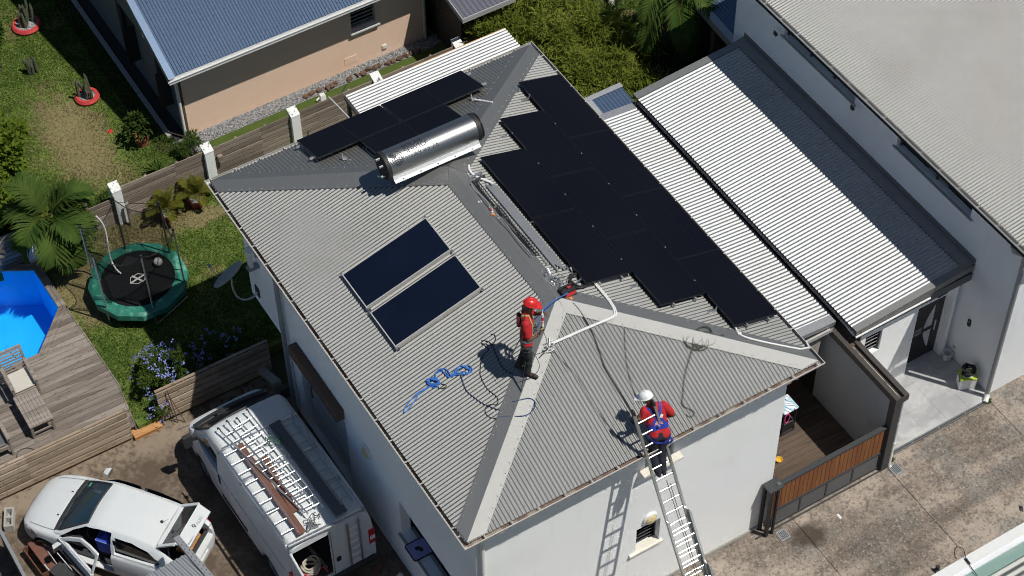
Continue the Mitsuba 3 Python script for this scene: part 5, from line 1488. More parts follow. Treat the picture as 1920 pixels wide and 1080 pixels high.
def lounge(x0, x1, y0, y1, label, cushion, clabel):
    t = thing('garden_chair', label, 'chair')
    for x in (x0 + .03, x1 - .03):
        obj('leg', beam((x, y0 + .03, DZ), (x, y0 + .03, DZ + .60), .055, .055, up=(0, 1, 0), bev=.006), M_FURN, t)
        obj('leg', beam((x, y1 - .06, DZ), (x, y1 + .02, DZ + .60), .055, .055, up=(0, 1, 0), bev=.006), M_FURN, t)
        obj('armrest', beam((x, y0 - .03, DZ + .62), (x, y1 + .08, DZ + .62), .08, .03, bev=.008), M_FURN, t)
        obj('back_post', beam((x, y1 - .02, DZ + .38), (x + (.0), y1 + .16, DZ + .96), .05, .04, up=(0, 1, .3), bev=.006), M_FURN, t)
        obj('side_rail', box(x - .02, x + .02, y0 + .05, y1, DZ + .28, DZ + .36, .004), M_FURN, t)
    obj('front_rail', box(x0 + .06, x1 - .06, y0 + .01, y0 + .05, DZ + .26, DZ + .36, .004), M_FURN, t)
    for k in range(7):
        f = .12 + .8 * k / 6
        a = V(x0 + .05, y1 - .02 + .18 * f, DZ + .38 + .58 * f); b = V(x1 - .05, a[1], a[2])
        obj('back_slat', beam(a, b, .016, .045, up=(0, .3, 1)), M_FURN, t)
    obj('top_rail', beam((x0 + .0, y1 + .165, DZ + .97), (x1, y1 + .165, DZ + .97), .04, .05, bev=.008), M_FURN, t)
    strips(t, 'seat_slat', x0 + .06, x1 - .06, y0 + .04, y1 - .04, DZ + .38, 5, 'x', .02, M_FURN)
    m = box(x0 + .065, x1 - .065, y0 + .03, y1 - .03, DZ + .383, DZ + .45, .03)
    obj('seat_cushion', m, cushion, smooth=40, label=clabel, cat='cushion')
    return t


lounge(-5.03, -4.42, 11.50, 12.14, 'slatted grey teak garden chair beside the pool', M_CUSH, 'pale beige cushion on the garden chair beside the pool')
lounge(-6.20, -5.56, 10.30, 10.95, 'second teak garden chair cut by the left edge of the picture', M_DGREY, 'dark grey cushion on the chair at the left edge')
t = thing('garden_table', 'low weathered wooden table in front of the garden chair', 'table')
strips(t, 'top_board', -5.07, -4.51, 10.45, 11.44, DZ + .42, 7, 'y', .025, M_FURN, .006)
for x in (-5.03, -4.55):
    for y in (10.50, 11.39):
        obj('leg', box(x - .03, x + .03, y - .03, y + .03, DZ, DZ + .392, .004), M_FURN, t)
    obj('apron', box(x - .02, x + .02, 10.54, 11.35, DZ + .33, DZ + .392), M_FURN, t)
for y in (10.50, 11.39):
    obj('apron', box(-4.99, -4.59, y - .02, y + .02, DZ + .33, DZ + .392), M_FURN, t)
    obj('stretcher', box(-4.99, -4.59, y - .015, y + .015, DZ + .12, DZ + .16), M_FURN, t)
obj('flex_lead', tube(spline([(-5.6, 10.1, DZ + .01), (-5.4, 10.35, DZ + .01), (-5.2, 10.25, DZ + .01), (-5.15, 10.0, DZ + .01), (-5.3, 9.9, DZ + .01)], 24), .008, 5), M_BLACK, smooth=True, label='dark cord lying on the deck in front of the low table', cat='cord')
t = thing('pool_thermometer', 'thin dark stick floating on the blue pool water', 'stick')
obj('float', tube([(-4.50, 12.92, DZ - .12), (-4.55, 13.15, DZ - .12)], .012, 6), M_BLACK, t)
obj('cord', tube(spline([(-4.55, 13.15, DZ - .12), (-4.60, 13.3, DZ - .122), (-4.52, 13.4, DZ - .122)], 10), .004, 4), M_BLACK, t)
# plank fences along the parking
for (x0, x1, y, zt_, lb, tag) in ((-9.0, -3.14, 9.50, 1.07, 'pale new plank fence along the front of the pool deck', 0), (-2.41, .34, 9.56, 1.12, 'pale new plank fence in front of the blue flowering shrub', 1)):
    f = thing('plank_fence', lb, 'fence')
    pit = (zt_ - .12) / 5
    for k in range(5):
        z = .12 + k * pit
        cuts = [x0, x1] if tag else [x0, -6.1 + .4 * (k % 2), x1]
        for a, b in zip(cuts[:-1], cuts[1:]):
            yy = y + RNG.normal(0, .003)
            obj('plank', box(a + .002, b - .002, yy, yy + .035, z, z + pit - .040, .006), M_PLANKW, f)
    for x in np.arange(x0 + .1, x1, .9):
        obj('post', box(x, x + .07, y + .038, y + .11, 0, zt_ - .03), M_FENCEW, f)
    obj('backing', box(x0 + .01, x1 - .01, y + .0363, y + .0375, .1, zt_ - .03), M_BLACK, f)  # no real part: black sheet added to darken the plank gaps like shade
    obj('top_rail', box(x0, x1, y + .04, y + .10, zt_ - .026, zt_), M_PLANKW, f)
    obj('ledger', box(x0, x1, y + .06, y + .09, .02, .11), M_ORWOOD if not tag else M_BLACK, f)
st = thing('wooden_step', 'orange-brown wooden step in the gap between the plank fences', 'step')
for k in range(3):
    obj('tread', box(-3.12, -2.45, 9.44 + k * .15, 9.585 + k * .15, .10, .13, .004), M_ORWOOD, st)
obj('riser', box(-3.12, -2.45, 9.46, 9.48, .005, .099), M_ORWOOD, st)
t = thing('dark_support_stakes', 'two thin stakes leaning on the plank fence below the shrub', 'stakes')
obj('stake', tube([(-2.16, 9.50, 1.14), (-2.10, 9.42, .02)], .012, 6), M_BROWNM, t)
obj('stake', tube([(-2.14, 9.51, .9), (-1.96, 9.36, .02)], .010, 6), M_BROWNM, t)
obj('steel_rod', tube([(-2.19, 9.24, .02), (-1.80, 9.22, .02)], .012, 6), M_STEEL, label='short steel rod on the parking in front of the plank fence', cat='rod')
obj('low_ledge', from_m(hull([(-.03, 10.2, z) for z in (LZ, LZ + .12)] + [(-.15, 10.25, z) for z in (LZ, LZ + .12)] + [(.30, 9.0, z) for z in (LZ, LZ + .12)] + [(.10, 9.0, z) for z in (LZ, LZ + .12)])), M_CONC, label='grey concrete ledge in the shade by the foot of the house', cat='ledge')

# trampoline
tr = thing('trampoline', 'round trampoline with green padded rim and sagging black net', 'trampoline')
tc = V(-1.27, 13.12)
TZ = .76
def ringpts(r, n=8, rot=.0, z=TZ):
    return [V(tc[0] + r * math.cos(rot + k * 2 * math.pi / n), tc[1] + r * math.sin(rot + k * 2 * math.pi / n), z) for k in range(n)]
ro, ri = sg.Polygon([q[:2] for q in ringpts(1.16, 12, .2)]), sg.Point(*tc).buffer(.86, 24)
pad = ro.difference(ri)
pm = prism(pad, .035, ((0, 0, TZ), (1, 0, 0), (0, 1, 0), (0, 0, 1))).subdivide_to_size(.09)
pm.vertices[:, 2] += .010 * np.sin(pm.vertices[:, 0] * 23) * np.sin(pm.vertices[:, 1] * 19)
rad = np.hypot(pm.vertices[:, 0] - tc[0], pm.vertices[:, 1] - tc[1])
pm.vertices[:, 2] -= np.clip(rad - 1.06, 0, 1) * .6
obj('pad', pm, M_TEAL, tr, smooth=35)
skirt = prism(ro.difference(ro.buffer(-.01)), .16, ((0, 0, TZ - .17), (1, 0, 0), (0, 1, 0), (0, 0, 1)))
obj('skirt', skirt, M_TEAL, tr)
g = np.linspace(0, 1, 10)
mm = lathe([(.88 * a, TZ + .012 - .03 * (1 - a * a)) for a in g[::-1]], (tc[0], tc[1], 0), 36)
obj('mat', mm, M_MAT, tr, smooth=True)
obj('frame', tube(np.array(ringpts(1.08, 32, 0, TZ - .02)), .022, 8, closed=True), M_STEEL, tr, smooth=True)
lg = prism(sg.Polygon([(.20 * math.cos(k * math.pi / 3 + .2), .15 * math.sin(k * math.pi / 3 + .2)) for k in range(6)]).boundary.buffer(.009).union(sg.LineString([(-.19, -.04), (.19, .04)]).buffer(.022)).union(sg.LineString([(-.07, .13), (.07, -.13)]).buffer(.022)), .004, ((tc[0] + .0, tc[1] + .02, TZ - .012), (1, 0, 0), (0, 1, 0), (0, 0, 1)))
obj('emblem', lg, pr('faded_white', (.50, .50, .49), .8), tr, label='faded white hexagon emblem with a cross')
pole = [(-2.25, 12.69, 2.62), (-1.36, 12.05, 2.66), (-.40, 12.44, 2.62), (-.31, 13.43, 2.55), (-1.14, 14.10, 2.55), (-2.14, 13.67, 2.58)]
for i, (x, y, z) in enumerate(pole):
    d = nrm(V(x - tc[0], y - tc[1]))
    obj('pole', tube([(x, y, LZ), (x - .01, y, z)], .021, 8), M_STEEL if i in (0, 1, 2, 5) else M_CHAR, tr, smooth=True)
    obj('cap', lathe([(0, .03), (.028, .02), (.03, -.05)], (x - .01, y, z), 10), M_BLACK, tr)
obj('pole', tube(spline([(-1.55, 13.45, .80), (-1.66, 13.62, 1.3), (-1.60, 13.7, 1.9), (-1.72, 13.72, 2.62)], 20), .02, 8), M_WHITE, tr, smooth=True, label='bent white pole fallen into the trampoline')
for a, b in ((1, 2), (3, 4), (5, 0)):
    p, q = V(*pole[a]), V(*pole[b])
    p[2] = q[2] = LZ + .03
    obj('foot_tube', tube([p, p + (q - p) * .04 - V(0, 0, .01), q - (q - p) * .04 - V(0, 0, .01), q], .021, 8), M_STEEL, tr, smooth=True)
# safety net sagging between the poles
net = []
for i in range(6):
    if i == 5: sag = .9
    a, b = V(*pole[i]), V(*pole[(i + 1) % 6])
    s = [.30, .25, .55, .35, .35, .75][i]
    nu, nv = 12, 9
    R = []
    for v in range(nv):
        row = []
        for u in range(nu):
            f = u / (nu - 1); g_ = v / (nv - 1)
            top = a + (b - a) * f - V(0, 0, s * 4 * f * (1 - f) + .05)
            inn = V(tc[0], tc[1], 0) - (a + b) / 2; inn[2] = 0
            bot = a + (b - a) * f + nrm(inn) * (.12 + .5 * f * (1 - f)); bot[2] = TZ + .03
            p = top + (bot - top) * g_ + nrm(inn) * .16 * math.sin(g_ * 3.14) * (.6 + .4 * math.sin(i * 2.1))
            row.append(p)
        R.append(row)
    R = np.array(R)
    ii, jj = np.meshgrid(np.arange(nv - 1), np.arange(nu - 1), indexing='ij')
    q = np.stack([ii * nu + jj, ii * nu + jj + 1, (ii + 1) * nu + jj + 1, (ii + 1) * nu + jj], -1).reshape(-1, 4)
    obj('net', tm(R.reshape(-1, 3), q), M_NET, tr, smooth=True)
    obj('net_cord', tube(R[0], .012, 5), M_BLACK, tr, smooth=True)
obj('strap', tube([(-.5, 12.95, TZ + .04), (-.28, 12.78, TZ + .045)], .012, 5), M_BLACK, tr)
obj('strap', tube([(-1.15, 12.35, TZ + .04), (-1.38, 12.04, TZ + .045)], .012, 5), M_BLACK, tr)
t = thing('football', 'grey ball lying on the trampoline mat', 'ball')
bs = trimesh.creation.icosphere(subdivisions=3, radius=.105); bs.vertices += V(-.68, 13.27, TZ + .10)
obj('ball', bs, pr('ball_leather', P(lambda p, n, uv: mix((.42, .41, .40), (.14, .14, .14), smoothstep(.05, .02, dr.abs(voronoi(p.x * 16 + p.z * 9, p.y * 16)[1] - voronoi(p.x * 16 + p.z * 9, p.y * 16)[0])))), .7), t, smooth=True)
obj('valve', trimesh.creation.icosphere(subdivisions=1, radius=.008).apply_translation((-.64, 13.25, TZ + .197)), M_BLACK, t)
obj('net_rope', tube(spline([(-.31, 13.43, 2.5), (-.6, 14.1, 2.05), (-.9, 14.6, 1.8), (-1.14, 14.10, 2.45)], 20), .008, 5), M_BLACK, smooth=True, label='thin black rope hanging between the rear trampoline poles', cat='rope')
# red ground things in the neighbour's lawn
rt = from_m(hull([(.22, 18.36, LZ), (.36, 18.36, LZ), (.30, 18.48, LZ), (.26, 18.42, LZ + .08), (.33, 18.42, LZ + .07)]))
obj('red_toy', rt, M_RED, label='small bright red toy lying on the neighbouring lawn', cat='toy')
# ---------------------------------------------------------------- plants


def frond(base, d0, length, droop, nleaf=34, leaf_len=.42, leaf_w=.035, r=None, vee=.5, up=V(0, 0, 1)):
    """feather palm leaf: rachis points and leaflet quads"""
    d = nrm(d0)
    p = [V(base)]
    n = 14
    dirs = []
    for k in range(n):
        dirs.append(d)
        p.append(p[-1] + d * length / n)
        d = nrm(d + V(0, 0, -1) * droop / n * (1 + 1.2 * k / n))
    p = np.array(p)
    dirs.append(d)
    dirs = np.array(dirs)
    rach = tube(p, np.linspace(.018, .005, n + 1) * length / 1.6, 5, caps=False)
    vs = []
    for k in range(nleaf):
        f = .16 + .84 * k / (nleaf - 1)
        i = min(int(f * n), n - 1); g = f * n - i
        c = p[i] + (p[i + 1] - p[i]) * g
        t = dirs[i]
        s = nrm(np.cross(t, up)); u = np.cross(s, t)
        ll = leaf_len * (math.sin(math.pi * min(1, .18 + .80 * f)) ** .7) * r.uniform(.85, 1.1)
        for sg_ in (-1, 1):
            ld = nrm(s * sg_ + t * (.55 + .6 * f) + u * vee * r.uniform(.3, 1.1))
            wv = nrm(np.cross(ld, u)) * leaf_w * .5
            m1 = c + ld * ll * .55 + V(0, 0, -.02 * ll)
            e = c + ld * ll + V(0, 0, -.22 * ll * r.uniform(.6, 1.4))
            vs.append((c - wv * .4, c + wv * .4, m1 + wv, m1 - wv, e))
    v = np.array(vs).reshape(-1, 3)
    k = np.arange(len(vs))[:, None] * 5
    f = np.vstack([k + [[0, 1, 2]], k + [[0, 2, 3]], k + [[3, 2, 4]]])
    return rach, tm(v, f)


def palm(name, label, base, top, nf, length, seed, droop=1.1, leafmat=None, leaf_len=.42, r0=.13, elev=(.1, 1.3), nleaf=34, lw=.035, trunk=True, azim=None):
    r = np.random.default_rng(seed)
    t = thing(name, label, 'palm')
    base, top = V(base), V(top)
    if trunk:
        pts = spline([base, base * .6 + top * .4 + V(.03, .02, 0), top], 16)
        rad = np.linspace(r0, r0 * .62, 16) * (1 + .05 * np.sin(np.arange(16) * 2.4)); rad[:3] *= [1.35, 1.15, 1.05]
        obj('trunk', tube(pts, rad, 12), M_BARK, t, smooth=True)
    rs, ls = [], []
    for k in range(nf):
        a = k * 2.399 + r.uniform(-.25, .25) if azim is None else azim[k % len(azim)] + r.uniform(-.2, .2)
        el = elev[0] + (elev[1] - elev[0]) * (k + .5) / nf
        d = V(math.cos(a) * math.cos(el), math.sin(a) * math.cos(el), math.sin(el))
        rc, lf = frond(top + V(0, 0, .02), d, length * r.uniform(.8, 1.1), droop * r.uniform(.8, 1.25), nleaf, leaf_len, lw, r)
        obj('frond', cat(lf), leafmat or M_LPALM, t)
        rs.append(rc)
    obj('leaf_stalks', cat(rs), M_LYPALM, t, smooth=True, kind='stuff')
    return t


def leaves(c, size, n, seed, s=(.05, .09), asp=.45, shell=.35, droop=.0, clump=0, flat=.5):
    """leaf blades spread through an uneven ellipsoid; two triangles each, folded along the midrib"""
    r = np.random.default_rng(seed)
    c, size = V(c), V(size)
    if clump:
        k = r.normal(size=(clump, 3)); k /= np.linalg.norm(k, axis=1, keepdims=True)
        k *= r.uniform(.35, 1.0, (clump, 1))
        k[:, 2] = np.abs(k[:, 2]) * .9 + r.uniform(-.3, .1, clump)
        w = r.integers(0, clump, n)
        q = r.normal(size=(n, 3)); q /= np.linalg.norm(q, axis=1, keepdims=True)
        p = k[w] * .78 + q * (r.uniform(shell, 1, (n, 1)) ** .5) * r.uniform(.20, .38, clump)[w][:, None]
    else:
        q = r.normal(size=(n, 3)); q /= np.linalg.norm(q, axis=1, keepdims=True)
        p = q * (r.uniform(shell ** 3, 1, (n, 1)) ** (1 / 3))
    o = p * size
    outd = p / (np.linalg.norm(p, axis=1, keepdims=True) + 1e-6)
    d = outd * .7 + r.normal(0, .55, (n, 3)); d[:, 2] -= droop
    d /= np.linalg.norm(d, axis=1, keepdims=True)
    nn = r.normal(0, flat, (n, 3)) + outd * .5 + [0, 0, .9]
    sd = np.cross(d, nn); sd /= np.linalg.norm(sd, axis=1, keepdims=True) + 1e-9
    ln = r.uniform(*s, (n, 1))
    w = ln * asp * .5
    b = c + o
    up = np.cross(sd, d)
    v = np.stack([b, b + d * ln * .45 + sd * w + up * w * .35, b + d * ln, b + d * ln * .45 - sd * w + up * w * .35], 1).reshape(-1, 3)
    k = np.arange(n)[:, None] * 4
    f = np.vstack([k + [[0, 1, 2]], k + [[0, 2, 3]]])
    return tm(v, f)


def stems(base, c, size, n, seed, rad=.012):
    r = np.random.default_rng(seed)
    out = []
    for k in range(n):
        e = V(c) + r.normal(0, .33, 3) * V(size)
        b = V(base) + V(r.normal(0, .10), r.normal(0, .10), 0)
        out.append(tube(spline([b, (b + e) / 2 + r.normal(0, .07, 3), e], 8), np.linspace(rad, rad * .4, 8), 5))
    return cat(out)


def shrub(name, label, base, c, size, n, seed, m, catg='shrub', st=6, **kw):
    t = thing(name, label, catg)
    obj('stem', stems(base, c, size, st, seed), M_BARK, t, smooth=True)
    obj('foliage', leaves(c, size, n, seed, **kw), m, t)
    return t


# palm beside the pool with pale flower cluster
t = palm('palm_tree', 'dark green feather palm with short trunk growing at the fence beside the pool', (-2.36, 14.98, LZ), (-2.50, 15.02, 1.75), 15, 1.35, 81, 1.5, None, .62, .13, (-.35, 1.25), 36, .055)
fl_ = []
r = np.random.default_rng(82)
for k in range(60):
    a = r.uniform(0, 6.28); d = nrm(V(math.cos(a), math.sin(a) - .9, r.uniform(-.5, .5)))
    b = V(-2.44, 14.82, 1.42)
    fl_.append(tube(spline([b, b + d * .25, b + d * .5 + V(0, 0, -.14 * r.random())], 7), np.linspace(.013, .009, 7), 5))
obj('flower_cluster', cat(fl_), M_INFLO, t, smooth=True, label='pale branched flower cluster')
# potted yellow palms
for (x, y, rp, sd, lb, h) in ((.23, 14.93, .20, 83, 'yellow-green palm in burgundy pot by the fence next to the trampoline', .56), (1.05, 14.98, .22, 84, 'bushy yellow-green palm in burgundy pot at the far roof corner', .52)):
    p = thing('plant_pot', 'burgundy pot with white pebbles ' + ('next to the trampoline' if x < .6 else 'below the far roof corner'), 'pot')
    obj('pot', lathe([(0, 0), (rp * .72, 0), (rp * .95, .20), (rp, .24), (rp, .27), (rp * .9, .27), (rp * .86, .22), (0, .215)], (x, y, LZ), 28), M_BURG, p, smooth=35)
    obj('pebbles', pebbles(110, x - rp * .62, x + rp * .62, y - rp * .62, y + rp * .62, .018, .035, LZ + .22), M_WHITE, p, kind='stuff')
    palm('potted_palm', lb, (x, y, LZ + .22), (x, y, LZ + .35), 13, h, sd, .9, M_LYPALM, .22, .025, (.35, 1.5), 24, .020)
# neighbour's garden
t = thing('potted_shrub', 'leafy shrub in a terracotta pot on the neighbouring lawn near the bungalow corner', 'plant')
obj('pot', lathe([(0, 0), (.15, 0), (.19, .25), (.215, .25), (.215, .31), (.185, .31), (.175, .27), (0, .26)], (.81, 17.60, LZ), 26), M_TERRA, t, smooth=35)
obj('foliage', leaves((.79, 17.62, LZ + .62), (.34, .34, .34), 420, 85, (.08, .15), .5, .2), M_LDARK, t)
for (x, y, n, h, ring, sd, lb) in ((.29, 19.84, 9, .80, .31, 86, 'clump of column cacti in a red tyre in the middle of the neighbouring lawn'), (-.56, 21.40, 11, .62, 0, 87, 'clump of grey column cacti standing free on the neighbouring lawn'), (.02, 23.2, 15, .85, .38, 88, 'tall clump of cacti in a red tyre at the upper left corner')):
    r = np.random.default_rng(sd)
    t = thing('cactus', lb, 'cactus')
    for k in range(n):
        a = r.uniform(0, 6.28); q = r.uniform(0, .20) if k else 0
        b = V(x + q * math.cos(a), y + q * math.sin(a), LZ)
        hh = h * r.uniform(.55, 1.05)
        top = b + V(r.normal(0, .05), r.normal(0, .05), hh)
        pts = spline([b, (b + top) / 2 + V(r.normal(0, .015), 0, 0), top], 9)
        obj('column', tube(pts, [.038, .044, .046, .046, .045, .044, .042, .034, .012], 7), M_CACT, t)
    if ring:
        ty = thing('tyre_planter', 'red painted tyre round the ' + ('tall cacti at the upper left corner' if y > 22 else 'cacti in the middle of the lawn'), 'tyre')
        prof2 = [(ring - .10, .02), (ring - .05, -.0), (ring, .03), (ring + .015, .09), (ring - .03, .15), (ring - .10, .14)]
        obj('tyre', lathe(prof2, (x, y - .02, LZ - .01), 32), M_REDP, ty, smooth=50)
        obj('soil', lathe([(ring - .08, .10), (0, .12)], (x, y - .02, LZ), 20), M_GRAVEL, ty)
shrub('bright_bush', 'bright yellow-green leafy bush at the left edge above the palm', (-2.3, 18.2, LZ), (-2.35, 18.5, .95), (.85, 1.5, .75), 2600, 89, M_LBRIGHT, s=(.13, .22), asp=.6, clump=16)
shrub('bright_bush', 'lower bright green bush at the left edge behind the palm', (-2.9, 16.7, LZ), (-2.95, 16.8, .85), (.9, .9, .62), 1700, 90, M_LBRIGHT, s=(.10, .18), asp=.6, clump=12)
shrub('dark_tree', 'dark foliage of a small tree at the upper left edge', (-1.25, 22.0, LZ), (-1.25, 22.0, 1.35), (.5, 1.1, .9), 1500, 91, M_LDARK, 'tree', s=(.12, .20), asp=.5, clump=10)
shrub('dark_hedge', 'dark shaded shrub behind the fence left of the palm', (-3.9, 16.3, LZ), (-3.9, 16.3, .75), (1.1, .5, .6), 1500, 92, M_LDARK, s=(.10, .18), asp=.5, clump=9)
shrub('fence_shrub', 'green fern-like shrub behind the fence near the bungalow corner', (1.62, 16.6, LZ), (1.62, 16.62, .55), (.42, .35, .35), 1300, 93, M_LSHRUB, s=(.07, .14), asp=.18, clump=7)
shrub('fence_shrub', 'low leafy plants behind the fence to the right of the palm', (-.9, 15.9, LZ), (-1.0, 15.95, .55), (.75, .3, .32), 1500, 94, M_LSHRUB, s=(.08, .15), asp=.45, clump=8)
t = thing('spiky_plant', 'dark spiky rosette plant behind the fence below the potted shrub', 'plant')
r = np.random.default_rng(95)
for k in range(30):
    a = r.uniform(0, 6.28); el = r.uniform(.15, 1.3)
    d = V(math.cos(a) * math.cos(el), math.sin(a) * math.cos(el), math.sin(el)) * r.uniform(.35, .6)
    b = V(.72, 16.45, LZ); s = nrm(np.cross(d, (0, 0, 1))) * .025
    obj('blade', tm([b - s, b + s, b + d * .55 + s, b + d * .55 - s, b + d + V(0, 0, -.08)], [[0, 1, 2], [0, 2, 3], [3, 2, 4]]), M_LSHRUB, t)
# plumbago with blue flowers
pb_ = thing('flowering_shrub', 'sprawling shrub full of pale blue flowers behind the short plank fence', 'shrub')
blobs = [((-2.12, 10.35, .75), (.55, .62, .55), 2600), ((-1.45, 10.25, .78), (.55, .55, .52), 2200), ((-.75, 10.3, .72), (.55, .55, .45), 1700), ((-.1, 10.1, .70), (.45, .5, .42), 1200), ((-2.40, 9.70, .42), (.32, .34, .40), 900), ((-1.9, 10.9, .55), (.5, .35, .4), 900)]
obj('stem', cat(*[stems((c[0], c[1], LZ), c, s, 6, 200 + i, .009) for i, (c, s, n) in enumerate(blobs)]), M_BARK, pb_, smooth=True)
obj('foliage', cat(*[leaves(c, s, n, 210 + i, (.045, .085), .45, .25, clump=9) for i, (c, s, n) in enumerate(blobs)]), M_LSHRUB, pb_)
r = np.random.default_rng(96)
fl_ = []
for (c, s, n) in blobs:
    for k in range(int(n / 46)):
        q = nrm(r.normal(size=3)); q[2] = abs(q[2]) * .9
        if c[0] > -1.0 and r.random() < .5: continue
        hc = V(c) + q * V(s) * r.uniform(.88, 1.12)
        for j in range(7):
            o = hc + r.normal(0, .026, 3)
            nn2 = nrm(q + r.normal(0, .5, 3)); a1 = nrm(np.cross(nn2, (.3, .8, .2))); b1 = np.cross(nn2, a1)
            R5 = r.uniform(.013, .021)
            fl_.append(tm([o] + [o + R5 * (math.cos(w) * a1 + math.sin(w) * b1) for w in np.arange(6) * 1.047], [[0, i + 1, (i + 1) % 6 + 1] for i in range(6)]))
obj('flowers', cat(fl_), M_FLOWER, pb_, kind='stuff')
# bamboo thicket behind the house
def bamboo(label, base, c, size, n, seed):
    r = np.random.default_rng(seed)
    t = thing('bamboo_clump', label, 'bamboo')
    cul, vs = [], []
    nb = 40
    c, size = V(c), V(size)
    for k in range(nb):
        b = V(base[0] + r.normal(0, .28), base[1] + r.normal(0, .28), LZ)
        q = r.normal(size=3); q /= np.linalg.norm(q); q[2] = abs(q[2])
        e = c + q * size * r.uniform(.55, 1.0)
        pts = spline([b, b * .35 + e * .65 + V(0, 0, .25), e], 10)
        cul.append(tube(pts, np.linspace(.013, .004, 10), 4, caps=False))
        m = n // nb
        f = r.uniform(.30, 1.0, m) ** .7
        idx = np.clip((f * 9).astype(int), 0, 8)
        p = pts[idx] + (pts[idx + 1] - pts[idx]) * (f * 9 - idx)[:, None]
        tang = nrm(pts[-1] - pts[-3])
        sub = r.normal(0, .6, (m, 3)) + tang * .55 + [0, 0, -.25]
        sub /= np.linalg.norm(sub, axis=1, keepdims=True)
        p = p + r.normal(0, .07, (m, 3)) + sub * r.uniform(0, .16, (m, 1))
        ln = r.uniform(.12, .24, (m, 1))
        sd = np.cross(sub, r.normal(0, .5, (m, 3)) + [0, 0, 1.0]); sd /= np.linalg.norm(sd, axis=1, keepdims=True)
        w = ln * .085
        vs.append(np.stack([p, p + sub * ln * .4 + sd * w, p + sub * ln - [0, 0, .02], p + sub * ln * .4 - sd * w], 1))
    v = np.concatenate(vs).reshape(-1, 3)
    kk = np.arange(len(v) // 4)[:, None] * 4
    obj('culms', cat(cul), M_LYPALM, t, smooth=True, kind='stuff')
    obj('foliage', tm(v, np.vstack([kk + [[0, 1, 2]], kk + [[0, 2, 3]]])), M_LBAM, t)


for i, (x, y, cz, sx, sz, n, lb) in enumerate((
        (9.75, 15.1, 1.55, .75, 1.0, 5200, 'yellowish bamboo clump leaning over the end of the white lean-to roof'),
        (10.35, 16.3, 1.7, .95, 1.2, 6200, 'dark bamboo clump at the top edge beside the shed roof'),
        (11.30, 15.6, 1.8, .95, 1.25, 6800, 'dense bamboo clump at the top edge in the middle of the thicket'),
        (10.75, 14.3, 1.6, .85, 1.15, 6400, 'bamboo clump standing centrally in the thicket behind the roof corner'),
        (11.75, 14.1, 1.5, .80, 1.1, 6000, 'bamboo clump at the right of the thicket below the wooden fence'),
        (10.75, 13.0, 1.35, .75, .95, 5600, 'bamboo clump right behind the eave with the black panels'),
        (11.55, 12.5, 1.25, .75, .90, 5600, 'bamboo clump above the small blue roof'),
        (12.0, 11.75, 1.05, .70, .75, 4600, 'lowest bamboo clump behind the wide white roof'),
        (10.95, 12.0, 1.1, .60, .8, 4200, 'bamboo clump between the eave and the small blue roof'),
        (9.75, 16.9, 1.7, .8, 1.2, 4200, 'bamboo clump at the top edge behind the shed'),
        (12.55, 13.4, 1.2, .6, .8, 3200, 'sparse bamboo clump at the right end of the thicket by the railing'))):
    bamboo(lb, (x, y), (x, y, cz), (sx, sx, sz * .62), n, 300 + i)
# palm and things in the back garden at the top right
palm('palm_tree', 'tall palm with slender trunk standing in the back garden at the top edge', (13.22, 12.85, LZ), (13.45, 12.95, 2.85), 14, 1.7, 97, 1.6, None, .55, .095, (-.6, 1.1), 34, .045)
shrub('fallen_leaves', 'straggly pale shrub beside the trunk of the tall palm', (12.4, 13.9, LZ), (12.45, 13.9, .55), (.75, .6, .35), 1500, 98, M_LSHRUB, s=(.08, .16), asp=.2, clump=8)
t = palm('low_palm', 'low arching palm plant in front of the wooden fence left of the tall palm', (12.75, 14.6, LZ), (12.75, 14.6, .6), 12, 1.1, 99, 1.3, M_LPALM, .34, .06, (.2, 1.2), 26, .035)
t = thing('orange_flowers', 'orange-red flowers at the foot of the white pillar in the back garden', 'flowers')
r = np.random.default_rng(101)
mm = []
for k in range(50):
    o = V(12.98, 14.92, .62) + r.normal(0, .07, 3); nn2 = nrm(r.normal(size=3) + [0, 0, 1]); a1 = nrm(np.cross(nn2, (.3, .8, .2))); b1 = np.cross(nn2, a1)
    mm.append(tm([o] + [o + .03 * (math.cos(w) * a1 + math.sin(w) * b1) for w in np.arange(6) * 1.047], [[0, i + 1, (i + 1) % 6 + 1] for i in range(6)]))
obj('petals', cat(mm), M_FLOWERO, t)
obj('foliage', leaves((12.98, 14.92, .45), (.22, .22, .22), 260, 102, (.08, .14), .35, .1), M_LDARK, t)
gf = thing('metal_railing', 'low black metal railing in the back garden in front of the tall palm', 'railing')
a, b = V(11.95, 13.15, 0), V(14.15, 12.5, 0)
for z in (1.12, .86, .60, .36):
    obj('rail', beam(a + V(0, 0, z), b + V(0, 0, z), .04, .035 if z > 1 else .022), M_BLACK, gf)
for f in np.linspace(0, 1, 6):
    q = a + (b - a) * f
    obj('post', box(q[0] - .02, q[0] + .02, q[1] - .02, q[1] + .02, .2, 1.12), M_BLACK, gf)
# ---------------------------------------------------------------- vehicles
from scipy.interpolate import PchipInterpolator


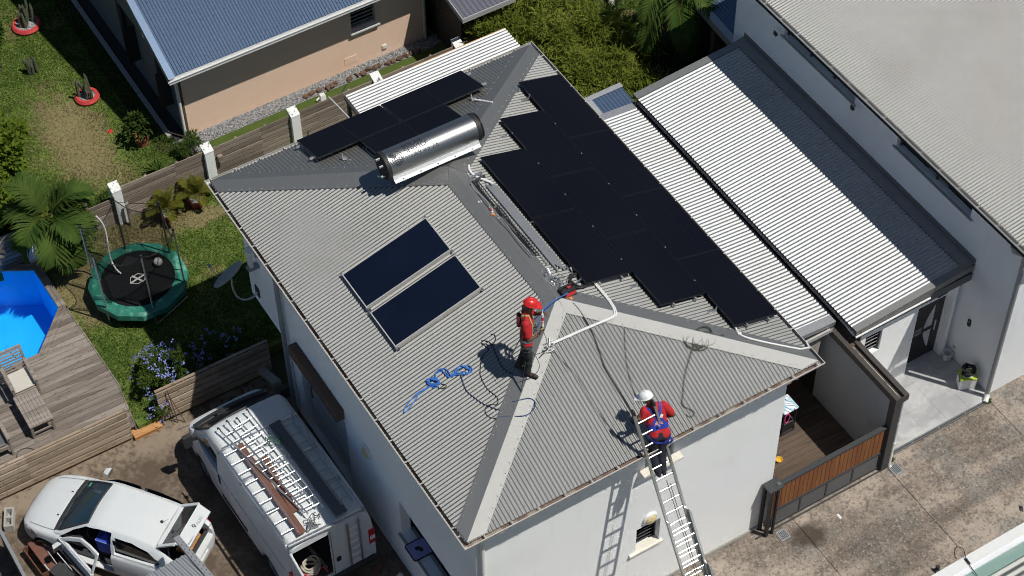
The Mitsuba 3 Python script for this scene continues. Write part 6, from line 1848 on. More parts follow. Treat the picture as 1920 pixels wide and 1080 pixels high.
def loft(us, rings):
    """closed solid from mirrored half rings (bottom centre -> top centre) at stations us; returns a manifold"""
    R = []
    for u, h in zip(us, rings):
        h = np.asarray(h, float)
        full = np.vstack([np.c_[h[:, 0], h[:, 1]], np.c_[-h[-2:0:-1, 0], h[-2:0:-1, 1]]])
        R.append(np.c_[np.full(len(full), u), full])
    R = np.array(R)
    n, k = R.shape[:2]
    v = R.reshape(-1, 3)
    i, j = np.meshgrid(np.arange(n - 1), np.arange(k), indexing='ij')
    j2 = (j + 1) % k
    q = np.stack([i * k + j, i * k + j2, (i + 1) * k + j2, (i + 1) * k + j], -1).reshape(-1, 4)
    f = np.vstack([q[:, [0, 1, 2]], q[:, [0, 2, 3]]])
    c0, c1 = len(v), len(v) + 1
    v = np.vstack([v, R[0].mean(0), R[-1].mean(0)])
    kk = np.arange(k); k2 = (kk + 1) % k
    f = np.vstack([f, np.stack([kk * 0 + c0, k2, kk], 1), np.stack([kk * 0 + c1, (n - 1) * k + kk, (n - 1) * k + k2], 1)])
    t = trimesh.Trimesh(v, f, process=False)
    if t.volume < 0: t.faces = t.faces[:, ::-1]
    return m3.Manifold(m3.Mesh(np.asarray(t.vertices, np.float32), np.asarray(t.faces, np.uint32)))


def inter(st, cols):
    us = st[:, 0]
    return [PchipInterpolator(us, st[:, c]) for c in cols]


def mprism(poly, a, b, axis='l'):
    """solid prism of a polygon in (u, z), from l = a to l = b"""
    t = trimesh.creation.extrude_polygon(poly, b - a, engine='earcut')
    v = np.array(t.vertices)
    t = trimesh.Trimesh(np.c_[v[:, 0], v[:, 2] + a, v[:, 1]], np.asarray(t.faces)[:, ::-1], process=True)
    if t.volume < 0: t.invert()
    return to_m(t)


def mbox(u0, u1, l0, l1, z0, z1):
    return to_m(box(u0, u1, l0, l1, z0, z1))


def mcyl(u, z, r, l0, l1, n=36):
    return mprism(sg.Point(u, z).buffer(r, n // 4), l0, l1)


def wheel(parent, M, u, l, r, wd, name='wheel'):
    prof = [(r * .62, -wd / 2 + .01), (r * .92, -wd / 2), (r, -wd / 2 + .03), (r, wd / 2 - .03), (r * .92, wd / 2), (r * .62, wd / 2 - .01)]
    A = M @ frame4((u, l, r), (1, 0, 0), (0, 0, 1), (0, -1 if l < 0 else 1, 0) if False else (0, -1, 0))
    k = obj(name, xform(lathe(prof, sides=36), A), M_TYRE, parent, smooth=35)
    s = -1 if l > 0 else 1
    rim = [lathe([(r * .62, s * -.0 - wd / 2 * 1 + .012), (r * .60, -wd / 2 + .05), (r * .2, -wd / 2 + .03), (0, -wd / 2 + .02)], sides=36)]
    rim.append(lathe([(r * .62, wd / 2 - .012), (r * .60, wd / 2 - .05), (r * .2, wd / 2 - .03), (0, wd / 2 - .02)], sides=36))
    obj('rim', xform(cat(rim), A), M_RIM, k, smooth=35)
    sp = []
    for side in (-1, 1):
        for a in range(5):
            w = a * 2 * math.pi / 5
            sp.append(beam((.05 * math.cos(w), .05 * math.sin(w), side * (wd / 2 - .025)), (r * .58 * math.cos(w), r * .58 * math.sin(w), side * (wd / 2 - .025)), .05, .02, up=(0, 0, 1)))
    for m in sp:
        obj('spoke', xform(m, A), M_RIM, k)
    return k


# ---- small white car
ca = thing('small_car', 'small white hatchback with open driver door and raised tailgate in the parking', 'car')
ch = nrm((-.604, .797, 0)); cl_ = V(-ch[1], ch[0], 0)
MC = frame4((-4.49, 7.115, 0.004), ch, cl_, (0, 0, 1))
st = np.array([  # u, half width, shoulder height, crown, bottom
    (-1.99, .50, .78, .02, .38), (-1.93, .66, .86, .02, .30), (-1.80, .765, .91, .02, .25), (-1.5, .825, .945, .02, .22), (-1.0, .85, .955, .02, .20), (-.4, .86, .945, .02, .19), (.3, .86, .94, .03, .19), (.85, .85, .935, .05, .20), (1.2, .835, .885, .075, .21), (1.55, .79, .815, .075, .22), (1.80, .71, .74, .065, .23), (1.95, .58, .66, .05, .26), (2.03, .40, .58, .04, .30)])
fh, fz, fcr, fb = inter(st, (1, 2, 3, 4))
us = np.unique(np.r_[np.linspace(-1.99, 2.03, 64)])
rings = []
for u in us:
    h, z, c, b = float(fh(u)), float(fz(u)), float(fcr(u)), float(fb(u))
    rings.append([(0, b), (h * .86, b), (h * .95, b + .05), (h * .985, b + .16), (h, b + (z - b) * .45), (h * .995, b + (z - b) * .68), (h * .975, z - .09), (h * .945, z - .03), (h * .88, z), (h * .6, z + c * .55), (h * .3, z + c * .9), (0, z + c)])
body = loft(us, rings)
gs = np.array([  # u, z roof, base half width, roof half width
    (-1.90, .95, .66, .60), (-1.78, 1.06, .71, .59), (-1.58, 1.27, .76, .57), (-1.38, 1.405, .775, .555), (-1.1, 1.45, .785, .555), (-.5, 1.482, .79, .56), (0, 1.475, .79, .565), (.24, 1.43, .785, .575), (.6, 1.22, .775, .62), (1.0, .97, .74, .68), (1.12, .90, .72, .69)])
gz, gb, gr_ = inter(gs, (1, 2, 3))
us2 = np.linspace(-1.90, 1.12, 52)


def gring(u, inset=0.0, low=.80):
    z, b, r = float(gz(u)) - inset, float(gb(u)) - inset, float(gr_(u)) - inset
    lo = min(.93, z - .02)
    return [(0, low), (b, low), (b, lo), (b * .7 + r * .3 + .012, lo + (z - lo) * .42), (b * .28 + r * .72 + .016, lo + (z - lo) * .78), (r * .99, z - .035 * (z > 1)), (r * .90, z - .008), (r * .55, z + .012), (0, z + .022)]


green = loft(us2, [gring(u) for u in us2])
us3 = np.linspace(-1.72, .98, 40)
cav = loft(us3, [gring(u, .05, .36) for u in us3])
door_p = sg.Polygon([(.84, .36), (.90, .90), (.62, 1.13), (.28, 1.35), (-.02, 1.40), (-.30, 1.41), (-.33, .36)]).buffer(.02)
doorwin = sg.Polygon([(.80, .97), (.56, 1.13), (.26, 1.325), (-.02, 1.365), (-.28, 1.37), (-.30, .97)])
quart = sg.Polygon([(-.42, .99), (-.42, 1.355), (-.80, 1.35), (-1.15, 1.28), (-1.43, 1.11), (-1.40, 1.02)]).buffer(.02)
shell = (body + green) - cav
shell = shell - mprism(door_p, .40, 1.0) - mprism(quart, .40, 1.0) - mprism(quart, -1.0, -.40) - mprism(doorwin, -1.0, -.40)
wn = nrm(V(.50, 0, .68))
ws = [V(1.00, .665, .955), V(1.00, -.665, .955), V(.27, -.515, 1.425), V(.27, .515, 1.425)]
shell = shell - hull([p + wn * s for p in ws for s in (-.14, .2)])
shell = shell - hull([(-1.30, l * .50, 1.40) for l in (-1, 1)] + [(-1.3, l * .56, 1.6) for l in (-1, 1)] + [(-2.2, l * .56, 1.6) for l in (-1, 1)] + [(-1.74, l * .56, .70) for l in (-1, 1)] + [(-2.2, l * .54, .70) for l in (-1, 1)])
shell = shell - mbox(-1.84, -1.3, -.60, .60, .48, .80)
for u in (1.28, -1.30):
    for s in (-1, 1):
        shell = shell - mcyl(u, .31, .365, *(sorted((s * .52, s * 1.0))))
obj('body', xform(from_m(shell), MC), M_CARW, ca, smooth=32)
obj('underbody', xform(box(-1.8, 1.8, -.62, .62, .2, .34), MC), M_BLACK, ca)
obj('cabin_floor', xform(box(-1.3, .95, -.72, .72, .345, .40), MC), M_SEAT, ca)
for u in (1.28, -1.30):
    for l in (-.735, .735):
        wheel(ca, MC, u, l, .30, .19)
glass_w = pr('tinted_windscreen', (.010, .030, .048), .06, 0, .5)
nw = 7
G = []
for i in range(nw):
    f = i / (nw - 1)
    row = []
    for j in range(9):
        g = j / 8
        a = ws[0] + (ws[1] - ws[0]) * g; b = ws[3] + (ws[2] - ws[3]) * g
        p = a + (b - a) * f + wn * (.045 * (1 - (2 * g - 1) ** 2) + .02 * math.sin(math.pi * f) - .012)
        row.append(p)
    G.append(row)
G = np.array(G)
ii, jj = np.meshgrid(np.arange(nw - 1), np.arange(8), indexing='ij')
q = np.stack([ii * 9 + jj, ii * 9 + jj + 1, (ii + 1) * 9 + jj + 1, (ii + 1) * 9 + jj], -1).reshape(-1, 4)
wsk = obj('windscreen', xform(tm(G.reshape(-1, 3), q), MC), glass_w, ca, smooth=True)
edge = np.vstack([G[0], G[:, -1][1:], G[-1][::-1][1:], G[:, 0][::-1][1:-1]])
obj('seal', xform(tube(edge + wn * .004, .022, 6, closed=True), MC), M_PLAST, wsk, smooth=True)
obj('cowl', xform(cat(*[beam(G[0][j] + V(.05, 0, .008), G[0][j + 1] + V(.05, 0, .008), .11, .02, up=wn) for j in range(8)]), MC), M_PLAST, wsk, smooth=30)
obj('sticker', xform(tm([G[1][7] + wn * .006, G[1][7] + wn * .006 + V(0, -.10, .0), G[1][7] + wn * .006 + V(-.06, -.10, .045), G[1][7] + wn * .006 + V(-.06, 0, .045)], [[0, 1, 2, 3]]), MC), pr('sticker_green', (.10, .42, .22), .5), wsk)
obj('wiper', xform(tube([G[0][1] + wn * .03, G[1][3] + wn * .03, G[1][5] + wn * .025], .010, 5), MC), M_BLACK, wsk)
obj('wiper', xform(tube([G[0][4] + wn * .03, G[1][6] + wn * .03, G[2][7] + wn * .025], .010, 5), MC), M_BLACK, wsk)
for s in (-1, 1):
    obj('quarter_window', xform(prism(quart.buffer(.012), .006, ((0, s * .672, 0), (1, 0, 0), (0, s * -.30, .955), (0, s, 0)) if False else ((0, s * .70, 0), (1, 0, 0), (0, 0, 1), (0, s, 0))), MC), M_DGLASS, ca)
obj('door_window', xform(prism(doorwin.buffer(.012), .006, ((0, -.70, 0), (1, 0, 0), (0, 0, 1), (0, -1, 0))), MC), M_DGLASS, ca)
# interior
for l in (-.36, .36):
    se = obj('seat', xform(cat(box(-.35, .18, l - .23, l + .23, .42, .60, .06), from_m(hull([(-.35, l - .22, .55), (-.35, l + .22, .55), (-.22, l - .22, .58), (-.22, l + .22, .58), (-.58, l - .19, 1.10), (-.58, l + .19, 1.10), (-.47, l - .19, 1.13), (-.47, l + .19, 1.13)]))), MC), M_SEAT, ca, smooth=30)
    obj('headrest', xform(box(-.60, -.50, l - .11, l + .11, 1.16, 1.30, .03), MC), M_SEAT, se)
obj('rear_seat', xform(cat(box(-1.15, -.75, -.62, .62, .42, .60, .05), box(-1.28, -1.12, -.62, .62, .58, 1.0, .05)), MC), M_SEAT, ca, smooth=30)
obj('dashboard', xform(from_m(hull([(.98, l, .92) for l in (-.64, .64)] + [(.45, l, .90) for l in (-.66, .66)] + [(.42, l, .62) for l in (-.66, .66)] + [(.95, l, .6) for l in (-.66, .66)])), MC), M_PLAST, ca, smooth=20)
obj('steering_wheel', xform(tube(np.array([(.33 + .07 * math.sin(a), .36 + .18 * math.cos(a), .90 + .165 * math.sin(a)) for a in np.linspace(0, 6.28, 24, endpoint=False)]), .016, 6, closed=True), MC), M_PLAST, ca, smooth=True)
t = thing('blue_bag', 'bright blue fabric bag standing on the driver seat of the white car', 'bag')
obj('bag', xform(from_m(hull([(u, l, z) for u, s in ((-.22, 1), (.12, 1)) for l in (.26, .62) for z in (.62, 1.0)] + [(-.05, .44, 1.08)])), MC), M_BLUEP, t, smooth=30)
obj('piping', xform(tube([(-.22, .62, 1.0), (.12, .62, 1.0), (.12, .26, 1.0)], .012, 5), MC), pr('pale_blue', (.2, .3, .6), .6), t)
# driver door swung open about the front hinge
hg = V(.87, .835, 0)
MD = MC @ trans(*hg) @ rotz(math.radians(-27)) @ trans(*(-hg))
dp_low = door_p.intersection(sg.box(-1, .3, 2, .945))
door = obj('door', xform(prism(dp_low, .07, ((0, .845, 0), (1, 0, 0), (0, 0, 1), (0, -1, 0))), MD), M_CARW, ca, label='open driver door of the white car')
fr = door_p.buffer(-.005).difference(doorwin.buffer(-.012)).intersection(sg.box(-1, .93, 2, 1.6))
frm = trimesh.creation.extrude_polygon(fr, .045, engine='earcut').subdivide_to_size(.12)
vv = np.array(frm.vertices)
frm.vertices = np.c_[vv[:, 0], .835 - vv[:, 2] - np.clip(vv[:, 1] - .93, 0, 1) * .52, vv[:, 1]]
obj('window_frame', xform(frm, MD), M_CARW, door)
obj('trim_panel', xform(prism(dp_low.buffer(-.04), .02, ((0, .774, 0), (1, 0, 0), (0, 0, 1), (0, -1, 0))), MD), M_PLAST, door)
obj('armrest', xform(box(-.15, .55, .70, .752, .66, .74, .015), MD), M_DGREY, door)
obj('belt_strip', xform(box(-.30, .78, .835, .852, .93, .955, .004), MD), M_STEEL, door)
obj('rub_strip', xform(box(-.30, .82, .846, .862, .52, .60, .006), MD), M_PLAST, door)
gl = quad((.80, .81, .95), (.56, .72, 1.13), (-.02, .62, 1.34), (-.28, .62, 1.35))
mir = lambda l, MM: (xform(from_m(hull([(.72 + du, l + dl, .98 + dz) for du, dl, dz in ((.09, 0, .0), (-.06, -.11, -.07), (-.06, .11, -.06), (-.06, -.10, .07), (-.06, .10, .075), (.05, -.07, .05), (.05, .07, .05), (.05, .06, -.04))])), MM))
dm = obj('mirror', mir(.985, MD), M_CARW, door, smooth=40)
obj('mirror_glass', xform(box(.650, .658, .885, 1.085, .925, 1.045, .003), MD), M_CHROME, dm)
dm = obj('mirror', mir(-.985, MC), M_CARW, ca, smooth=40)
obj('mirror_glass', xform(box(.650, .658, -1.085, -.885, .925, 1.045, .003), MC), M_CHROME, dm)
# lamps, plate, bumper lines, aerial
for s in (-1, 1):
    hl = hull([(1.45, s * .80, .70), (1.66, s * .765, .60), (1.50, s * .80, .78), (1.80, s * .66, .735), (1.88, s * .56, .68), (1.84, s * .63, .56), (1.70, s * .60, .68)])
    obj('headlight', xform(from_m(hl), MC), M_LAMP, ca, smooth=30)
    tl = hull([(-1.66, s * .80, .92), (-1.86, s * .70, .90), (-1.90, s * .64, .82), (-1.75, s * .79, .66), (-1.90, s * .70, .62), (-1.80, s * .62, .95), (-1.62, s * .70, 1.02), (-1.78, s * .58, .70)])
    obj('tail_light', xform(from_m(tl), MC), M_TAIL, ca, smooth=30)
obj('rear_plate', xform(box(-2.012, -1.995, -.24, .24, .50, .60), MC), M_WHITE, ca)
obj('badge', xform(trimesh.creation.icosphere(subdivisions=1, radius=.04), MC @ trans(1.985, 0, .62) @ np.diag([.5, 1, 1.4, 1])), M_CHROME, ca)
obj('bonnet_line', xform(cat(*[tube([(u, float(fh(u)) * s * .80, float(fz(u)) + .026) for u in np.linspace(1.0, 1.72, 12)], .004, 4) for s in (-1, 1)]), MC), M_DGREY, ca)
for l in (.32, -.30):
    obj('washer_jet', xform(box(1.16, 1.20, l - .015, l + .015, .955, .965), MC), M_BLACK, ca)
ae = obj('aerial', xform(tube([(-1.18, -.02, 1.47), (-1.36, -.02, 1.66)], [.006, .003], 5), MC), M_BLACK, ca)
obj('base', xform(lathe([(.035, 0), (.025, .035), (0, .04)], (-1.17, -.02, 1.466), 10), MC), M_BLACK, ae)
obj('brake_light', xform(box(-1.405, -1.375, -.22, .14, 1.412, 1.43), MC), M_TAIL, ca)
# raised tailgate
Hh, Gh, Eh = V(-1.37, 0, 1.44), V(-1.80, 0, 1.74), V(-2.10, 0, 1.70)
tg = obj('tailgate', xform(from_m(hull([(p[0], l, p[2] + dz) for p, w_ in ((Gh, .53), (Eh, .46)) for l in (-w_, w_) for dz in (0, .035)] + [((Gh[0] + Eh[0]) / 2, 0, 1.775)])), MC), M_CARW, ca, smooth=25, label='raised white tailgate of the car')
for s in (-1, 1):
    obj('side_frame', xform(beam(Hh + V(0, s * .53, .012), Gh + V(0, s * .525, .012), .07, .035), MC), M_CARW, tg)
    obj('gas_strut', xform(cyl((-1.62, s * .57, 1.05), (-1.60, s * .52, 1.55), .011, sides=8), MC), M_BLACK, tg)
obj('top_frame', xform(beam(Hh + V(-.02, -.5, .012), Hh + V(-.02, .5, .012), .09, .035), MC), M_CARW, tg)
obj('rear_glass', xform(quad(Hh + V(-.05, -.50, .02), Hh + V(-.05, .50, .02), Gh + V(.0, .49, .02), Gh + V(.0, -.49, .02)), MC), M_DGLASS, tg)
obj('wiper', xform(tube([Gh + V(.03, 0, .045), Gh + V(.12, .2, -.02), Gh + V(.16, .38, -.04)], .012, 5), MC), M_BLACK, tg)
zp = lambda u: 1.775 - (abs(u + 1.95) / .15) * .0 + .002
ltr = meshkit.text_mesh('CLIO', .055, .004, True)
ltr.vertices[:, 0] *= 1.15
ltr.vertices[:, 0] -= ltr.vertices[:, 0].mean()
pl_o = V(-2.03, -.16, 1.756)
obj('lettering', xform(ltr, MC @ frame4(pl_o, (0, -1, 0), (.985, 0, .17), np.cross((0, -1, 0), (.985, 0, .17)))), M_STEEL, tg)
l2 = meshkit.text_mesh('RENAULT', .035, .004, True); l2.vertices[:, 0] -= l2.vertices[:, 0].mean()
obj('lettering', xform(l2, MC @ frame4((-2.075, .34, 1.745), (0, -1, 0), (.99, 0, .10), np.cross((0, -1, 0), (.99, 0, .10)))), M_STEEL, tg)
dia = sg.Polygon([(0, .055), (.04, 0), (0, -.055), (-.04, 0)])
obj('emblem', xform(prism(dia.difference(dia.buffer(-.014)), .012), MC @ frame4((-1.96, 0, 1.772), (0, -1, 0), (1, 0, .0), (0, 0, 1))), M_CHAR, tg)
# load in the boot
t = thing('wooden_crate', 'orange-brown wooden tray in the open boot of the white car', 'crate')
p = sg.box(-1.70, -.42, -1.45, .02).buffer(.04)
obj('rim', xform(prism(p.difference(p.buffer(-.05)), .10, ((0, 0, .62), (1, 0, 0), (0, 1, 0), (0, 0, 1))), MC), M_ORWOOD, t)
obj('base', xform(prism(p.buffer(-.05), .02, ((0, 0, .60), (1, 0, 0), (0, 1, 0), (0, 0, 1))), MC), M_BLACK, t)
obj('yellow_strap', xform(tube([(-1.68, -.3, .76), (-1.5, -.1, .80), (-1.45, .1, .74)], .014, 5), MC), M_STRAPY, smooth=True, label='yellow strap across the tray in the open boot', cat='strap')
obj('boot_floor', xform(box(-1.83, -1.30, -.58, .58, .485, .51), MC), M_SEAT, ca)
obj('boot_sill', xform(box(-1.88, -1.80, -.52, .52, .76, .815, .012), MC), M_PLAST, ca)

# ---- white van
va = thing('panel_van', 'white panel van with ladders on its roof and one rear door open', 'van')
vh = nrm((-.035, 1, 0)); vl = V(-vh[1], vh[0], 0)
MV = frame4((-1.19, 6.24, 0.004), vh, vl, (0, 0, 1))
sv = np.array([  # u, half width, top, bottom
    (-2.48, .985, 2.20, .32), (-2.42, 1.0, 2.225, .30), (0, 1.015, 2.25, .28), (.9, 1.01, 2.245, .28), (1.08, 1.005, 2.19, .28), (1.30, 1.0, 1.97, .28), (1.75, .985, 1.48, .28), (1.95, .975, 1.285, .28), (2.12, .95, 1.17, .28), (2.30, .87, 1.06, .29), (2.42, .74, .93, .31), (2.49, .56, .76, .36)])
vw, vt, vb = inter(sv, (1, 2, 3))
us = np.unique(np.r_[np.linspace(-2.48, .9, 16), np.linspace(.9, 2.49, 44)])
rings = []
for u in us:
    w_, t_, b_ = float(vw(u)), float(vt(u)), float(vb(u))
    hh = t_ - b_
    lean = .115 if t_ > 1.35 else .03
    z = lambda f: b_ + hh * f
    rings.append([(0, b_), (w_ * .93, b_), (w_ * .985, b_ + .06), (w_, b_ + hh * .22), (w_, b_ + hh * .42), (w_ - lean * .12, z(.60)), (w_ - lean * .45, z(.80)), (w_ - lean * .8, z(.92)), (w_ - lean * 1.15 - .02, z(.965)), (w_ * .78, z(.99)), (w_ * .4, z(1.005)), (0, z(1.01))])
vb_ = loft(us, rings)
vb_ = vb_ - mbox(-2.44, .30, -.84, .84, .56, 2.06)
vb_ = vb_ - mbox(.42, 1.62, -.82, .82, .60, 1.62)
vb_ = vb_ - mbox(-2.7, -2.40, .02, .855, .56, 2.03)
sw = sg.Polygon([(.62, 1.30), (.62, 1.86), (1.02, 1.90), (1.18, 1.80), (1.62, 1.30)]).buffer(.02)
vb_ = vb_ - mprism(sw, .70, 1.2) - mprism(sw, -1.2, -.70)
wn2 = nrm(V(.70, 0, .62))
vw4 = [V(1.90, .86, 1.325), V(1.90, -.86, 1.325), V(1.16, -.80, 2.10), V(1.16, .80, 2.10)]
vb_ = vb_ - hull([p + wn2 * s for p in vw4 for s in (-.10, .2)])
vb_ = vb_ - mbox(.55, 1.55, -.80, .80, 1.0, 2.05)
for u in (1.55, -1.50):
    for s in (-1, 1):
        vb_ = vb_ - mcyl(u, .34, .40, *(sorted((s * .62, s * 1.2))))
obj('body', xform(from_m(vb_), MV), M_CARW, va, smooth=32)
for u in (1.55, -1.50):
    for l in (-.86, .86):
        wheel(va, MV, u, l, .335, .22)
G = []
for i in range(7):
    f = i / 6
    G.append([(vw4[0] + (vw4[1] - vw4[0]) * g) * (1 - f) + (vw4[3] + (vw4[2] - vw4[3]) * g) * f + wn2 * (.06 * (1 - (2 * g - 1) ** 2) - .008) for g in np.linspace(0, 1, 9)])
G = np.array(G)
ii, jj = np.meshgrid(np.arange(6), np.arange(8), indexing='ij')
q = np.stack([ii * 9 + jj, ii * 9 + jj + 1, (ii + 1) * 9 + jj + 1, (ii + 1) * 9 + jj], -1).reshape(-1, 4)
wk = obj('windscreen', xform(tm(G.reshape(-1, 3), q), MV), M_DGLASS, va, smooth=True)
edge = np.vstack([G[0], G[:, -1][1:], G[-1][::-1][1:], G[:, 0][::-1][1:-1]])
obj('seal', xform(tube(edge + wn2 * .004, .022, 6, closed=True), MV), M_PLAST, wk, smooth=True)
for j in (2, 5):
    obj('wiper', xform(tube([G[0][j] + wn2 * .03, G[1][j + 1] + wn2 * .035, G[1][min(8, j + 3)] + wn2 * .03], .013, 5), MV), M_BLACK, wk)
obj('cowl', xform(cat(*[beam(G[0][j] + V(.07, 0, -.01), G[0][j + 1] + V(.07, 0, -.01), .14, .02, up=(.4, 0, .9)) for j in range(8)]), MV), M_PLAST, wk, smooth=30)
for s in (-1, 1):
    obj('door_window', xform(prism(sw.buffer(.01), .006, ((0, s * .925, 0), (1, 0, 0), (0, 0, 1), (0, s, 0))), MV), M_DGLASS, va)
    k = obj('mirror', xform(from_m(hull([(1.62 + du, s * 1.18 + dl, 1.42 + dz) for du in (-.06, .05) for dl in (-.09, .09) for dz in (-.17, .17)] + [(1.72, s * 1.18, 1.42)])), MV), M_PLAST, va, smooth=30)
    obj('arm', xform(beam((1.62, s * .95, 1.40), (1.64, s * 1.10, 1.42), .08, .12), MV), M_PLAST, k)
    hl = hull([(2.05, s * .97, .92), (2.30, s * .86, .84), (2.42, s * .70, .82), (2.30, s * .80, 1.04), (2.15, s * .93, 1.08), (2.20, s * .70, .90)])
    obj('headlight', xform(from_m(hl), MV), M_LAMP, va, smooth=30)
    tl = obj('tail_light', xform(box(-2.505, -2.44, s * .92 - .075, s * .92 + .075, .95, 1.45, .015), MV), M_TAIL, va)
    obj('white_lens', xform(box(-2.515, -2.506, s * .92 - .06, s * .92 + .06, 1.12, 1.24), MV), M_WHITE, tl)
    obj('side_moulding', xform(cat(box(-.55, .55, s * 1.012 - .008, s * 1.012 + .012, .52, .62), box(-2.2, -1.95, s * 1.0 - .008, s * 1.0 + .012, .52, .62)), MV), M_PLAST, va)
    obj('swage', xform(tube([(-2.3, s * 1.004, 1.30), (.5, s * 1.018, 1.30)], .010, 5), MV), M_CARW, va)
obj('front_bumper', xform(from_m(hull([(2.30, l * .93, z) for l in (-1, 1) for z in (.34, .62)] + [(2.50, l * .62, z) for l in (-1, 1) for z in (.36, .60)] + [(2.53, l * .2, z) for l in (-1, 1) for z in (.38, .58)])), MV), M_PLAST, va, smooth=30)
obj('rear_bumper', xform(box(-2.56, -2.44, -.95, .95, .36, .52, .02), MV), M_PLAST, va)
obj('door_handle', xform(box(.50, .58, 1.012, 1.03, 1.02, 1.30, .01), MV), M_PLAST, va)
obj('rear_door_line', xform(box(-2.492, -2.483, -.006, .006, .5, 2.1), MV), M_DGREY, va)
obj('rear_handle', xform(prism(sg.Point(0, 0).buffer(.07).intersection(sg.box(-.05, -1, .05, 1)), .02, ((-2.484, -.12, 1.02), (0, 1, 0), (0, 0, 1), (-1, 0, 0))), MV), M_BLACK, va)
obj('cargo_floor', xform(box(-2.43, .30, -.83, .83, .565, .58), MV), M_SEAT, va)
hgv = V(-2.47, .90, 0)
MR = MV @ trans(*hgv) @ rotz(math.radians(-94)) @ trans(*(-hgv))
rd = obj('rear_door', xform(box(-2.50, -2.455, .02, .89, .50, 2.10, .015), MR), M_CARW, va, label='open left rear door of the van')
obj('door_liner', xform(box(-2.454, -2.44, .10, .82, .6, 1.95, .005), MR), M_GREY, rd)
# ladder fixed to the closed rear door
rl = thing('door_ladder', 'short aluminium ladder fixed to the closed rear door of the van', 'ladder')
for l in (-.62, -.36):
    obj('rail', xform(beam((-2.55, l, .66), (-2.55, l, 2.18), .05, .03, up=(1, 0, 0)), MV), M_ALU, rl)
for z in np.arange(.75, 2.15, .235):
    obj('rung', xform(cyl((-2.55, -.61, z), (-2.55, -.37, z), .014, sides=8), MV), M_ALU, rl)
# rope coil and tools inside
r = np.random.default_rng(31)
t = thing('rope_coil', 'pale coiled rope and cables lying inside the open back of the van', 'rope')
for k in range(5):
    cc = V(-2.18 + r.normal(0, .03), .40 + r.normal(0, .04), .70 + .035 * k)
    ring = np.array([cc + V(.15 * math.cos(a) * (1 + .1 * math.sin(2 * a + k)), .17 * math.sin(a), .02 * math.sin(3 * a + k)) for a in np.linspace(0, 6.28, 28, endpoint=False)])
    obj('turn', xform(tube(ring, .022, 6, closed=True), MV), pr('pale_rope', (.42, .38, .33), .9) if k == 0 else 'mat_pale_rope', t, smooth=True)
obj('red_cable', xform(tube(spline([(-2.3, .75, .65), (-2.25, .60, .75), (-2.38, .45, .66), (-2.30, .25, .70), (-2.40, .12, .62)], 24), .016, 6), MV), M_REDP, smooth=True, label='red cable lying by the rope coil in the van', cat='cable')
obj('timber_strip', xform(beam((-2.3, .10, .62), (-1.2, .22, .70), .06, .04), MV), M_FURN, label='wooden strip lying inside the open van', cat='timber')
# roof load
ZR = 2.30


def ladder(name, label, pa, pb, qa, qb, n, z, rw=.05, rh=.026, m=None, rung=.014, hooks=False):
    t = thing(name, label, 'ladder')
    m = m or M_ALU
    for a, b in ((pa, pb), (qa, qb)):
        obj('rail', beam((*a, z), (*b, z), rh, rw, bev=.003), m, t)
    for k in range(n):
        f = (k + .5) / n
        a = V(*pa, z) + (V(*pb, z) - V(*pa, z)) * f
        b = V(*qa, z) + (V(*qb, z) - V(*qa, z)) * f
        obj('rung', cyl(a, b, rung, sides=8), m, t)
    if hooks:
        for a, b in ((pa, pb), (qa, qb)):
            d = nrm(V(*a, 0) - V(*b, 0))
            obj('hook', tube(spline([V(*a, z), V(*a, z) + d * .06 + V(0, 0, .05), V(*a, z) + d * .12 + V(0, 0, .02), V(*a, z) + d * .12 + V(0, 0, -.03)], 10), .016, 6), M_CHAR, t, smooth=True)
    return t


rk = thing('roof_rack', 'steel roof rack bars along and across the white van roof', 'roof rack')
for y in (6.62, 5.68, 4.72, 3.80):
    obj('crossbar', beam((-2.08, y, ZR - .015), (-.34, y, ZR - .015), .045, .03), M_ALU, rk)
for x0, x1 in ((-2.16, -2.04), (-.44, -.31)):
    obj('side_bar', tube([(x0, 6.75, ZR + .03), (x1, 3.80, ZR + .03)], .018, 8), M_ALU, rk)
    for y in (6.62, 5.68, 4.72, 3.80):
        x = x0 + (x1 - x0) * (6.75 - y) / 2.95
        obj('foot', box(x - .03, x + .03, y - .03, y + .03, ZR - .10, ZR + .012), M_ALUD, rk)
obj('rear_roller', cyl((-2.02, 3.74, ZR + .03), (-1.0, 3.72, ZR + .03), .03, sides=12), M_ALU, rk)
ladder('roof_ladder', 'aluminium ladder lying along the left edge of the van roof', (-2.14, 6.55), (-2.01, 3.92), (-1.80, 6.55), (-1.68, 3.92), 9, ZR + .045)
ladder('roof_ladder', 'long aluminium ladder lying askew across the middle of the van roof', (-1.70, 6.98), (-1.35, 4.15), (-1.22, 7.04), (-1.00, 4.15), 12, ZR + .14, hooks=True)
ladder('roof_ladder', 'second aluminium ladder lying askew under the long one on the van roof', (-1.92, 6.95), (-1.40, 4.25), (-1.48, 6.98), (-1.10, 4.25), 11, ZR + .085, hooks=True)
ladder('roof_ladder', 'aluminium ladder lying in the shade along the right edge of the van roof', (-.74, 6.55), (-.64, 4.05), (-.50, 6.55), (-.40, 4.05), 9, ZR + .03, m=M_ALUD)
obj('dark_board', beam((-.86, 6.62, ZR + .03), (-.74, 3.88, ZR + .03), .27, .03), M_DGREY, label='long dark grey board lying on the van roof', cat='board')
obj('brown_plank', beam((-1.75, 6.5, ZR + .045), (-1.64, 3.86, ZR + .055), .17, .022), M_BROWNB, label='long reddish brown plank sticking out over the rear of the van roof', cat='plank')
obj('brown_plank', beam((-1.46, 5.96, ZR + .02), (-1.50, 4.42, ZR + .02), .15, .022), M_BROWNB, label='shorter reddish brown plank under the ladders on the van roof', cat='plank')
t = thing('strap_bundle', 'tangle of straps and hooks at the rear ends of the ladders on the van roof', 'straps')
